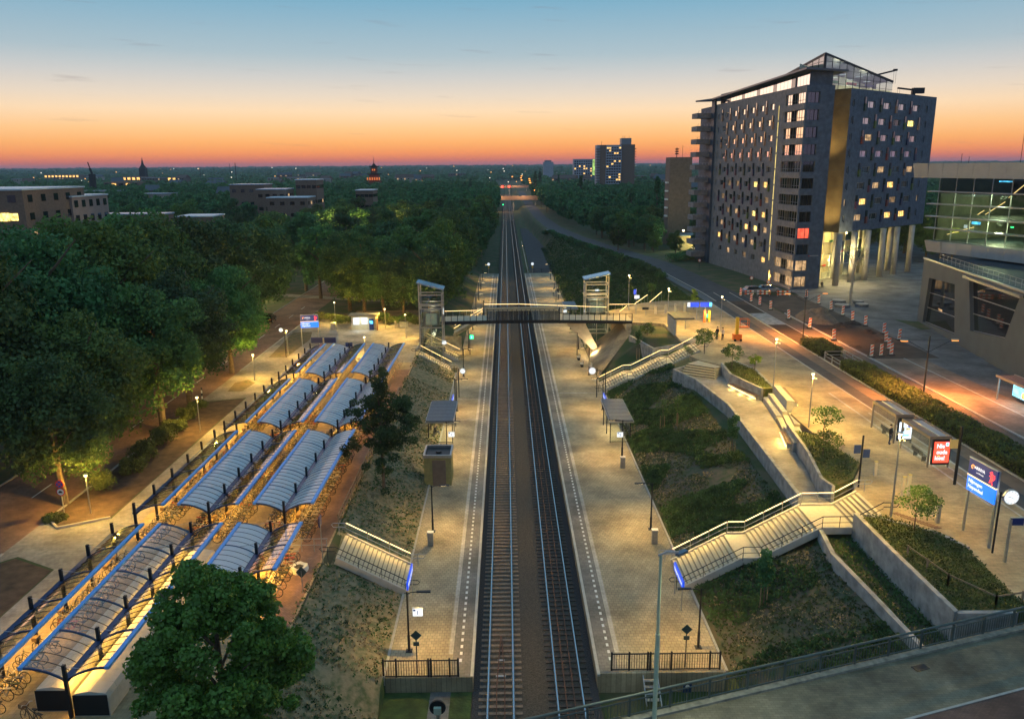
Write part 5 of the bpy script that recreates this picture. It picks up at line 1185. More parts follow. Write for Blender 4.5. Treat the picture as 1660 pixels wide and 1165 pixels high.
for Wd, nr in ((W1,3),(W2,3)):
    for k in range(nr):
        def ed(t_): # left & right edge points
            a = Vector(Wd[0]).lerp(Vector(Wd[1]), t_) if Wd is W1 else Vector(Wd[3]).lerp(Vector(Wd[0]), t_); b = Vector(Wd[3]).lerp(Vector(Wd[2]), t_) if Wd is W1 else Vector(Wd[2]).lerp(Vector(Wd[1]), t_); return a, b
        a0, b0 = ed(k/nr); a1, b1 = ed((k+1)/nr)
        for j in range(3):
            P = [a0.lerp(b0,j/3),a0.lerp(b0,(j+1)/3),a1.lerp(b1,(j+1)/3),a1.lerp(b1,j/3)]
            MB().face([wp(p.x,p.y,-.5) for p in P]).build('window_pane', darkglass if (j+k) % 4 else mat('deep_glass', (.02,.03,.03), .08, var=0, spec=1), T)
        MB().beam(wp(a0.x,a0.y,-.42),wp(b0.x,b0.y,-.42),.08,.1).build('transom', galv, T)
    if Wd is W1: MB().face([wp(30,9.2,-.49),wp(28.4,9.2,-.49),wp(28.4,9.5,-.49),wp(30,9.5,-.49)]).build('lit_window', lit_dim, T)
MB().beam(wp(20.2,15.45,.15),wp(3.2,15.45,.15),.5,.35).build('window_hood', galv, T)
# railing along the low roof
rl = MB()
for k in range(26): rl.beam(wp(34-k*1.6,z1,-1.2),wp(34-k*1.6,z1+1.,-1.2),.05,.05)
for h in (.5,1.): rl.beam(wp(34,z1+h,-1.2),wp(-8,z1+h,-1.2),.05,.05)
for k in range(26): rl.beam(wp(34-k*1.6,z1+.1,-1.2),wp(34-k*1.6,z1+.1,-2.4),.04,.04)
rl.build('roof_railing', galv, T)
pg = Vector((68.5,128.)); uq = Vector((.265,-.964)).normalized(); nq = Vector((uq.y,-uq.x)) ; nq = nq if nq.x < 0 else -nq; LQ = 46
def gp(s_, z, d=0): return (pg.x+uq.x*s_+nq.x*d, pg.y+uq.y*s_+nq.y*d, z)
def gbox(s0, s1, d0, d1, za, zb, tilt=0):
    m = MB(); m.v = [gp(s0,za,d0),gp(s1,za,d0),gp(s1,za,d1),gp(s0,za,d1),gp(s0-tilt,zb,d0),gp(s1,zb,d0),gp(s1,zb,d1+tilt),gp(s0-tilt,zb,d1+tilt)]
    m.f = [(0,3,2,1),(4,5,6,7),(0,1,5,4),(1,2,6,5),(2,3,7,6),(3,0,4,7)]; return m
for k in range(17):
    a = -4.2+k*2.9; gbox(a+.02,a+2.88,-.3,.9,27.75,30.,.25 if k == 0 else 0).build('fascia_panel', beigepanel, T)
    gbox(a+4.02,a+6.88,-.3,.5,16.2,17.95,.35 if k == 0 else 0).build('fascia_panel', beigepanel, T)
gbox(-4,LQ,-18,-.31,29.5,29.95).build('roof', slate, T); gbox(0,LQ,-18,.3,17.7,17.96).build('terrace', mat('blue_roof', (.03,.05,.07), .6), T); gbox(0,LQ,-18,-1.,15.9,17.6).build('wall', darkmetal, T)
for i, z in enumerate((18.0,19.9,21.75,23.7,25.65)):
    z2 = (19.9,21.75,23.7,25.65,27.75)[i]
    for k in range(13): gbox(-.3+k*3.35+.04,-.3+k*3.35+3.31,-.72,-.68,z+.12,z2-.1).build('window_pane', glassy('facade_glass', (.75,.8,.75), .1, .02), T)
    if i: gbox(-1.4,LQ,-.7,.5,z-.08,z+.08).build('sun_blade', galv, T)
    f = MB()
    for k in range(14): m = gbox(-.36+k*3.35,-.26+k*3.35,-.8,-.64,z,z2); b0 = len(f.v); f.v += m.v; f.f += [tuple(i_+b0 for i_ in q_) for q_ in m.f]
    f.build('mullion', galv, T)
for i, z in enumerate((21.8,25.6)): gbox(0,LQ,-18,-.9,z-.25,z).build('floor_slab', mat('dark_floor', (.08,.08,.07), .7, var=.2), T)
gbox(0,LQ,-18.2,-18,17.9,29.5).build('back_wall', mat('olive_wall', (.1,.1,.07), .8, var=.5, scale=.5), T); gbox(-.2,0,-18,-.8,17.9,29.5).build('side_wall', mat('olive_wall', (.1,.1,.07)), T)
# ramps and lamps seen through the glass
for a, b, c, d in ((6,20.4,1.,18.9),(11,24.4,7.8,22.4),(14.2,27.2,11.5,25.),(7.5,23.0,6.4,22.3)): MB().beam(gp(a,b,-2.),gp(c,d,-2.),.08,.08).build('ramp_light', led_soft, T)
for a, z, w_, h_, m_ in ((4.6,25.0,.5,.4,white_lit),(9.2,27.2,2.2,.2,cyan_lit),(5.2,20.8,1.6,.4,cyan_lit),(3.8,20.1,.6,.5,white_soft),(14.5,21.2,1.3,.35,white_soft),(12.2,20.7,.5,.2,green_lit),(16.2,22,1.,.3,cyan_lit),(1.2,19.2,1.8,.8,emitter('yellow_blur',(.7,.8,.05),.35,.6,3.))): gbox(a,a+w_,-2.4,-2.3,z,z+h_).build('lit_screen', m_, T)
for s_ in (6,16,26): light('POINT', gp(s_,24.8,-7), 1100, (.85,1,.6), T, .5); light('POINT', gp(s_,20.9,-7), 1300, (.9,1,.55), T, .5)
for k, (s_, h) in enumerate(((-2,1.5),(9,6),(13.5,7),(14.5,5),(-.5,1.))): MB().beam(gp(s_,30,-6),gp(s_,30+h,-6),.05,.05).build('mast', darkmetal, T)
mo = MB()
for k in range(9): mo.prism([gp(8+k*3.4,0,-8)[:2],gp(11.2+k*3.4,0,-8)[:2],gp(11.2+k*3.4,0,-14)[:2],gp(8+k*3.4,0,-14)[:2]],30.,31.1+.5*math.sin(k*.7))
mo.build('roof_plant', slate, T)
tag(MB().face([wp(36,ZR+.03,.1),wp(30,ZR+.03,.1),wp(29.5,ZR+.03,1.6),wp(37.5,ZR+.03,3.2)]).build('grass_patch', grass, kind='structure'))

# ================================================================== other buildings
def building(name, label, x0, x1, y0, y1, z0, z1, wm, cols, rows, wsize, lit=(), rz=0, roofm=None, side_rows=True, wm_side=None, bands=False):
    t = thing(name, label, 'building', (x0,y0,0), rz); X, Y = x1-x0, y1-y0
    MB().box(0,X,0,Y,z0,z1).build('wall', wm, t); MB().box(-.2,X+.2,-.2,Y+.2,z1+.01,z1+.35).build('roof', roofm or slate, t)
    me = {}
    for f_, n in (('front',cols),('side',max(1,int(cols*Y/X)))):
        for i in range(n):
            for j in range(rows):
                z = z0+(z1-z0)*(j+.55)/rows; w_, h_ = wsize; m_ = lit_yellow if (i,j) in lit and f_ == 'front' else (lit_dim if rnd.random() < .05 else darkglass)
                if f_ == 'front': a = X*(i+.5)/n; MB().box(a-w_/2,a+w_/2,-.06,.02,z-h_/2,z+h_/2).build('window', m_, t)
                elif side_rows: a = Y*(i+.5)/n; sx = X if x0 < 0 else 0; MB().box(sx-.06,sx+.06,a-w_/2,a+w_/2,z-h_/2,z+h_/2).build('window', m_, t)
    return t
pinkw = mat('pinkish_wall', (.36,.25,.21), .8, var=.15, scale=.4); whiteroof = mat('pale_flat_roof', (.55,.62,.68), .5, var=.12, scale=.3); bluewhite = mat('blue_flat_roof', (.3,.4,.52), .4, var=.15, scale=.3)
building('office_building','dark brown office block with one bright yellow window at the left edge',-125,-101,170,195,ZL,25.9,brownbrick,5,6,(1.7,1.5),{(4,4),},roofm=whiteroof)
MB().box(-106.3,-104.3,169.85,169.95,19.6,21.3).build('window', lit_yellow, bpy.data.objects['office_building']).matrix_parent_inverse = Matrix.Translation((125,-170,0))
building('office_building','pinkish office block with dark windows beside the brown block on the left',-112,-100.5,188,205,ZL,23.8,pinkw,4,6,(1.6,1.6),roofm=whiteroof)
building('school_building','long low red brick building with a pale roof behind the left trees',-108,-88,208,214,ZL,18.6,brownbrick,9,4,(1.4,1.2),roofm=bluewhite)
building('pavilion','low building with a bright pale roof among the left trees',-93,-83,228,238,ZL,16.8,brownbrick,3,3,(1.4,1.1),roofm=whiteroof)
for k, (x0,x1,y0,z1,lb) in enumerate(((-92,-81.4,300,22.3,'dark campus block with a pale blue roof, far left of three'),(-85.5,-71,290,19.6,'low campus block with the brightest pale roof, in front of the others'),(-80.5,-72.5,312,25.5,'taller campus block with a pale roof behind the two lower ones'),(-61,-54,330,20.9,'small campus block with a pale roof further right'),(-112,-98,330,23.5,'dark campus block with a gabled roof left of the pale roofs'))):
    building('campus_block', lb, x0,x1,y0,y0+12,ZL,z1,brownbrick,4,4,(1.6,1.2),roofm=whiteroof if k in (1,2,3) else bluewhite)
building('pavilion','small cream building at the end of the street left of the trees',-52,-44,205,212,ZL,8,pinkw,3,1,(1.2,1.2),roofm=bluewhite)
# residential towers on the right horizon
t = thing('apartment_tower', 'distant grey apartment tower with a roof cabin on the right horizon', 'building', (73,650,0))
MB().box(0,19.6,0,14,0,46).build('wall', mat('pale_tower_wall', (.34,.36,.42), .7, var=.1, scale=.2), t); MB().box(19.6,30.5,2,16,0,46.3).build('wall', brownbrick, t); MB().box(2.5,7,-.6,0,0,46).build('stair_wall', brownbrick, t); MB().box(19.6,27.6,3,12,46.3,51.2).build('roof_cabin', metalclad, t)
for i in range(14):
    for k in range(6):
        MB().box(7.8+k*1.95,9.2+k*1.95,-.1,0,17+i*2.05-.5,17+i*2.05+.6).build('window', lit_warm if rnd.random() < .12 else darkglass, t)
    MB().box(7.2,19.5,-.9,-.1,17+i*2.05-1.1,17+i*2.05-.6).build('balcony', mat('white_balcony', (.45,.5,.58), .7, var=.1), t); MB().box(-1.,2.4,-.9,1,17+i*2.05-1.1,17+i*2.05-.5).build('balcony', brownbrick, t); MB().box(30.5,31.6,2,6,17+i*2.05-1.1,17+i*2.05-.5).build('balcony', brownbrick, t)
for x in (4,21,22.5,26): MB().tube([(x,5,46),(x,5,53 if x > 20 else 49)], .12, 4).build('antenna', darkmetal, t)
t = thing('apartment_block', 'long distant grey apartment slab left of the horizon tower', 'building', (75.5,900,0)); MB().box(0,25,0,12,0,37.3).build('wall', mat('pale_tower_wall', (.3,.32,.36)), t)
for i in range(8):
    for k in range(9): MB().box(1+k*2.5,2.6+k*2.5,-.1,0,16+i*2.6,17.4+i*2.6).build('window', lit_warm if rnd.random() < .14 else darkglass, t)
MB().box(21,24.6,-.4,-.1,20,36.8).build('stair_glazing', emitter('stair_green', (.5,.8,.2), .5, .6, .4), t)
t = thing('apartment_block', 'small far grey block just left of the long slab on the horizon', 'building', (80,1200,0)); MB().box(-24,-9,0,10,0,36).build('wall', MAT['pale_tower_wall'], t); MB().box(-22,-12,2,8,36,38.5).build('roof_cabin', metalclad, t)
t = thing('brick_tower', 'slim brown windowless brick tower beside the big apartment building', 'building', (51.6,255,0)); MB().box(0,6.9,0,7,ZR-2,32.4).build('wall', mat('tower_brown', (.21,.14,.1), .8, var=.2, scale=1.5, detail=9, bump=.2), t)
for i in range(5): MB().box(-.6,0,1,4,14+i*2.6,14.5+i*2.6).build('balcony', whitepaint, t)
MB().tube([(2.6,3,32.4),(2.6,3,35.4)],.12,5).box(2.1,3.1,2.7,3.3,33.3,33.7).box(2.1,3.1,2.7,3.3,34,34.4).box(2.1,3.1,2.7,3.3,34.7,35.1).build('siren', black, t); MB().tube([(4.4,3,32.4),(4.4,3,36)],.05,4).build('antenna', darkmetal, t)
t = thing('low_building', 'low yellow-lit building with a dark slatted roof at the foot of the brown tower', 'building', (51,236,0)); MB().box(0,13,0,12,4,9.6).build('wall', mat('ochre_wall', (.4,.33,.18), .8, var=.2), t)
for k in range(7): MB().box(-.8+k*2.,1.1+k*2.,-1,9,9.65,9.9).build('roof_panel', slate, t)
light('POINT', (6,-2.5,9.5), 1600, (1,.85,.35), t, .4); light('POINT', (1,-2.,11.5), 900, (.6,1,.6), t, .4); MB().box(.8,1.2,-2.2,-1.8,11.2,11.6).build('lamp', lamp_warm, t)
# overpasses
for y, x0, x1, z, lb in ((565,-8,21.5,9.4,'brownish road bridge crossing the tracks in the distance'),(900,-9,24,9.2,'farther road bridge across the tracks near the red signals')):
    t = thing('overpass', lb, 'bridge', (x0,y,0)); MB().box(-4,x1-x0+4,0,8,z-2.2,z-.6).build('deck', mat('overpass_tan', (.3,.2,.15), .8, var=.1), t); MB().box(-4,x1-x0+4,-.3,0,z-2.2,z+.6).build('parapet', MAT['overpass_tan'], t)
    light('POINT', (4,-5,z+4), 2600, (1,.6,.3), t, .5); light('POINT', (20,-5,z+4), 2600, (1,.6,.3), t, .5)
    for x in (0,13,x1-x0-1): MB().box(x,x+1,1,7,-1,z-2.2).build('pier', concrete, t)
for x, m_, y in ((-2.4,red_lit,640),(3.0,red_lit,640)):
    t = thing('signal', 'glowing red railway signal above the '+('left' if x < 0 else 'right')+' track beyond the first overpass', 'signal', (x,y,0)); MB().tube([(1.5,0,0),(1.5,0,14.)],.15,6).build('post', darkmetal, t); MB().disc((0,-.2,14.6),(0,1,0),.9,12,.3).build('lens', m_, t); MB().box(-.9,1.6,0,.3,13.8,15.5).build('head', black, t)
t = thing('signal', 'green railway signal between the tracks near the first overpass', 'signal', (-1.7,540,0)); MB().tube([(0,0,0),(0,0,5)],.12,6).build('post', darkmetal, t); MB().disc((0,-.2,5.3),(0,1,0),.4,12,.3).build('lens', green_lit, t)
for k, (x, y) in enumerate(((7.5,226),(-5,226))):
    t = thing('round_signal', 'small round white signal disc beyond the end of the '+('right' if x > 0 else 'left')+' platform', 'signal', (x,y,0)); MB().tube([(0,0,-.5),(0,0,2.6)],.05,5).build('post', galv, t); MB().disc((0,0,3.),(0,1,0),.4,14,.1).build('disc', white_soft, t); MB().box(-.2,.2,-.05,.05,1.8,2.5).build('plate', yellowpaint, t)
end_fence(5.6,12.6,223,'low black fence across the far end of the right platform',[8,10])
# pagoda, spire, windmill on the horizon
t = thing('pagoda', 'dark three-tiered pagoda silhouette on the horizon, lit at its foot', 'pagoda', (-112.5,700,0)); dk = mat('silhouette_roof', (.03,.025,.025), .9, var=.1)
for z, w_, h_ in ((24,7.,3.2),(30.2,4.6,3.2)):
    MB().box(-w_*.55,w_*.55,-w_*.55,w_*.55,z-5,z).build('storey', mat('pagoda_red', (.2,.05,.02), .8, var=.2), t); m = MB(); n = 8
    pr = [(w_*1.0,z+.9),(w_*.8,z+.1),(w_*.45,z+1.2),(w_*.12,z+h_)]
    for a in range(n):
        for (r0,za),(r1,zb) in zip(pr,pr[1:]):
            A, B_ = a*math.pi/4, (a+1)*math.pi/4; m.quad((r0*math.cos(A),r0*math.sin(A),za),(r0*math.cos(B_),r0*math.sin(B_),za),(r1*math.cos(B_),r1*math.sin(B_),zb),(r1*math.cos(A),r1*math.sin(A),zb))
    m.build('roof', dk, t)
MB().tube([(0,0,33),(0,0,36),(0,0,38.8)],.35,6,r2=.05).build('finial', dk, t); MB().tube([(0,0,5),(0,0,19)],6,8).build('base', MAT['pagoda_red'], t)
for a in range(6): MB().box(-5.4+a*2.,-4.6+a*2.,-6.3,-5.,19.6,21.8).build('lantern', emitter('pagoda_lamp',(1.,.25,.06),.5), t)
for a in range(2): MB().box(-1.2+a*1.6,-.4+a*1.6,-2.9,-2.6,27.4,28.8).build('lantern', MAT['pagoda_lamp'], t)
t = thing('church', 'slender dark church spire on the left horizon', 'church', (-487,1100,0)); MB().box(-4,4,-4,4,0,30).build('tower', dk, t); m = MB(); m.v = [(-4.5,-4.5,30),(4.5,-4.5,30),(4.5,4.5,30),(-4.5,4.5,30),(-1.4,-1.4,36),(1.4,-1.4,36),(1.4,1.4,36),(-1.4,1.4,36),(0,0,46)]; m.f = [(0,1,5,4),(1,2,6,5),(2,3,7,6),(3,0,4,7),(4,5,8),(5,6,8),(6,7,8),(7,4,8)]; m.build('spire', dk, t)
t = thing('windmill', 'leaning dark mast of a windmill-like silhouette on the left horizon', 'windmill', (-304,600,0)); MB().beam((0,0,5),(.6,0,27),3.4,3.4).beam((.8,0,27),(-.4,0,31),1.2,1.2).build('body', dk, t); MB().beam((1.4,0,24),(-1.4,0,35.5),.5,.6).build('sail', dk, t)
for k, (x, y, h) in enumerate(((-330,1000,37),(-505,1500,39),(-560,1500,31))): t = thing('mast', 'thin mast on the left horizon, '+['right of the spire','far one','lowest one'][k], 'mast', (x,y,0)); MB().tube([(0,0,0),(0,0,h)],.4,4).build('pole', dk, t)
for k, (x, y, w_, h_) in enumerate(((-480,1050,26,21),(-430,1050,10,20),(-330,700,30,19.5),(-760,1400,60,22))):
    t = thing('far_building', 'low far building with glowing windows, '+['under the church spire','right of the spire','left of the windmill','far left'][k], 'building', (x,y,0)); MB().box(-w_/2,w_/2,0,15,0,h_).build('wall', brownbrick, t)
    for j in range(max(2,int(w_/6))): MB().box(-w_/2+1+j*6,-w_/2+4.5+j*6,-.3,0,h_-4,h_-1).build('window', lit_warm if k != 2 or j % 2 else darkglass, t)
# ================================================================== vegetation
import numpy as np
rng = np.random.default_rng(11)
def mesh_from(name, V, F, m):
    me = bpy.data.meshes.new(name); nv, nf = len(V), len(F)
    me.vertices.add(nv); me.vertices.foreach_set('co', V.astype(np.float32).ravel()); me.loops.add(nf*4); me.loops.foreach_set('vertex_index', F.astype(np.int32).ravel())
    me.polygons.add(nf); me.polygons.foreach_set('loop_start', np.arange(0, nf*4, 4, dtype=np.int32)); me.polygons.foreach_set('loop_total', np.full(nf, 4, dtype=np.int32))
    me.update(calc_edges=True); me.materials.append(m); return me
def leaf_quads(P, Nn, size, asp=.75):
    n = len(P); r = rng.normal(size=(n,3)); a = np.cross(Nn, r); a /= np.linalg.norm(a, axis=1)[:,None]+1e-9; b = np.cross(Nn, a); b /= np.linalg.norm(b, axis=1)[:,None]+1e-9
    s = size*rng.uniform(.6,1.35,size=(n,1)) if np.isscalar(size) else size[:,None]
    a = a*s/2; b = b*s*asp/2; k = rng.uniform(-.25,.25,size=(n,1))*s*Nn
    V = np.stack([P-a, P-b+k, P+a, P+b+k], 1).reshape(-1,3); return V, np.arange(4*n).reshape(-1,4)
def clump_leaves(centres, radii, n, size, up=.35, flat=.8):
    w_ = radii**2; idx = rng.choice(len(centres), n, p=w_/w_.sum()); d = rng.normal(size=(n,3)); d[:,2] += up; d /= np.linalg.norm(d, axis=1)[:,None]
    rr = radii[idx][:,None]*(rng.uniform(.55,1.05,size=(n,1))); P = centres[idx]+d*rr*np.array([1,1,flat]); Nn = d+rng.normal(size=(n,3))*.75; Nn /= np.linalg.norm(Nn, axis=1)[:,None]
    return leaf_quads(P, Nn, size)
def crown_centres(rx, rz, cz, nc, seed, taper=.0):
    g_ = np.random.default_rng(seed); d = g_.normal(size=(nc,3)); d /= np.linalg.norm(d, axis=1)[:,None]; d[:,2] = np.where(d[:,2] < -.9, -d[:,2], d[:,2])
    r = g_.uniform(.45,.86,size=(nc,1)); C = d*r*np.array([rx,rx,rz]); t_ = (C[:,2]/rz+1)/2; C[:,:2] *= (1-taper*t_)[:,None]; C[:,2] += cz
    R_ = g_.uniform(.2,.38,size=nc)*rx; return C, R_
def trunk_mesh(h, r, rx, cz, seed, nl=6):
    g_ = random.Random(seed); mb = MB(); b = (g_.uniform(-.3,.3), g_.uniform(-.3,.3)); mb.tube([(0,0,-.5),(b[0]*.3,b[1]*.3,h*.4),(b[0],b[1],h*.8)], r, 8, r2=r*.4)
    for k in range(nl):
        a = g_.uniform(0,6.28); z0 = h*g_.uniform(.32,.65); l_ = rx*g_.uniform(.5,.85)
        mb.tube([(b[0]*.5,b[1]*.5,z0),(math.cos(a)*l_*.5,math.sin(a)*l_*.5,z0+l_*.4),(math.cos(a)*l_,math.sin(a)*l_,z0+l_*.85)], r*.42, 5, r2=r*.1)
    return mb
def tree_proto(kind, seed, H_, rx, crz, leaves, size, m, taper=0., nc=None):
    cz = H_-crz-(1.4 if kind == 'n' else 0); C, R_ = crown_centres(rx, crz, cz, nc or 46, seed, taper); V, F = clump_leaves(C, R_, leaves, size)
    me = mesh_from('crown', V, F, m); tb = trunk_mesh(H_, .2+.012*H_, rx, cz, seed); t2 = bpy.data.meshes.new('trunk'); t2.from_pydata(tb.v, [], tb.f); t2.materials.append(bark); return me, t2
def put_tree(pr, x, y, z, sc, label, group=None, name='leafy_tree', cat='tree'):
    t = bpy.data.objects.new(name, None); COL.objects.link(t); t.location = (x,y,z); t.rotation_euler = (0,0,random.uniform(0,6.28)); t.scale = sc if isinstance(sc, tuple) else (sc,sc,sc); tag(t, label, cat, group)
    for nm, me in (('crown', pr[0]), ('trunk', pr[1])): o = bpy.data.objects.new(nm, me); COL.objects.link(o); o.parent = t
    return t
lm = [leafA, leafB, leafC]
near_p = [tree_proto('n', 20+k, 19., 6.3, 8.0, 26000, .38, lm[k % 3], nc=110) for k in range(5)]
mid_p = [tree_proto('m', 40+k, 16, 5.6, 7., 6000, .6, lm[k % 3]) for k in range(6)]
far_p = [tree_proto('f', 60+k, 15, 5., 5.8, 1300, 1.15, lm[k % 3], nc=30) for k in range(4)]
pop_p = [tree_proto('p', 80+k, 24, 2.6, 11., 3500, .6, leafB, taper=.75, nc=60) for k in range(2)]
def project(x, y, z):
    d = Vector((x,y,z-CAMZ)); c = d.dot(f_)
    return (W0/2+FPX*d.dot(r2)/c, H0/2-FPX*d.dot(u2)/c) if c > 1 else (-9999, 0)
placed = []
def free(x, y, md):
    for a, b in placed:
        if (a-x)**2+(b-y)**2 < md*md: return False
    return True
# street trees with visible trunks
for k, (x, y, h, lb) in enumerate([(-36.4,80.,.86,'tall street tree at the near end of the pair beside the planting strip'),(-37,89.,.9,'tall street tree second of the trunks beside the planting strip'),(-38.2,69,.82,'tall street tree with a dark ivy-covered trunk by the shrubs'),
    (-36.3,60.6,.72,'street tree with a lamp-lit yellow trunk by the round traffic signs'),(-43.8,140,1.,'street tree where the left street bends into the wood'),(-46.5,67,1.15,'big tree across the left street, nearest to the picture edge'),(-47,79,1.2,'big tree across the left street, second from the front'),(-47,92,1.2,'big tree across the left street, third from the front'),(-47.5,105,1.2,'big tree across the left street, fourth from the front'),(-47,118,1.15,'big tree across the left street, fifth from the front'),(-53,60,1.1,'big tree at the left picture edge above the parked car'),(-53,84,1.2,'big tree in the second row across the left street, nearer'),(-54,98,1.2,'big tree in the second row across the left street, middle'),(-53,112,1.2,'big tree in the second row across the left street, farther'),(-46,128,1.1,'big tree across the left street, sixth from the front'),(-36.8,103,.8,'street tree beside the oval grass island')]):
    o = put_tree(near_p[k % 5], x, y, ZL, h*1.02, lb); placed.append((x, y))
for k, (x, y, s_, lb) in enumerate([(-26.5,146,.85,'lamp-lit tree with a bright trunk left of the information kiosk'),(-30,150,.9,'tree behind the lamp left of the information kiosk'),(-18.5,141,.75,'bright green lamp-lit tree right of the information kiosk'),(-22.5,143,.8,'tree directly behind the information kiosk'),(-13.8,139,.8,'tree between the kiosk and the left lift'),(-12.6,151,1.05,'round tree behind the left lift beside the platform'),(-12.2,166,1.1,'large tree overhanging the far left platform'),(-12.5,181,1.1,'tree overhanging the far end of the left platform')]):
    put_tree(near_p[(k+2) % 5], x, y, ZL if x < -13.5 else 2.5, s_, lb); placed.append((x, y))
def ok_ground(x, y):
    if -46 < x < -35 and (y < 165 or 197 < y < 262): return False
    if -36 < x < -9 and y < 139: return False
    if x > (-9.5 if y > 226 else -11) and x < 12: return False
    if x > 0:
        rx = interp(RD, y)[0]
        if rx-9 < x < rx+6.5: return False
        if x < rx-8: return False
        if x < 112 and y < 228: return False
        if 44 < x < 66 and 228 < y < 262: return False
    for x0,x1,y0,y1 in ((-128,-98,160,207),(-110,-86,200,216),(-95,-81,222,240),(-95,-52,286,345),(-114,-96,326,345),(-54,-42,200,214)):
        if x0-3 < x < x1+3 and y0-(16 if 165 < y0 < 280 else 7) < y < y1+3: return False
    if -62 < x < -18 and abs(y-(162+(-x-20)*.35)) < 3.5: return False
    return True
cand = []; tries = 0
while tries < 26000:
    tries += 1; y = 95+(rng.random()**1.5)*620; x = rng.uniform(-.72*y-25, .62*y+10)
    if x < 0 and y < 140 and x > -50: continue
    if not ok_ground(x, y): continue
    px, py = project(x, y, 12)
    if px < -60 or px > 1720: continue
    if not free(x, y, 8.3+y*.003): continue
    placed.append((x, y)); cand.append((x, y))
for _ in range(200):
    x = rng.uniform(-85,-50); y = rng.uniform(48,100)
    if free(x, y, 8.5) and project(x, y, 14)[0] > -80: placed.append((x, y)); cand.append((x, y))
for k in range(60):
    y = 228+k*6.5; placed.append((-9., y)); cand.append((-8.6+random.uniform(-.8,.6)-(.0 if y < 400 else 0), y))
    y = 236+k*8.; x = interp(RD, y)[0]+9+random.uniform(-1,2)
    if not (44 < x < 66 and y < 262): cand.append((x, y))
cand.sort(key=lambda p: p[1]); print('trees', len(cand))
VV = []; FF = []; nv = 0
def merge(me_, x, y, z, sc, rot):
    global nv
    V = np.empty(len(me_.vertices)*3, dtype=np.float32); me_.vertices.foreach_get('co', V); V = V.reshape(-1,3)*sc; c, s_ = math.cos(rot), math.sin(rot)
    V = np.stack([V[:,0]*c-V[:,1]*s_+x, V[:,0]*s_+V[:,1]*c+y, V[:,2]+z], 1); VV.append(V); FF.append(np.arange(len(V)).reshape(-1,4)+nv); nv += len(V)
for i, (x, y) in enumerate(cand):
    z = ZL if x < 0 else zr(y)-.5; s_ = random.uniform(.82,1.08)*(1. if x < 0 else .92)*(.74 if x < -66 and 140 < y < 285 else 1)
    if x > 0 and y < 360: s_ *= .8
    if i < 262:
        side = 'left of the tracks' if x < 0 else 'right of the curving road'
        dist = 'near' if y < 160 else 'middle' if y < 200 else 'far'
        qx = project(x, y, 12)[0]
        side += (', at the left edge' if qx < 120 else ', before the brown office block' if qx < 230 else ', before the school' if qx < 350 else ', before the campus blocks' if qx < 520 else ', below the pagoda' if qx < 680 else ', close to the tracks') if x < 0 else (', by the road' if qx < 950 else ', before the horizon tower' if qx < 1040 else ', by the brown tower')
        put_tree((near_p if y < 150 else mid_p)[int(rng.integers(0, 5))], x, y, z, s_, 'dark leafy tree, %s wood %s' % (dist, side), 'trees, %s wood %s' % (dist, side))
    else: merge(far_p[i % 4][0], x, y, z, s_, random.uniform(0,6))
me = mesh_from('woodland', np.concatenate(VV), np.concatenate(FF), leafB); o = bpy.data.objects.new('woodland', me); COL.objects.link(o); tag(o, 'mass of dark trees filling the ground behind the nearer wood', 'woodland', kind='stuff')
# far canopy to the horizon
n = 11000; yy = 640+(rng.random(n)**2.2)*6500; xx = rng.uniform(-1,1,n)*(yy*.78+60); keep = ~((np.abs(xx-6) < 24+yy*.004) & (yy < 1500)); xx, yy = xx[keep], yy[keep]; n = len(xx)
hh = rng.uniform(6,13,n)*np.where(yy > 2500, 1.3, 1); zb = np.where(yy > 1500, (yy-1500)*.004, 0)+3.5
P = []; S_ = []
for k in range(26):
    d = rng.normal(size=(n,3)); d /= np.linalg.norm(d, axis=1)[:,None]; sc = (5+yy*.0035)
    P.append(np.stack([xx+d[:,0]*sc*1.2, yy+d[:,1]*sc, zb+hh*.55+np.abs(d[:,2])*hh*.5-.2*hh*(d[:,2] < 0)], 1)); S_.append(sc*.9)
P = np.concatenate(P); S_ = np.concatenate(S_); Nn = rng.normal(size=P.shape); Nn[:,2] = np.abs(Nn[:,2])+.4; Nn[:,1] -= .4; Nn /= np.linalg.norm(Nn, axis=1)[:,None]
V, F = leaf_quads(P, Nn, S_); o = bpy.data.objects.new('far_woodland', mesh_from('far_woodland', V, F, leafB)); COL.objects.link(o); tag(o, 'endless dark treetops reaching the horizon', 'woodland', kind='stuff')
for k, (x, y, s_, lb) in enumerate([(62,330,1.05,'tall dark poplar in front of the horizon tower'),(39,420,1.,'dark pointed poplar left of the horizon tower'),(56,360,.8,'smaller dark poplar between the two tall ones'),(23,620,1.05,'pointed poplar beside the distant road, nearer one'),(34,800,1.05,'pointed poplar beside the distant road, farther one'),(46,700,.9,'broad poplar beside the distant road'),(-28,560,.8,'pair of pointed poplars on the left horizon, left one'),(-24,560,.85,'pair of pointed poplars on the left horizon, right one'),(-40,560,.75,'single pointed poplar on the left horizon')]):
    put_tree(pop_p[k % 2], x, y, 3.5, s_, lb, name='poplar_tree')
for k, (x, y, s_, lb) in enumerate([(33.5,238,.55,'round bright green tree by the curving road, nearer one'),(44,268,.8,'round pale green tree above the curving road'),(55.5,262,.78,'pale green tree left of the brown tower'),(48,225,.45,'dense low tree left of the brown tower by the road'),(54,222,.5,'dense low tree at the foot of the brown tower'),(43,232,.42,'bushy low tree beside the curving road')]):
    put_tree(mid_p[k % 6], x, y, 5, s_, lb)
for k, (x, y, s_) in enumerate([(100,205,.8),(108,215,.9),(96,215,.75),(104,196,.7),(112,204,.8)]): put_tree(near_p[k % 5], x, y, ZR, s_, 'dark tree in the gap between the apartment tower and the glass building', 'trees between the tower and the glass building')
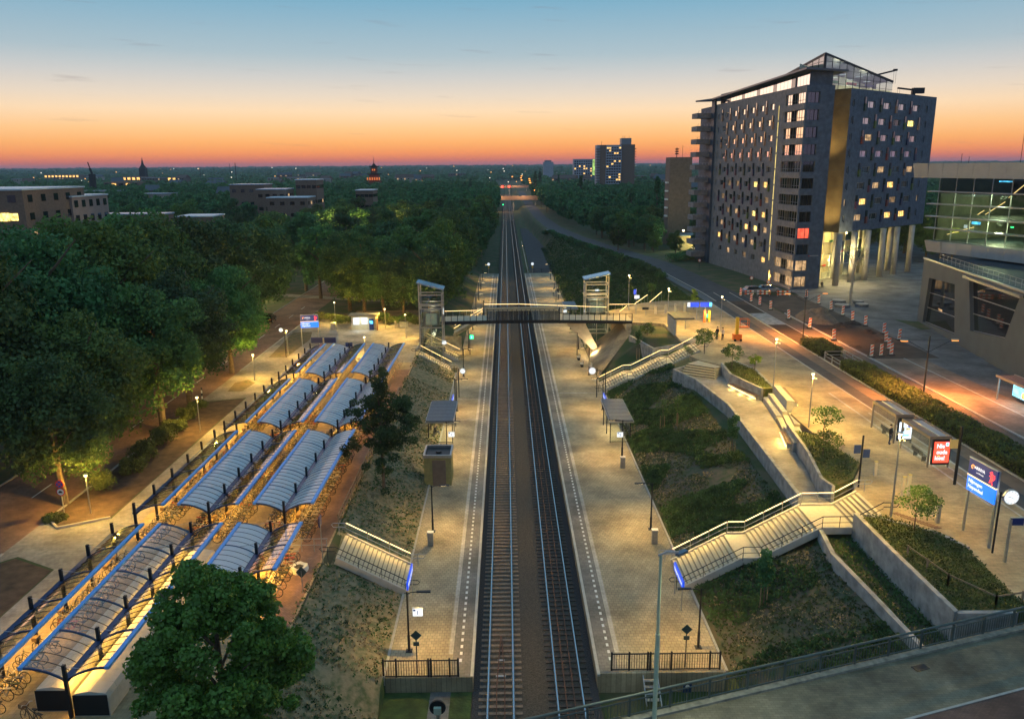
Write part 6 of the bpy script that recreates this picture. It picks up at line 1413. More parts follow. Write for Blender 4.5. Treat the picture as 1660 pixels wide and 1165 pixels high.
# the foreground tree and the ragged one on the left bank
C = []; R_ = []
g2 = np.random.default_rng(3)
for _ in range(118):
    d = g2.normal(size=3); d /= np.linalg.norm(d); 
    if d[2] < -.85: d[2] *= -1
    r = g2.uniform(.4,.95)**.8; C.append(d*r*np.array([4.3,4.2,5.4])*(1-.18*max(0,d[2]))+np.array([0,0,5.6])); R_.append(g2.uniform(.45,1.0))
V, F = clump_leaves(np.array(C), np.array(R_), 52000, .21, up=.3, flat=.75); me = mesh_from('crown', V, F, leafD); tb = trunk_mesh(9, .22, 4, 6, 5, 9); t2 = bpy.data.meshes.new('trunk'); t2.from_pydata(tb.v, [], tb.f); t2.materials.append(bark)
put_tree((me, t2), -13.8, 33.3, 2.4, (1.0,1.0,.98), 'full round maple in the foreground beside the nearest shelters', name='maple_tree')
C = [(0,0,10.4,.7),(-.3,0,9.6,.9),(.3,.2,8.9,1.1),(-.9,0,8.4,1.),(.6,0,7.9,1.1),(1.6,0,7.9,.9),(2.3,0,7.4,.8),(-1.6,0,7.6,.8),(-2.4,0,7.3,.7),(-.4,0,7.,1.3),(1.,0,6.7,1.2),(2.2,0,6.1,.9),(-1.5,0,6.,.9),(0,.5,5.8,1.3),(1.3,-.3,5.3,1.2),(2.3,0,5.,.7),(-2.5,0,4.2,.7),(-3.1,0,3.8,.5),(-1.4,0,4.8,.8),(.2,0,4.2,1.1),(1.2,0,3.7,.9),(0,.5,3.,.8),(-.6,0,2.4,.7),(.4,0,1.7,.7),(0,0,11.1,.4)]
A = np.array(C); CC = np.repeat(A[:,:3], 3, 0)+g2.normal(size=(len(A)*3,3))*np.array([.45,.9,.35]); RR = np.repeat(A[:,3], 3)*.62
V, F = clump_leaves(CC, RR, 15000, .19, up=.1, flat=.8); me = mesh_from('crown', V, F, leafB); tb = trunk_mesh(10.5, .17, 2.6, 6, 8, 10); t2 = bpy.data.meshes.new('trunk'); t2.from_pydata(tb.v, [], tb.f); t2.materials.append(bark)
o = put_tree((me, t2), -10.95, 65.4, 2.3, 1., 'ragged dark tree standing alone on the left bank', name='ragged_tree'); o.rotation_euler = (0,0,0)
# saplings with stakes
def sapling(x, y, z, h, rx, label, m=leafB, stakes=True, n=900, name='sapling'):
    C_, R2 = crown_centres(rx, h*.34, h*.66, 26, int(x*7+y)); R2 = R2*(1.9 if rx < .9 else 1.); V, F = clump_leaves(C_, R2, n, .16); tb = MB().tube([(0,0,-.1),(.03,0,h*.75)], .045, 6, r2=.02); t2 = bpy.data.meshes.new('trunk'); t2.from_pydata(tb.v, [], tb.f); t2.materials.append(bark)
    t = put_tree((mesh_from('crown', V, F, m), t2), x, y, z, 1., label, name=name)
    if stakes:
        for dx in (-.22,.22): MB().tube([(dx,0,-.1),(dx,0,1.5)], .035, 5).build('stake', mat('stake_wood', (.35,.24,.13), .85, var=.2), t)
    return t
sapling(16.3,45.6,2.5,3.9,.5,'columnar sapling with two stakes in front of the long right stairs',n=1800); sapling(20.6,68.6,3.9,4.2,.5,'columnar sapling with stakes beside the terrace wall',n=1200)
sapling(16.5,80.4,2.6,3.6,.8,'thin pale sapling with a stake on the right bank, left of two',leafC,n=260); sapling(18.,80.,3.0,3.6,.75,'thin pale sapling with a stake on the right bank, right of two',leafC,n=240)
sapling(18.2,107,3.9,4.6,.45,'slim conical sapling on the bank by the upper flight near the footbridge',n=900); sapling(29.1,90.,6.5,2.1,.9,'small bright green tree at the outer edge of the upper bed',mat('leaves_lime', (.2,.3,.03), .7, var=.3, sub=.3),False,700)
sapling(26.6,90.8,6.5,3.0,1.3,'spreading small tree in the upper grass bed',leafA,False,1100); sapling(27.8,66.,6.4,3.3,1.5,'open small tree with golden leaves in the bed beside the bus shelters',leafC,False,750); sapling(26.2,62.,6.4,2.2,1.6,'low spreading shrub in the bed beside the bus shelters',leafC,False,800,'shrub')
sapling(26.9,48.2,6.4,3.0,1.7,'open golden-leaved small tree by the grate near the station sign',leafC,False,1300); sapling(25.5,99.5,6.3,3.3,1.6,'bushy pale shrub by the top of the second right stairs',leafC,False,1500,'shrub'); sapling(20.5,113,5.3,2.6,1.2,'bushy shrub on the brown bed under the footbridge',leafC,False,900,'shrub')
sapling(31.6,132,6.3,3.6,.9,'small lime-green tree behind the blue information panels',MAT['leaves_lime'],False,900); sapling(27,146,5.9,3.2,1.,'leafy sapling at the north edge of the square',leafC,False,700); sapling(22.5,142,5.4,4,.6,'thin sapling on the slope behind the handrails',leafC,False,300)
for k, (x, y) in enumerate(((22,168),(19.5,190),(24,205),(27.5,178),(16.5,175),(21,218))): sapling(x, y, H(x,y), 3.4, .6, 'thin young tree on the dark grass slope beyond the square', leafB, False, 300)['group'] = 'young trees on the far grass slope'
t = put_tree((mesh_from('crown', *clump_leaves(*crown_centres(2.3,1.6,8.6,22,4), 900, .12), leafC), None) if False else (mesh_from('crown', *clump_leaves(*crown_centres(2.6,1.5,8.8,22,4), 420, .16), leafC), mid_p[0][1]), 59.3,134.9,ZR,1.,'tall pale bare-branched plane tree on the dark square', name='plane_tree')
for ch in t.children:
    if ch.name.startswith('trunk'):
        tb = MB().tube([(0,0,-.1),(.1,0,4),(.3,0,8.2)], .3, 8, r2=.14)
        for a in range(9): tb.tube([(.25,0,6.2+a*.2),(.3+1.1*math.cos(a*2.4),1.1*math.sin(a*2.4),8.3),(.3+2.3*math.cos(a*2.4),2.3*math.sin(a*2.4),9.6)], .07, 5, r2=.02)
        m2 = bpy.data.meshes.new('trunk'); m2.from_pydata(tb.v, [], tb.f); m2.materials.append(mat('pale_bark', (.42,.38,.3), .8, var=.25, scale=3)); ch.data = m2
t.rotation_euler = (0,0,0)
# shrubs and hedge
def shrub(x, y, z, r, h, label, m=hedgem, grp=None, n=1400, sz=.2, name='shrub'):
    k = 10; C_ = np.stack([rng.uniform(-.6,.6,k)*r, rng.uniform(-.6,.6,k)*r, rng.uniform(.25,.6,k)*h], 1); V, F = clump_leaves(C_, np.full(k, r*.5), n, sz)
    o = bpy.data.objects.new(name, mesh_from(name, V, F, m)); COL.objects.link(o); o.location = (x,y,z); tag(o, label, 'shrub', grp); return o
for k, (x, y, r, h, lb) in enumerate([(-34.6,62.8,1.5,2.8,'large lamp-lit shrub nearest the round traffic signs'),(-33.9,67.5,1.2,1.6,'low dark shrub second in the planting strip'),(-34.4,71.5,1.6,1.9,'broad shrub beside the ivy-covered trunk'),(-34.2,75,1.5,1.9,'broad shrub just before the strip lamp'),(-34.6,79.3,1.4,1.6,'yellow-green shrub just past the strip lamp'),(-35,83,1.3,1.6,'shrub between the two street trees'),(-35.2,86.4,1.1,1.4,'last shrub in the planting strip'),(-35.4,57.3,.9,.5,'low ground-cover clump at the foot of the traffic signs')]): shrub(x,y,ZL,r,h,lb,n=1800)
for k in range(16): x = -33+k*1.25; shrub(x, 137.5+math.sin(k*1.7)*1.5+(k<3)*2, ZL, 1.3, 1.5+.8*(k%3 == 0), 'low bush along the edge of the wood behind the forecourt', leafC if k % 2 else hedgem, 'bushes along the edge of the wood', 900)
for k, (x, y) in enumerate([(57,211),(52,216),(49,214),(44,206),(47,210)]): shrub(x,y,5.5,2.6,2.6,'dark bush at the foot of the apartment tower by the road',leafB,'bushes at the foot of the tower',900,.35)
def leafbox(x0,x1,y0,y1,z0,z1,n,size):
    P = np.stack([rng.uniform(x0,x1,n), rng.uniform(y0,y1,n), z1-np.abs(rng.normal(size=n))*.16+.12*np.sin(rng.uniform(0,6,n))], 1); sd = rng.random(n) < .35; P[sd,2] = rng.uniform(z0,z1,sd.sum()); P[sd,0] = np.where(rng.random(sd.sum()) < .5, x0, x1)+rng.normal(size=sd.sum())*.08
    P[:,2] += .16*np.sin(P[:,1]*1.3)*np.cos(P[:,0]*2.1); Nn = rng.normal(size=(n,3)); Nn[:,2] += .8; Nn /= np.linalg.norm(Nn,axis=1)[:,None]; return leaf_quads(P, Nn, size)
for y0, y1, lb in ((34,91.5,'long yellow-green hedge along the median from the bus stops outwards'),(97.5,104.6,'short golden hedge block beside the dark open median bed')):
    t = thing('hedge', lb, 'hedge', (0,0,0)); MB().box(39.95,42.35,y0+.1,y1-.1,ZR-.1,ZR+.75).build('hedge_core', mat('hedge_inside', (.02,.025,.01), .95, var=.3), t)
    V, F = leafbox(39.75,42.55,y0,y1,ZR,ZR+1.,int((y1-y0)*420),.2); o = bpy.data.objects.new('hedge_leaves', mesh_from('hedge_leaves', V, F, hedgem)); COL.objects.link(o); o.parent = t
# tufts and ground cover on the banks
def tufts(name, label, region, n, size, m, hgt, dens=None, stems=3):
    P = []; c = 0
    while len(P) < n and c < n*8:
        c += 1; x = rng.uniform(region[0], region[1]); y = region[2]+(region[3]-region[2])*rng.random()**1.25
        if dens and mnoise.noise(Vector((x*dens[0], y*dens[0], dens[2])))*.5+.5 < dens[1]: continue
        if y > 140 and x > interp(RD, y)[0]-5.5: continue
        if name == 'ground_cover' and y < 50 and rng.random() < .6: continue
        if (50.3 < y < 55.2 or 100.8 < y < 105.7 or 112 < y < 115) : continue
        P.append((x, y, H(x, y)+.03))
    P = np.array(P); P = np.repeat(P, stems, 0); P[:,:2] += rng.normal(size=(len(P),2))*size*.35; P[:,2] += hgt*rng.uniform(.1,.9,len(P)); Nn = rng.normal(size=P.shape); Nn[:,2] = Nn[:,2]*.6+.35; Nn /= np.linalg.norm(Nn,axis=1)[:,None]
    V, F = leaf_quads(P, Nn, size, .55); o = bpy.data.objects.new(name, mesh_from(name, V, F, m)); COL.objects.link(o); return tag(o, label, 'ground cover', kind='stuff')
gcover = mat('ground_cover_leaves', (.075,.14,.04), .8, var=.5, scale=1., sub=.2); drystem = mat('dry_stems', (.4,.31,.17), .9, var=.4, scale=1.5, sub=.2)
tufts('grass_tufts', 'sparse dark green tufts dotting the left bank', (-13.3,-7.6,30,112), 2600, .17, gcover, .13, (.5,.38,1), 4)
tufts('dry_grass', 'dry straw-coloured grass on the left bank', (-13.3,-7.6,30,112), 5000, .16, drystem, .12, (.3,.35,5), 3)
tufts('ground_cover', 'dense dark green ground cover on the right bank', (13.1,21.4,34,100), 9500, .24, gcover, .38, (.22,.47,2), 6)
tufts('grass_tufts', 'thin grass on the right bank', (13.1,21.4,34,100), 9000, .17, mat('bank_grass_leaves', (.09,.11,.035), .85, var=.4, scale=1.5, sub=.2), .12, (.3,.3,7), 3)
tufts('dry_grass', 'dry tufts on the right bank', (13.1,21.4,34,100), 3500, .16, drystem, .1, (.4,.5,9), 3)
tufts('verge_weeds', 'bright green weeds beside the service path below the left platform', (-7.3,-2.3,34,40.8), 2600, .22, mat('weed_leaves', (.1,.19,.02), .8, var=.4, scale=1.5, sub=.2), .3, None, 3)
tufts('slope_grass', 'dark grass on the slope beyond the square', (13.2,34,141,300), 15000, .42, mat('slope_leaves', (.05,.1,.025), .85, var=.4, scale=.6), .2, None, 3)
def bedcover(x0,x1,y0,y1,z,n,test,label):
    P = np.stack([rng.uniform(x0,x1,n), rng.uniform(y0,y1,n), z+rng.uniform(.02,.28,n)],1); P = P[[test(a,b) for a,b,_ in P]]; Nn = rng.normal(size=P.shape); Nn[:,2]+=.5; Nn /= np.linalg.norm(Nn,axis=1)[:,None]; V, F = leaf_quads(P, Nn, .17, .5)
    o = bpy.data.objects.new('bed_plants', mesh_from('bed_plants', V, F, hedgem)); COL.objects.link(o); tag(o, label, 'plants', kind='stuff')
def inpoly(x, y, poly):
    c = False; n_ = len(poly)
    for i in range(n_):
        (a, b), (p, q_) = poly[i], poly[i-1]
        if (b > y) != (q_ > y) and x < (p-a)*(y-b)/(q_-b)+a: c = not c
    return c
bedcover(24,29.2,37.5,51,6.4,9000,lambda x,y: inpoly(x,y,[(24.3,50.2),(24.3,38.3),(28.3,38.3),(28.2,39.9),(28.8,45.6),(28.1,47.5),(25.8,50.1)]),'low plants on the bed behind the tall wall')
bedcover(24,29,55.5,68.8,6.42,5200,lambda x,y: inpoly(x,y,[(24.5,55.7),(24.3,57),(25.4,62.5),(26.3,68.4),(27.5,67.2),(28.5,60.4),(26.5,57.2)]),'low plants in the bed beside the bus shelters')
bedcover(25.8,29.1,82,94.5,6.5,3600,lambda x,y: inpoly(x,y,[(26.2,93),(27.8,94.1),(29,90),(28.6,82.5),(27.7,82.4),(26,88)]),'low plants in the upper grass bed')
tufts2 = None
P = np.stack([rng.uniform(21.9,23.9,2500), rng.uniform(36.5,50.4,2500), 4.6+rng.uniform(0,.25,2500)],1); Nn = rng.normal(size=P.shape); Nn[:,2]+=.5; Nn /= np.linalg.norm(Nn,axis=1)[:,None]; o = bpy.data.objects.new('trough_plants', mesh_from('trough_plants', *leaf_quads(P, Nn, .2, .5), gcover)); COL.objects.link(o); tag(o, 'dark plants between the two concrete walls', 'plants', kind='stuff')

# ================================================================== street furniture on the square
def bus_shelter(x0, x1, y0, y1, z, label, kind):
    t = thing('bus_shelter', label, 'bus shelter', (0,0,0)); zt = z+2.45; fr = mat('shelter_frame', (.22,.19,.17), .5, .4, var=.1); rd = mat('shelter_roof', (.26,.17,.14), .5, .2, var=.1)
    MB().box(x0,x0+.12,y0,y1,zt-.08,zt+.16).box(x1-.12,x1,y0,y1,zt-.08,zt+.16).box(x0+.12,x1-.12,y0,y0+.1,zt-.08,zt+.16).box(x0+.12,x1-.12,y1-.1,y1,zt-.08,zt+.16).build('roof_frame', fr, t)
    ym = (y0+y1)/2
    for a, b in ((y0+.12,ym-.04),(ym+.04,y1-.12)):
        MB().box(x0+.13,(x0+x1)/2-.08,a,b,zt+.02,zt+.06).build('roof_panel', rd, t); MB().box((x0+x1)/2+.06,x1-.13,a,b,zt+.02,zt+.06).build('roof_panel', mat('pale_roof_glass', (.42,.4,.44), .25, .2, var=.05), t)
    MB().box((x0+x1)/2-.06,(x0+x1)/2+.04,y0+.12,y1-.12,zt+.05,zt+.12).build('roof_rib', mat('pale_rib', (.6,.55,.42), .5, var=.05), t)
    for x, y in ((x0+.06,y0+.06),(x0+.06,y1-.06),(x1-.06,y0+.06)): MB().box(x-.06,x+.06,y-.06,y+.06,z,zt-.08).build('post', fr, t)
    for k in range(3): a = y0+.15+(y1-y0-.3)*k/3; MB().box(x0+.05,x0+.07,a+.03,a+(y1-y0-.3)/3-.03,z+.2,zt-.15).build('glass_pane', glass, t)
    cx = (x0+x1)/2+.1; w_ = (x1-x0)/2-.25
    f = MB().box(cx-w_-.08,cx+w_+.08,y0-.1,y0+.1,z+.25,zt-.12).build('poster_case', darkmetal, t)
    if kind == 'red':
        MB().box(cx-w_,cx+w_,y0-.125,y0-.105,z+.45,zt-.25).build('poster', emitter('poster_red', (1.,.07,.035), 1.5), f)
        for k, s_ in enumerate(('Nie','oude','lose!')): text(s_, .5, (cx+(-.12,.02,-.1)[k],y0-.13,zt-.62-k*.5), (R(90),0,0), white_lit, f, bold=.02, sx=.85)
        MB().box(cx+w_*.45,cx+w_*.8,y0-.14,y0-.128,zt-.6,zt-.32).build('poster_badge', cyan_lit, f); MB().box(cx-w_*.5,cx-.1,y0-.132,y0-.128,z+.98,z+1.05).build('poster_mark', lit_warm, f)
    elif kind == 'white':
        MB().box(cx-w_,cx+w_,y0-.125,y0-.105,z+.45,zt-.5).build('poster', emitter('poster_pale', (.75,.88,1.), 1.5), f)
        MB().box(cx-w_*.6,cx-.1,y0-.14,y0-.128,z+1.15,z+1.5).build('poster_shape', mat('poster_brown', (.3,.2,.1), .6, var=.1), f); MB().box(cx-w_*.7,cx+w_*.6,y0-.14,y0-.128,z+.72,z+.84).build('poster_shape', cyan_lit, f); MB().box(cx+.05,cx+w_*.7,y0-.14,y0-.128,z+1.25,z+1.45).build('poster_shape', lit_yellow, f)
        MB().disc((cx+.3,y0-.135,z+1.6),(0,1,0),.13,14,.012).build('poster_shape', nsblue_lit, f)
    bn = thing('bench', 'dark bench inside the '+('nearer' if kind == 'red' else 'farther')+' bus shelter with the '+('red' if kind == 'red' else 'pale')+' poster', 'bench', (x0+.5,(y0+y1)/2-.2,z))
    for k in range(3): MB().box(-.25+k*.15,-.13+k*.15,-.9,.9,.44,.48).build('slat', darkmetal, bn)
    MB().box(-.3,-.26,-.9,.9,.55,.85).build('backrest', darkmetal, bn)
    for y in (-.7,.65): MB().box(-.2,.15,y,y+.06,0,.44).build('leg', darkmetal, bn)
    light('AREA', ((x0+x1)/2,(y0+y1)/2,zt-.15), 45, (.9,1.,.85), t, 1.2); return t
bus_shelter(33.6,35.35,59.5,64.1,ZR,'nearer bus shelter with a glowing red poster reading Nie oude lose','red'); bus_shelter(33.6,35.2,65.2,69.6,ZR,'farther bus shelter with a glowing pale poster','white')
t = thing('bus_shelter', 'bus shelter with bright blue poster walls across the road at the right edge', 'bus shelter', (0,0,0))
for k in range(2): MB().box(50.4,51.2,71.2+k*3.6,74.7+k*3.6,8.72,8.8).build('roof_panel', MAT['shelter_roof'], t); MB().box(51.3,52.2,71.2+k*3.6,74.7+k*3.6,8.72,8.8).build('roof_panel', MAT['shelter_roof'], t)
MB().box(50.3,50.4,71,78.5,8.6,8.85).box(52.2,52.3,71,78.5,8.6,8.85).build('roof_frame', galv, t)
for k, (a, b) in enumerate(((75.4,78.0),(72.3,74.8))):
    c = MB().box(52.,52.15,a-.1,b+.1,6.6,8.5).build('poster_case', darkmetal, t); MB().box(51.96,51.985,a,b,6.75,8.4).build('poster', emitter('poster_cyan', (.25,.75,1.), 1.3, .4, 1.2), c); MB().disc((51.95,a+.8,7.15),(1,0,0),.35,14,.02).build('poster_shape', lit_yellow, c)
MB().box(50.5,52.1,70.95,71.05,6.5,8.5).build('glass_pane', glass, t); MB().box(50.5,50.62,71.5,71.62,ZR,8.6).box(50.4,50.52,78,78.12,ZR,8.6).build('post', galv, t); light('AREA', (51.3,75,8.5), 70, (.7,.9,1.), t, 1.5)
bn = thing('bench', 'wooden bench in the blue-lit shelter across the road', 'bench', (51.4,73.6,ZR)); MB().box(-.25,.25,-.9,.9,.42,.47).build('seat', MAT['bench_wood'], bn); MB().box(.2,.26,-.9,.9,.5,.85).build('backrest', MAT['bench_wood'], bn); MB().box(-.2,.2,-.6,-.5,0,.42).box(-.2,.2,.5,.6,0,.42).build('leg', darkmetal, bn)
# big station signs
for k in range(34):
    y = 172+k*4.6; x = interp(RD, y)[0]-6.2; shrub(x, y, H(x, y)+.1, 1.5, 1.7, 'dark bush in the line between the curving road and the railway slope', leafB, 'bushes along the curving road', 700, .3)
# the signs
def station_sign(p0, p1, z, h, label, face, scale=1.):
    a = Vector(p0); b = Vector(p1); d = (b-a); Ln = d.length; rz = math.atan2(d.y, d.x); t = thing('station_sign', label, 'sign', (a.x,a.y,z), rz); top = h
    for x in (.05, Ln-.05): MB().box(x-.06,x+.06,.02,.14,0,top).build('leg', galv, t)
    MB().box(.0,Ln,-.08,.02,top-1.15*scale,top).build('board', emitter('navy_board', (.01,.03,.16), .6), t); MB().box(.0,Ln,-.08,.02,top-2.3*scale,top-1.25*scale).build('board', emitter('blue_board', (.01,.16,.9), 1.1), t); MB().box(-.02,Ln+.02,-.1,.04,top-1.24*scale,top-1.16*scale).build('gold_strip', emitter('gold_strip',(1.,.75,.35),1.), t); MB().box(-.02,Ln+.02,-.1,.04,top+.002,top+.06).build('cap', galv, t)
    s_ = scale
    text('ARRIVA', .3*s_, (Ln*.4,-.09,top-.5*s_), (R(90),0,0), white_lit, t, bold=.006); text('een DB bedrijf', .12*s_, (Ln*.42,-.09,top-.8*s_), (R(90),0,0), white_lit, t)
    MB().tube([(Ln*.16+.13*s_*math.cos(k*.6),-.1,top-.52*s_+.13*s_*math.sin(k*.6)) for k in range(9)], .02, 5).build('logo', lamp_orange, t)
    # rampant red lion, kept as a few limbs
    lx, lz = Ln*.84, top-.6*s_; li = MB(); li.tube([(lx-.05*s_,-.095,lz-.3*s_),(lx,-.095,lz),(lx+.02*s_,-.095,lz+.25*s_)], .085*s_, 6)
    for (q0, q1) in (((-.0,.15),(-.22,.3)),((-.0,.05),(-.24,.06)),((-.03,-.25),(-.2,-.38)),((0,-.28),(.1,-.48)),((.05,-.2),(.24,.0)),((.24,0),(.2,.25)),((.02,.3),(-.1,.4))): li.tube([(lx+q0[0]*s_,-.095,lz+q0[1]*s_),(lx+q1[0]*s_,-.095,lz+q1[1]*s_)], .035*s_, 5)
    li.build('lion_emblem', emitter('lion_red', (1.,.06,.05), 1.6), t)
    text('Nijmegen', .36*s_, (.15,-.09,top-1.56*s_), (R(90),0,0), white_lit, t, align='LEFT', bold=.008); text('Heyendaal', .36*s_, (.15,-.09,top-1.96*s_), (R(90),0,0), white_lit, t, align='LEFT', bold=.008)
    return t
station_sign((30.1,48.3),(30.35,45.7),ZR,5.15,'large blue station sign with a red lion, on the right by the square clock',0,.95); station_sign((-31.4,118.9),(-28.8,119.4),ZL,4.9,'large blue station sign with a red lion, beside the left street',0,.85)
t = thing('direction_sign', 'small dark blue direction plate on a grey post beside the square clock', 'sign', (30.3,43.9,ZR)); MB().box(-.06,.06,-.06,.06,0,2.85).build('post', galv, t); MB().box(-.02,.75,-.05,.05,2.45,2.9).build('plate', nsblue, t); MB().box(-.05,.78,-.06,.06,2.905,2.95).build('cap', galv, t)
t = thing('direction_sign', 'dark post with two small blue plates at the top of the long stairs', 'sign', (26.45,55.7,ZR)); MB().tube([(0,0,0),(0,0,4.1)],.07,8).build('post', black, t); MB().box(-.6,-.1,-.03,.03,2.7,3.35).build('plate', nsblue, t); MB().box(.1,.6,-.03,.03,2.35,3.0).build('plate', nsblue, t)
t = thing('bus_stop_pole', 'thick grey bus stop pole with a yellow timetable plate beside the nearer bus shelter', 'pole', (33.9,56.,ZR)); MB().tube([(0,0,0),(0,0,4.6)],.11,10).build('pole', darkmetal, t); MB().box(-.75,-.14,-.04,.04,2.9,3.6).build('timetable', mat('timetable_yellow', (.5,.42,.2), .6, var=.1), t)
for k, (x, y, h, lb) in enumerate(((29.1,49.4,1.3,'dark square pillar near the grate'),(28.7,57.9,1.15,'pale post on the square in front of the nearer bus shelter'),(28.9,53.9,1.5,'pale wrapped post behind the golden-leaved tree, left one'),(29.4,54.1,1.6,'pale wrapped post behind the golden-leaved tree, right one'))):
    t = thing('bollard', lb, 'bollard', (x,y,ZR)); MB().prism([(-.1,-.1),(.1,-.1),(.1,.1),(-.1,.1)],0,h).build('body', galv if k == 0 else concrete_light, t); MB().prism([(-.12,-.12),(.12,-.12),(.12,.12),(-.12,.12)],h+.002,h+.06).build('cap', darkmetal if k == 0 else mat('cap_yellow', (.5,.42,.15), .6, var=.1), t)
t = thing('tree_grate', 'brown slatted floor grate along the bed near the station sign', 'grate', (0,0,0))
for k in range(14):
    a = k/14; MB().beam((26.7+1.9*a,51.0-2.6*a,ZR+.02),(27.2+1.9*a,51.1-2.6*a,ZR+.02),.14,.03).build('slat', MAT['bench_wood'], t)
t = thing('parking_box', 'grey electric cabinet on the forecourt', 'cabinet', (-24.5,134,ZL)); MB().box(-.4,.4,-.25,.25,0,1.2).build('body', galv, t); MB().box(-.44,.44,-.29,.29,1.2,1.28).build('lid', darkmetal, t)
# kiosk on the left forecourt
t = thing('information_kiosk', 'small grey kiosk with glowing map panels and a blue ticket machine on the left forecourt', 'kiosk', (-26.2,131.5,ZL))
MB().box(0,4.2,0,1.8,0,2.35).build('wall', mat('kiosk_grey', (.42,.4,.3), .7, var=.1), t); MB().box(-.35,4.5,-.5,2.1,2.4,2.6).build('roof', mat('kiosk_roof', (.3,.27,.2), .7, var=.15), t); MB().box(.35,1.35,-.06,0,.9,2.1).build('map_panel', white_lit, t); MB().box(1.75,2.75,-.06,0,.95,2.1).build('map_panel', white_soft, t)
tm = MB().box(3.05,3.8,-.3,0,0,1.9).build('ticket_machine', nsblue, t); MB().box(3.15,3.7,-.32,-.305,1.1,1.6).build('screen', cyan_lit, tm); MB().box(4.35,4.55,-.6,-.2,0,2.0).build('card_reader', mat('reader_orange', (.35,.18,.08), .6, var=.1), t); light('AREA', (2,-.9,2.2), 60, (.95,1,.85), t, 1.5)
for k, (x, y, w_, h_) in enumerate(((-29.3,131.8,.8,1.2),(-17.6,133.5,1.4,.9),(-19,132.9,.25,1.1))): t = thing('litter_bin' if k != 1 else 'stone_block', ['grey litter bin left of the information kiosk','grey stone block right of the information kiosk','slim grey post between the kiosk lamp and the stone block'][k], ['litter bin','block','post'][k], (x,y,ZL)); MB().box(-w_/2,w_/2,-.3,.3,0,h_).build('body', concrete, t); MB().box(-w_/2-.03,w_/2+.03,-.33,.33,h_,h_+.06).build('lid', galv, t)
t = thing('departure_board', 'wide dark blue display board on a post at the end of the shelters', 'sign', (-26.1,110.5,ZL)); MB().box(-.09,.09,-.09,.09,0,3.1).build('post', galv, t); MB().box(-1.75,-.12,-.08,.08,2.4,3.2).build('board', nsblue, t); MB().box(.12,1.75,-.08,.08,2.4,3.2).build('board', nsblue, t)
t = thing('departure_board', 'small dark blue display board on a post beside the short lamp', 'sign', (-22.8,112.,ZL)); MB().box(-.06,.06,-.06,.06,0,2.).build('post', galv, t); MB().box(-.5,.5,-.06,.06,1.5,2.1).build('board', nsblue, t)
clock(-32.,112.,ZL,4.4,.26,'station clock seen from the side beside the left blue station sign',-1)
# traffic signs on the left
t = thing('traffic_sign', 'post with a no-stopping sign above a no-motorcars sign by the lit trunk', 'traffic sign', (-35.1,58.3,ZL)); MB().tube([(0,0,0),(0,0,3.0)],.04,6).build('post', galv, t)
a = MB().disc((0,-.06,2.75),(0,1,0),.34,20,.03).build('plate', redpaint, t); MB().disc((0,-.08,2.75),(0,1,0),.26,20,.02).build('field', mat('traffic_blue', (.02,.08,.4), .5, var=0), a); MB().beam((-.2,-.095,2.55),(.2,-.095,2.95),.07,.01,(0,1,0)).beam((.2,-.1,2.55),(-.2,-.1,2.95),.07,.01,(0,1,0)).build('cross', redpaint, a)
a = MB().disc((0,-.06,2.1),(0,1,0),.34,20,.03).build('plate', redpaint, t); MB().disc((0,-.08,2.1),(0,1,0),.26,20,.02).build('field', whitepaint, a); MB().box(-.16,.16,-.1,-.09,2.02,2.12).box(-.1,.1,-.1,-.09,2.12,2.2).build('car_symbol', black, a)
t = thing('striped_post', 'black and white striped post between the shrubs and the street tree', 'post', (-35.4,88.6,ZL))
for k in range(6): MB().tube([(0,0,k*.35),(0,0,k*.35+.345)],.08,8).build('band', black if k % 2 else whitepaint, t)
t = thing('direction_sign', 'thin pole with a small blue plate at the top of the short left stairs', 'sign', (-12.9,50.2,ZL)); MB().tube([(0,0,0),(0,0,3.5)],.035,6).build('post', galv, t); MB().box(-.04,.04,-.3,.3,2.8,3.5).build('plate', nsblue, t)
t = thing('building_bag', 'crumpled white bag of sand on the paving by the left stairs', 'bag', (-14.3,49.2,ZL)); mb = MB()
for k in range(12): a = k*math.pi/6; b_ = (k+1)*math.pi/6; r0 = .62+.08*math.sin(k*2.3); r1 = .62+.08*math.sin((k+1)%12*2.3); mb.quad((r0*math.cos(a),r0*math.sin(a),0),(r1*math.cos(b_),r1*math.sin(b_),0),(r1*.9*math.cos(b_),r1*.9*math.sin(b_),.38),(r0*.9*math.cos(a),r0*.9*math.sin(a),.38)); mb.quad((r0*.9*math.cos(a),r0*.9*math.sin(a),.38),(r1*.9*math.cos(b_),r1*.9*math.sin(b_),.38),(r1*.5*math.cos(b_),r1*.5*math.sin(b_),.3),(r0*.5*math.cos(a),r0*.5*math.sin(a),.3))
mb.build('bag', whitepaint, t); MB().tube([(0,0,.2),(0,0,.3)],.36,10).build('sand', drygrass, t)
t = thing('site_fence', 'low grey barrier fence on the paving at the head of the left stairs', 'fence', (0,0,0))
for k in range(4): MB().box(-15.7+k*.9,-15.66+k*.9,51.9,51.94,ZL,ZL+1.).build('post', galv, t)
MB().box(-15.7,-12.9,51.9,51.94,ZL+.97,ZL+1.01).box(-15.7,-12.9,51.9,51.94,ZL+.5,ZL+.53).build('rail', galv, t)
t = thing('warning_sign', 'dark diamond sign behind the wire fence near the maple', 'sign', (-13.3,46.2,ZL)); MB().tube([(0,0,0),(0,0,1.6)],.025,5).build('post', galv, t); m = MB(); m.v = [(0,-.02,1.1),(.35,-.02,1.5),(0,-.02,1.9),(-.35,-.02,1.5),(0,.01,1.1),(.35,.01,1.5),(0,.01,1.9),(-.35,.01,1.5)]; m.f = [(0,1,2,3),(7,6,5,4)]; m.build('plate', MAT['sign_back'], t)
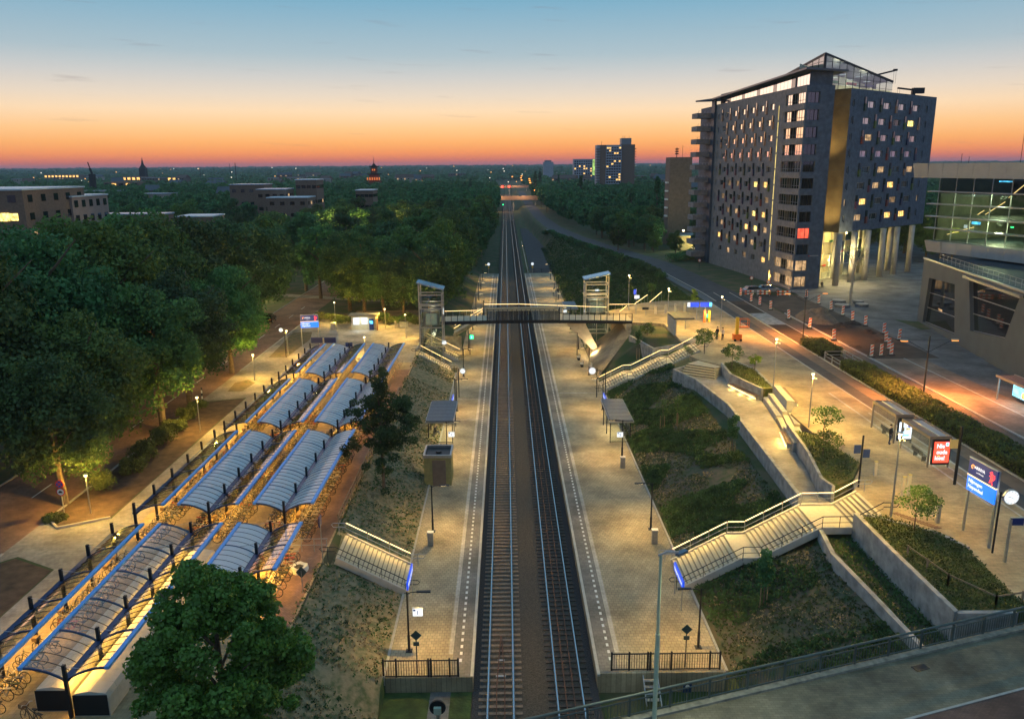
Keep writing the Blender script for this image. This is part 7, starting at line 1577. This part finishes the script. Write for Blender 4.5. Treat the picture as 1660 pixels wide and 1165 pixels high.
# information panels, machines and people near the footbridge on the square
t = thing('information_totem', 'bright blue double display board with lit white ends on the square', 'sign', (30.4,123,ZR)); MB().box(-1.5,-.1,-.1,.1,2.0,2.75).build('board', nsblue_lit, t); MB().box(.1,1.5,-.1,.1,2.0,2.75).build('board', nsblue_lit, t); MB().box(-1.9,-1.52,-.12,.12,2.05,2.7).build('lit_end', white_lit, t); MB().box(1.52,1.9,-.12,.12,2.05,2.7).build('lit_end', cyan_lit, t)
text('Stationsplein', .34, (0,-.12,2.38), (R(90),0,0), white_lit, t, sx=.8) if False else None
for x in (-.4,.9): MB().box(x-.05,x+.05,-.05,.05,0,2.).build('post', galv, t)
t = thing('check_in_gate', 'pair of yellow and orange check-in columns with green lights under the blue display board', 'machine', (31.0,120.6,ZR)); MB().box(-.5,-.2,-.2,.2,0,1.9).build('column', orangepaint, t); MB().box(.2,.5,-.2,.2,0,1.9).build('column', yellowpaint, t); MB().box(-.1,.12,-.25,-.2,.8,1.35).build('screen', green_lit, t); light('POINT', (0,-.8,1.4), 90, (1,.7,.3), t, .2)
t = thing('lifting_platform', 'yellow mast with an orange basket lift on an orange base standing on the square', 'machine', (31.9,107.2,ZR)); MB().box(-.55,.55,-.45,.45,.15,.95).build('base', orangepaint, t); MB().box(-.28,.12,-.2,.2,.96,3.3).build('mast', yellowpaint, t)
k_ = MB()
for x in (.2,1.5):
    for y in (-.4,.4): k_.box(x-.03,x+.03,y-.03,y+.03,2.0,3.1)
k_.box(.17,1.53,-.43,.43,1.9,2.0).box(.17,1.53,-.43,-.37,3.04,3.1).box(.17,1.53,.37,.43,3.04,3.1).box(.17,1.53,-.42,-.38,2.5,2.55).build('basket', orangepaint, t)
for x in (-.4,.4): MB().disc((x,-.5,.18),(0,1,0),.18,12,.12).build('wheel', black, t)
for k, (x, y) in enumerate(((24.4,128),(26.2,128.6),(27.9,129.4),(29.6,130.))): t = thing('stone_pillar', 'pale stone pillar in the row behind the portal, '+['first','second','third','fourth'][k]+' from the left', 'pillar', (x,y,ZR)); MB().prism([(-.2,-.14),(.2,-.14),(.14,.14),(-.14,.14)],0,1.45).build('body', concrete_light, t)
t = thing('information_sign', 'post with a blue sign and a white lit plate behind the right lift', 'sign', (21.2,128.,ZR)); MB().tube([(0,0,0),(0,0,4.2)],.05,6).build('post', galv, t); MB().box(-.45,-.05,-.05,.05,3.3,4.1).build('plate', nsblue_lit, t); MB().box(-.3,.5,-.08,-.051,2.6,3.15).build('lit_plate', white_lit, t)
t = thing('map_board', 'small map board and rack of bikes by the right lift rails', 'board', (22.5,126.5,ZR)); MB().box(-.03,.03,-.03,.03,0,1.2).build('post', galv, t); MB().box(-.5,.5,-.04,.04,1.0,1.4).build('board', black, t)
# person
def person(label, x, y, z, rz, top, pants, pose='stand', arm=0.):
    me = bpy.data.meshes.new('person'); sit = pose == 'sit'
    J = [(0,0,.95),(0,0,1.2),(0,0,1.42),(0,.02,1.55),(0,.03,1.68),(.19,0,1.4),(.27,.02,1.13),(.25,.16+arm,.92),(-.19,0,1.4),(-.27,.02,1.13),(-.25,.14,.92),(.1,0,.9),(.12,.05,.5),(.13,-.02,.07),(.13,.14,.03),(-.1,0,.9),(-.13,-.04,.5),(-.13,-.12,.07),(-.13,.05,.03)]
    if sit: J = [(a,b,c-.45) if i < 11 else (a,b,c) for i,(a,b,c) in enumerate(J)]; J[11]=(.1,.02,.45); J[12]=(.12,.42,.46); J[13]=(.12,.42,.07); J[14]=(.12,.55,.03); J[15]=(-.1,.02,.45); J[16]=(-.13,.42,.46); J[17]=(-.13,.42,.07); J[18]=(-.13,.55,.03)
    Rr = [.16,.14,.16,.065,.11,.075,.055,.04,.075,.055,.04,.1,.07,.05,.045,.1,.07,.05,.045]
    E_ = [(0,1),(1,2),(2,3),(3,4),(2,5),(5,6),(6,7),(2,8),(8,9),(9,10),(0,11),(11,12),(12,13),(13,14),(0,15),(15,16),(16,17),(17,18)]
    me.from_pydata(J, E_, []); o = bpy.data.objects.new('tmp', me); COL.objects.link(o); md = o.modifiers.new('s','SKIN')
    for i, v in enumerate(me.skin_vertices[0].data): v.radius = (Rr[i], Rr[i]*.8); v.use_root = (i == 0)
    o.modifiers.new('b','SUBSURF').levels = 1; dg = bpy.context.evaluated_depsgraph_get(); m2 = bpy.data.meshes.new_from_object(o.evaluated_get(dg)); bpy.data.objects.remove(o)
    t = thing('person', label, 'person', (x,y,z), rz); skin = mat('skin', (.45,.27,.19), .6, var=.05)
    m2.materials.clear(); [m2.materials.append(q) for q in (skin, top, pants)]
    hip = .5 if sit else .93
    for p in m2.polygons:
        c = p.center; p.material_index = 0 if c.z > (1.02 if sit else 1.5) or (abs(c.x) > .2 and c.z < (.52 if sit else .98) and c.z > (.4 if sit else .85) and c.y > .06) else (1 if c.z > hip else 2); p.use_smooth = True
    b = bpy.data.objects.new('body', m2); COL.objects.link(b); b.parent = t; hz_ = (1.26 if sit else 1.7)
    mb = MB().tube([(0,-.02,hz_),(0,-.01,hz_+.07),(0,0,hz_+.12)], .115, 10, r2=.05); mb.build('hair', mat('dark_hair', (.03,.02,.015), .8, var=.1), b)
    return t
blk = mat('black_cloth', (.02,.02,.025), .9, var=.2); whc = mat('pale_cloth', (.5,.5,.5), .9, var=.2); jean = mat('blue_cloth', (.04,.06,.12), .9, var=.2)
person('person in black and white standing beside the orange lift machine', 30.0, 107.6, ZR, R(200), whc, blk); person('person in dark clothes standing close to the lift machine, back turned', 29.4, 108.2, ZR, R(20), blk, blk)
person('person in pale clothes waiting near the far end of the right platform', 10.9, 181.5, ZP, R(120), whc, jean); person('person in dark clothes waiting at the far end of the right platform', 12.0, 183.2, ZP, R(160), blk, jean)
person('person sitting inside the left glass platform shelter', -8.1, 84.3, ZP+.03, R(-90), blk, jean, 'sit'); person('person sitting in the dark at the foot of the tower columns', 62.5, 155.6, ZR, R(170), blk, blk, 'sit')
person('person in dark clothes standing between the two bus shelters', 33.2, 65.0, ZR, R(220), blk, jean)
# roadworks
bz = None
BL = [(43.4,145.3),(43.45,139),(43.8,135.2),(44.3,131),(44.4,122.4),(45.05,115.4),(45.3,107),(46.,97.),(47.4,97.4),(48.9,97.8),(50.1,101),(51.7,105.2),(54.1,111),(54.2,106.7),(54.,116.8),(53.7,120.6),(54.1,125.3),(54.1,130),(54.5,136.3),(54.7,142.8)]
WB = ['at the far end of the left row','second from the far end, left row','third from the far end, left row','fourth from the far end, left row','beside the sand heap','behind the street lamp at the hedge','at the edge of the pit beside the road','at the near left corner of the pit','at the near end of the pit','at the near right corner of the pit','first up the right edge of the pit','second up the right edge of the pit','third up the right edge of the pit','standing alone right of the pit','first in the right-hand row','second in the right-hand row','third in the right-hand row','fourth in the right-hand row','fifth in the right-hand row','sixth in the right-hand row, nearest the tower']
for k, (x, y) in enumerate(BL):
    if bz is None:
        bz = thing('warning_beacon', '', 'traffic beacon', (x,y,ZR), 0, 'striped roadwork beacons'); MB().box(-.3,.3,-.2,.2,0,.1).build('foot', black, bz); MB().box(-.16,.16,-.03,.03,.12,1.25).build('panel', whitepaint, bz)
        s_ = MB()
        for j in range(3): z = .2+j*.36; s_.face([(-.155,-.035,z),(.155,-.035,z+.18),(.155,-.035,z+.36),(-.155,-.035,z+.18)]); s_.face([(.155,.035,z),(-.155,.035,z+.18),(-.155,.035,z+.36),(.155,.035,z+.18)])
        s_.build('stripe', mat('warning_red', (.8,.12,.02), .5, var=.05), bz); o = bz
    else: o = copy_tree(bz)
    o.scale = (1.3,1.3,1.25); o.location = (x,y,ZR); o.rotation_euler = (random.uniform(-.05,.05),random.uniform(-.05,.05),random.uniform(-.4,.2)); o['label'] = 'red and white striped beacon '+WB[k]
for k, (x0, y0, n_) in enumerate(((44.2,145.4,2),(46.4,145.2,3),(49.9,144.5,3))):
    t = thing('barrier', 'red and white roadwork barrier planks, '+['left','middle','right'][k]+' of the three sections', 'barrier', (x0,y0,ZR))
    for z in (.45,.95):
        for j in range(n_*2): MB().box(j*.42,j*.42+.415,-.03,.03,z-.12,z+.12).build('plank', MAT['warning_red'] if j % 2 == k % 2 else whitepaint, t)
    for x in (.1,n_*.84-.1): MB().box(x-.03,x+.03,.04,.1,0,1.1).build('leg', galv, t)
postfence('low metal guard rail at the gap in the median hedge, near side', [(39.9,96.4,ZR),(42.4,96.4,ZR)], .95, galv, (.95,.5), 2.4); postfence('low metal guard rail along the bus lane at the start of the long hedge', [(39.75,91.5,ZR),(39.75,96.2,ZR)], .9, galv, (.95,.5), 2.3); postfence('low metal guard rail along the far lane at the hedge gap', [(42.6,92,ZR),(42.6,100,ZR)], .9, galv, (.95,.5), 2.6)
for k, (x, y, lb) in enumerate(((44.7,183,'by the road below the tower balconies'),(47.5,152.5,'left of the roadwork barriers'),(49.,147,'behind the middle roadwork barrier'))):
    t = thing('traffic_sign', 'small round road sign '+lb, 'traffic sign', (x,y,ZR if y < 180 else 6.2)); MB().tube([(0,0,0),(0,0,2.6)],.04,6).build('post', darkmetal, t); MB().disc((0,-.05,2.4),(0,1,0),.35,18,.03).build('plate', redpaint, t); MB().disc((0,-.075,2.4),(0,1,0),.25,18,.02).build('field', whitepaint, t)
t = thing('path_lamp', 'low lit lamp post against the foot of the tower', 'lamp', (51.4,154.2,ZR)); MB().tube([(0,0,0),(0,0,3.6)],.16,8).build('pole', mat('lit_post', (.5,.42,.2), .6, var=.1), t); MB().tube([(.2,-.1,2.4),(.2,-.1,2.65)],.14,8).build('lamp_head', lamp_orange, t); light('POINT', (.3,-.6,2.6), 330, (1,.6,.2), t, .2)
for k, (x, y, r) in enumerate(((58.5,137.5,1.2),(60.8,133.5,1.1),(57.2,133.,1.3),(61.5,136.5,.9))): t = thing('round_bench', 'low round stone seat around the plane tree, '+['behind it','right of it','left of it','far right one'][k], 'seat', (x,y,ZR)); MB().tube([(0,0,0),(0,0,.42)], r, 14).build('stone', paverdark, t); MB().tube([(0,0,.42),(0,0,.5)], r*.92, 14).build('top', concrete, t)
# cars
def car(x, y, z, rz, cl, label, lights=False):
    t = thing('parked_car', label, 'car', (x,y,z), rz); pm = mat('car_paint_'+cl[0], cl[1], .25, .5, var=.05)
    pr = [(-2.1,.35),(2.15,.35),(2.2,.7),(2.0,.85),(1.1,.95),(-1.95,1.0),(-2.15,.85)]; b = MB(); n_ = len(pr)
    b.v = [(a,-.86,c) for a,c in pr]+[(a,.86,c) for a,c in pr]; b.f = [tuple(range(n_)),tuple(range(n_,2*n_))[::-1]]+[(i,i+n_,(i+1)%n_+n_,(i+1)%n_) for i in range(n_)]; b.build('body', pm, t)
    g_ = MB(); lo = [(-1.9,.98),(1.15,.94)]; g_.v = [(-1.9,-.8,.98),(1.15,-.8,.95),(1.15,.8,.95),(-1.9,.8,.98),(-1.45,-.64,1.44),(.35,-.64,1.44),(.35,.64,1.44),(-1.45,.64,1.44)]; g_.f = [(0,1,5,4),(1,2,6,5),(2,3,7,6),(3,0,4,7)]; g_.build('windows', darkglass, t)
    MB().prism([(-1.45,-.64),(.35,-.64),(.35,.64),(-1.45,.64)],1.442,1.48).build('roof', pm, t)
    for a in (-1.35,1.4):
        for s_ in (-.82,.82): wo = MB().disc((a,s_,.32),(0,1,0),.32,14,.2).build('wheel', tyre, t); MB().disc((a,s_*1.0,.32),(0,1,0),.19,10,.22).build('rim', galv, wo)
    for s_ in (-.6,.6): MB().box(2.12,2.2,s_-.18,s_+.18,.62,.74).build('headlight', white_soft if lights else whitepaint, t); MB().box(-2.18,-2.1,s_-.18,s_+.18,.7,.85).build('tail_light', redpaint, t)
    return t
blkc = ('black',(.015,.015,.02)); slv = ('silver',(.42,.44,.47)); car(-42.4,139.5,ZL,R(95),blkc,'black parked car where the left street enters the wood'); car(-42.9,128,ZL,R(92),blkc,'dark parked car under the trees further down the left street'); car(-44.6,60.2,ZL,R(80),blkc,'dark car at the left picture edge under the big tree')
car(46.8,148.2,ZR,R(10),slv,'silver car behind the left roadwork barriers'); car(49.9,149.2,ZR,R(-5),slv,'silver car behind the right roadwork barriers'); car(-39,207,ZL,R(100),slv,'silver car on the pale woodland street'); car(-41,216,ZL,R(100),blkc,'dark car behind the silver one on the woodland street')
for k in range(3): car(-48-k*4.5,121+k*8,ZL,R(85),slv if k == 1 else blkc,['dark parked car among the street trees, nearest','silver parked car among the street trees','dark parked car among the street trees, farthest'][k])
# far houses among the trees
hm = [mat('house_brick_%d' % k, c, .85, var=.15) for k, c in enumerate(((.2,.1,.07),(.32,.28,.24),(.16,.12,.1)))]; hr_ = [mat('house_roof_%d' % k, c, .7, var=.15) for k, c in enumerate(((.13,.07,.05),(.08,.085,.1),(.3,.34,.4)))]
cnt = 0
for _ in range(900):
    y = rng.uniform(360, 1500); x = rng.uniform(-.62*y, .4*y)
    if -30 < x < 60 or not free(x, y, 5.5): continue
    placed.append((x, y)); w_ = rng.uniform(8, 20+y*.01); d_ = rng.uniform(8, 12); h_ = rng.uniform(9.5, 14.5)+y*.002; t = thing('house', 'distant house roof among the treetops %s of the tracks' % ('left' if x < 0 else 'right'), 'house', (x, y, 3.4), rng.uniform(-.5,.5), 'distant houses among the treetops %s of the tracks' % ('left' if x < 0 else 'right'))
    k = int(rng.integers(0,3)); MB().box(-w_/2,w_/2,-d_/2,d_/2,0,h_).build('wall', hm[k], t); k2 = int(rng.integers(0,3)); r = MB()
    if k2 == 2: r.box(-w_/2-.2,w_/2+.2,-d_/2-.2,d_/2+.2,h_+.01,h_+.4)
    else:
        r.v = [(-w_/2-.3,-d_/2-.3,h_),(w_/2+.3,-d_/2-.3,h_),(w_/2+.3,d_/2+.3,h_),(-w_/2-.3,d_/2+.3,h_),(-w_/2,0,h_+3.6),(w_/2,0,h_+3.6)]; r.f = [(0,1,5,4),(2,3,4,5),(0,4,3),(1,2,5),(0,3,2,1)]
    r.build('roof', hr_[k2], t)
    for j in range(int(w_//4)): MB().box(-w_/2+1.2+j*4,-w_/2+2.8+j*4,-d_/2-.05,-d_/2,h_-2.4,h_-.9).build('window', lit_dim if rng.random() < .22 else darkglass, t)
    cnt += 1
    if cnt > 70: break
# distant lights
el_ = MB(); ew = MB()
for k in range(150):
    y = 800+rng.random()**1.3*4200; x = rng.uniform(-.6*y, .55*y); s_ = y*.0005; z = 9+(max(0,y-1500)*.004)+rng.uniform(0,6)+y*.0012; (el_ if rng.random() < .55 else ew).box(x-s_,x+s_,y,y+.5,z,z+s_*1.6)
tag(el_.build('city_lights', emitter('far_orange', (1.,.45,.12), 1.6), kind='stuff'), 'scattered orange lights of the distant town', 'lights'); tag(ew.build('city_lights', emitter('far_white', (1.,.9,.7), 1.4), kind='stuff'), 'scattered white lights of the distant town', 'lights')
for k, (x, y) in enumerate([(24,470),(23,520),(22,600),(24,690),(25.5,780),(27,880),(30,1000),(21,1050),(34,1150),(24,1250),(40,1350),(30,1500),(-12,600),(-30,900),(12,1400)]):
    t = thing('street_lamp', 'distant orange street lamp by the far road', 'street lamp', (x,y,3.5), 0, 'distant street lamps beside the far road'); MB().tube([(0,0,0),(0,0,9)],.12,5).build('pole', darkmetal, t); s_ = .35+y*.0006; MB().box(-s_,s_,-.3,.3,8.8,9.+s_*.9).build('lamp_head', lamp_orange, t)
    if y < 1000: light('POINT', (0,0,8.3), 1200, (1,.45,.13), t, .3)
for k, (x, y, h) in enumerate(((-53,128,6),(-58,160,6),(-73,205,7),(-48,240,7),(-40,236,6),(-34,212,5))):
    o = path_lamp(h, ['yellow street lamp among the left trees behind the street','yellow lamp deep among the left trees','yellow lamp near the red brick school','tall yellow lamp in the middle of the left wood','lamp beside the woodland street, farther','lamp beside the woodland street, nearer'][k], 1300, (1,.75,.25)); o.location = (x,y,ZL)
# ------------------------------------------------------------------ evening haze
hz = bpy.data.materials.new('haze_air'); hz.use_nodes = True; hn = hz.node_tree.nodes; hn.remove(hn['Principled BSDF'])
pv = hn.new('ShaderNodeVolumePrincipled'); pv.inputs['Color'].default_value = (.75,.85,1.,1); pv.inputs['Density'].default_value = 1.1e-4; hz.node_tree.links.new(pv.outputs[0], hn['Material Output'].inputs['Volume'])
MB().box(-9100,9100,-400,9100,-2.,75).build('haze', hz, kind='stuff')
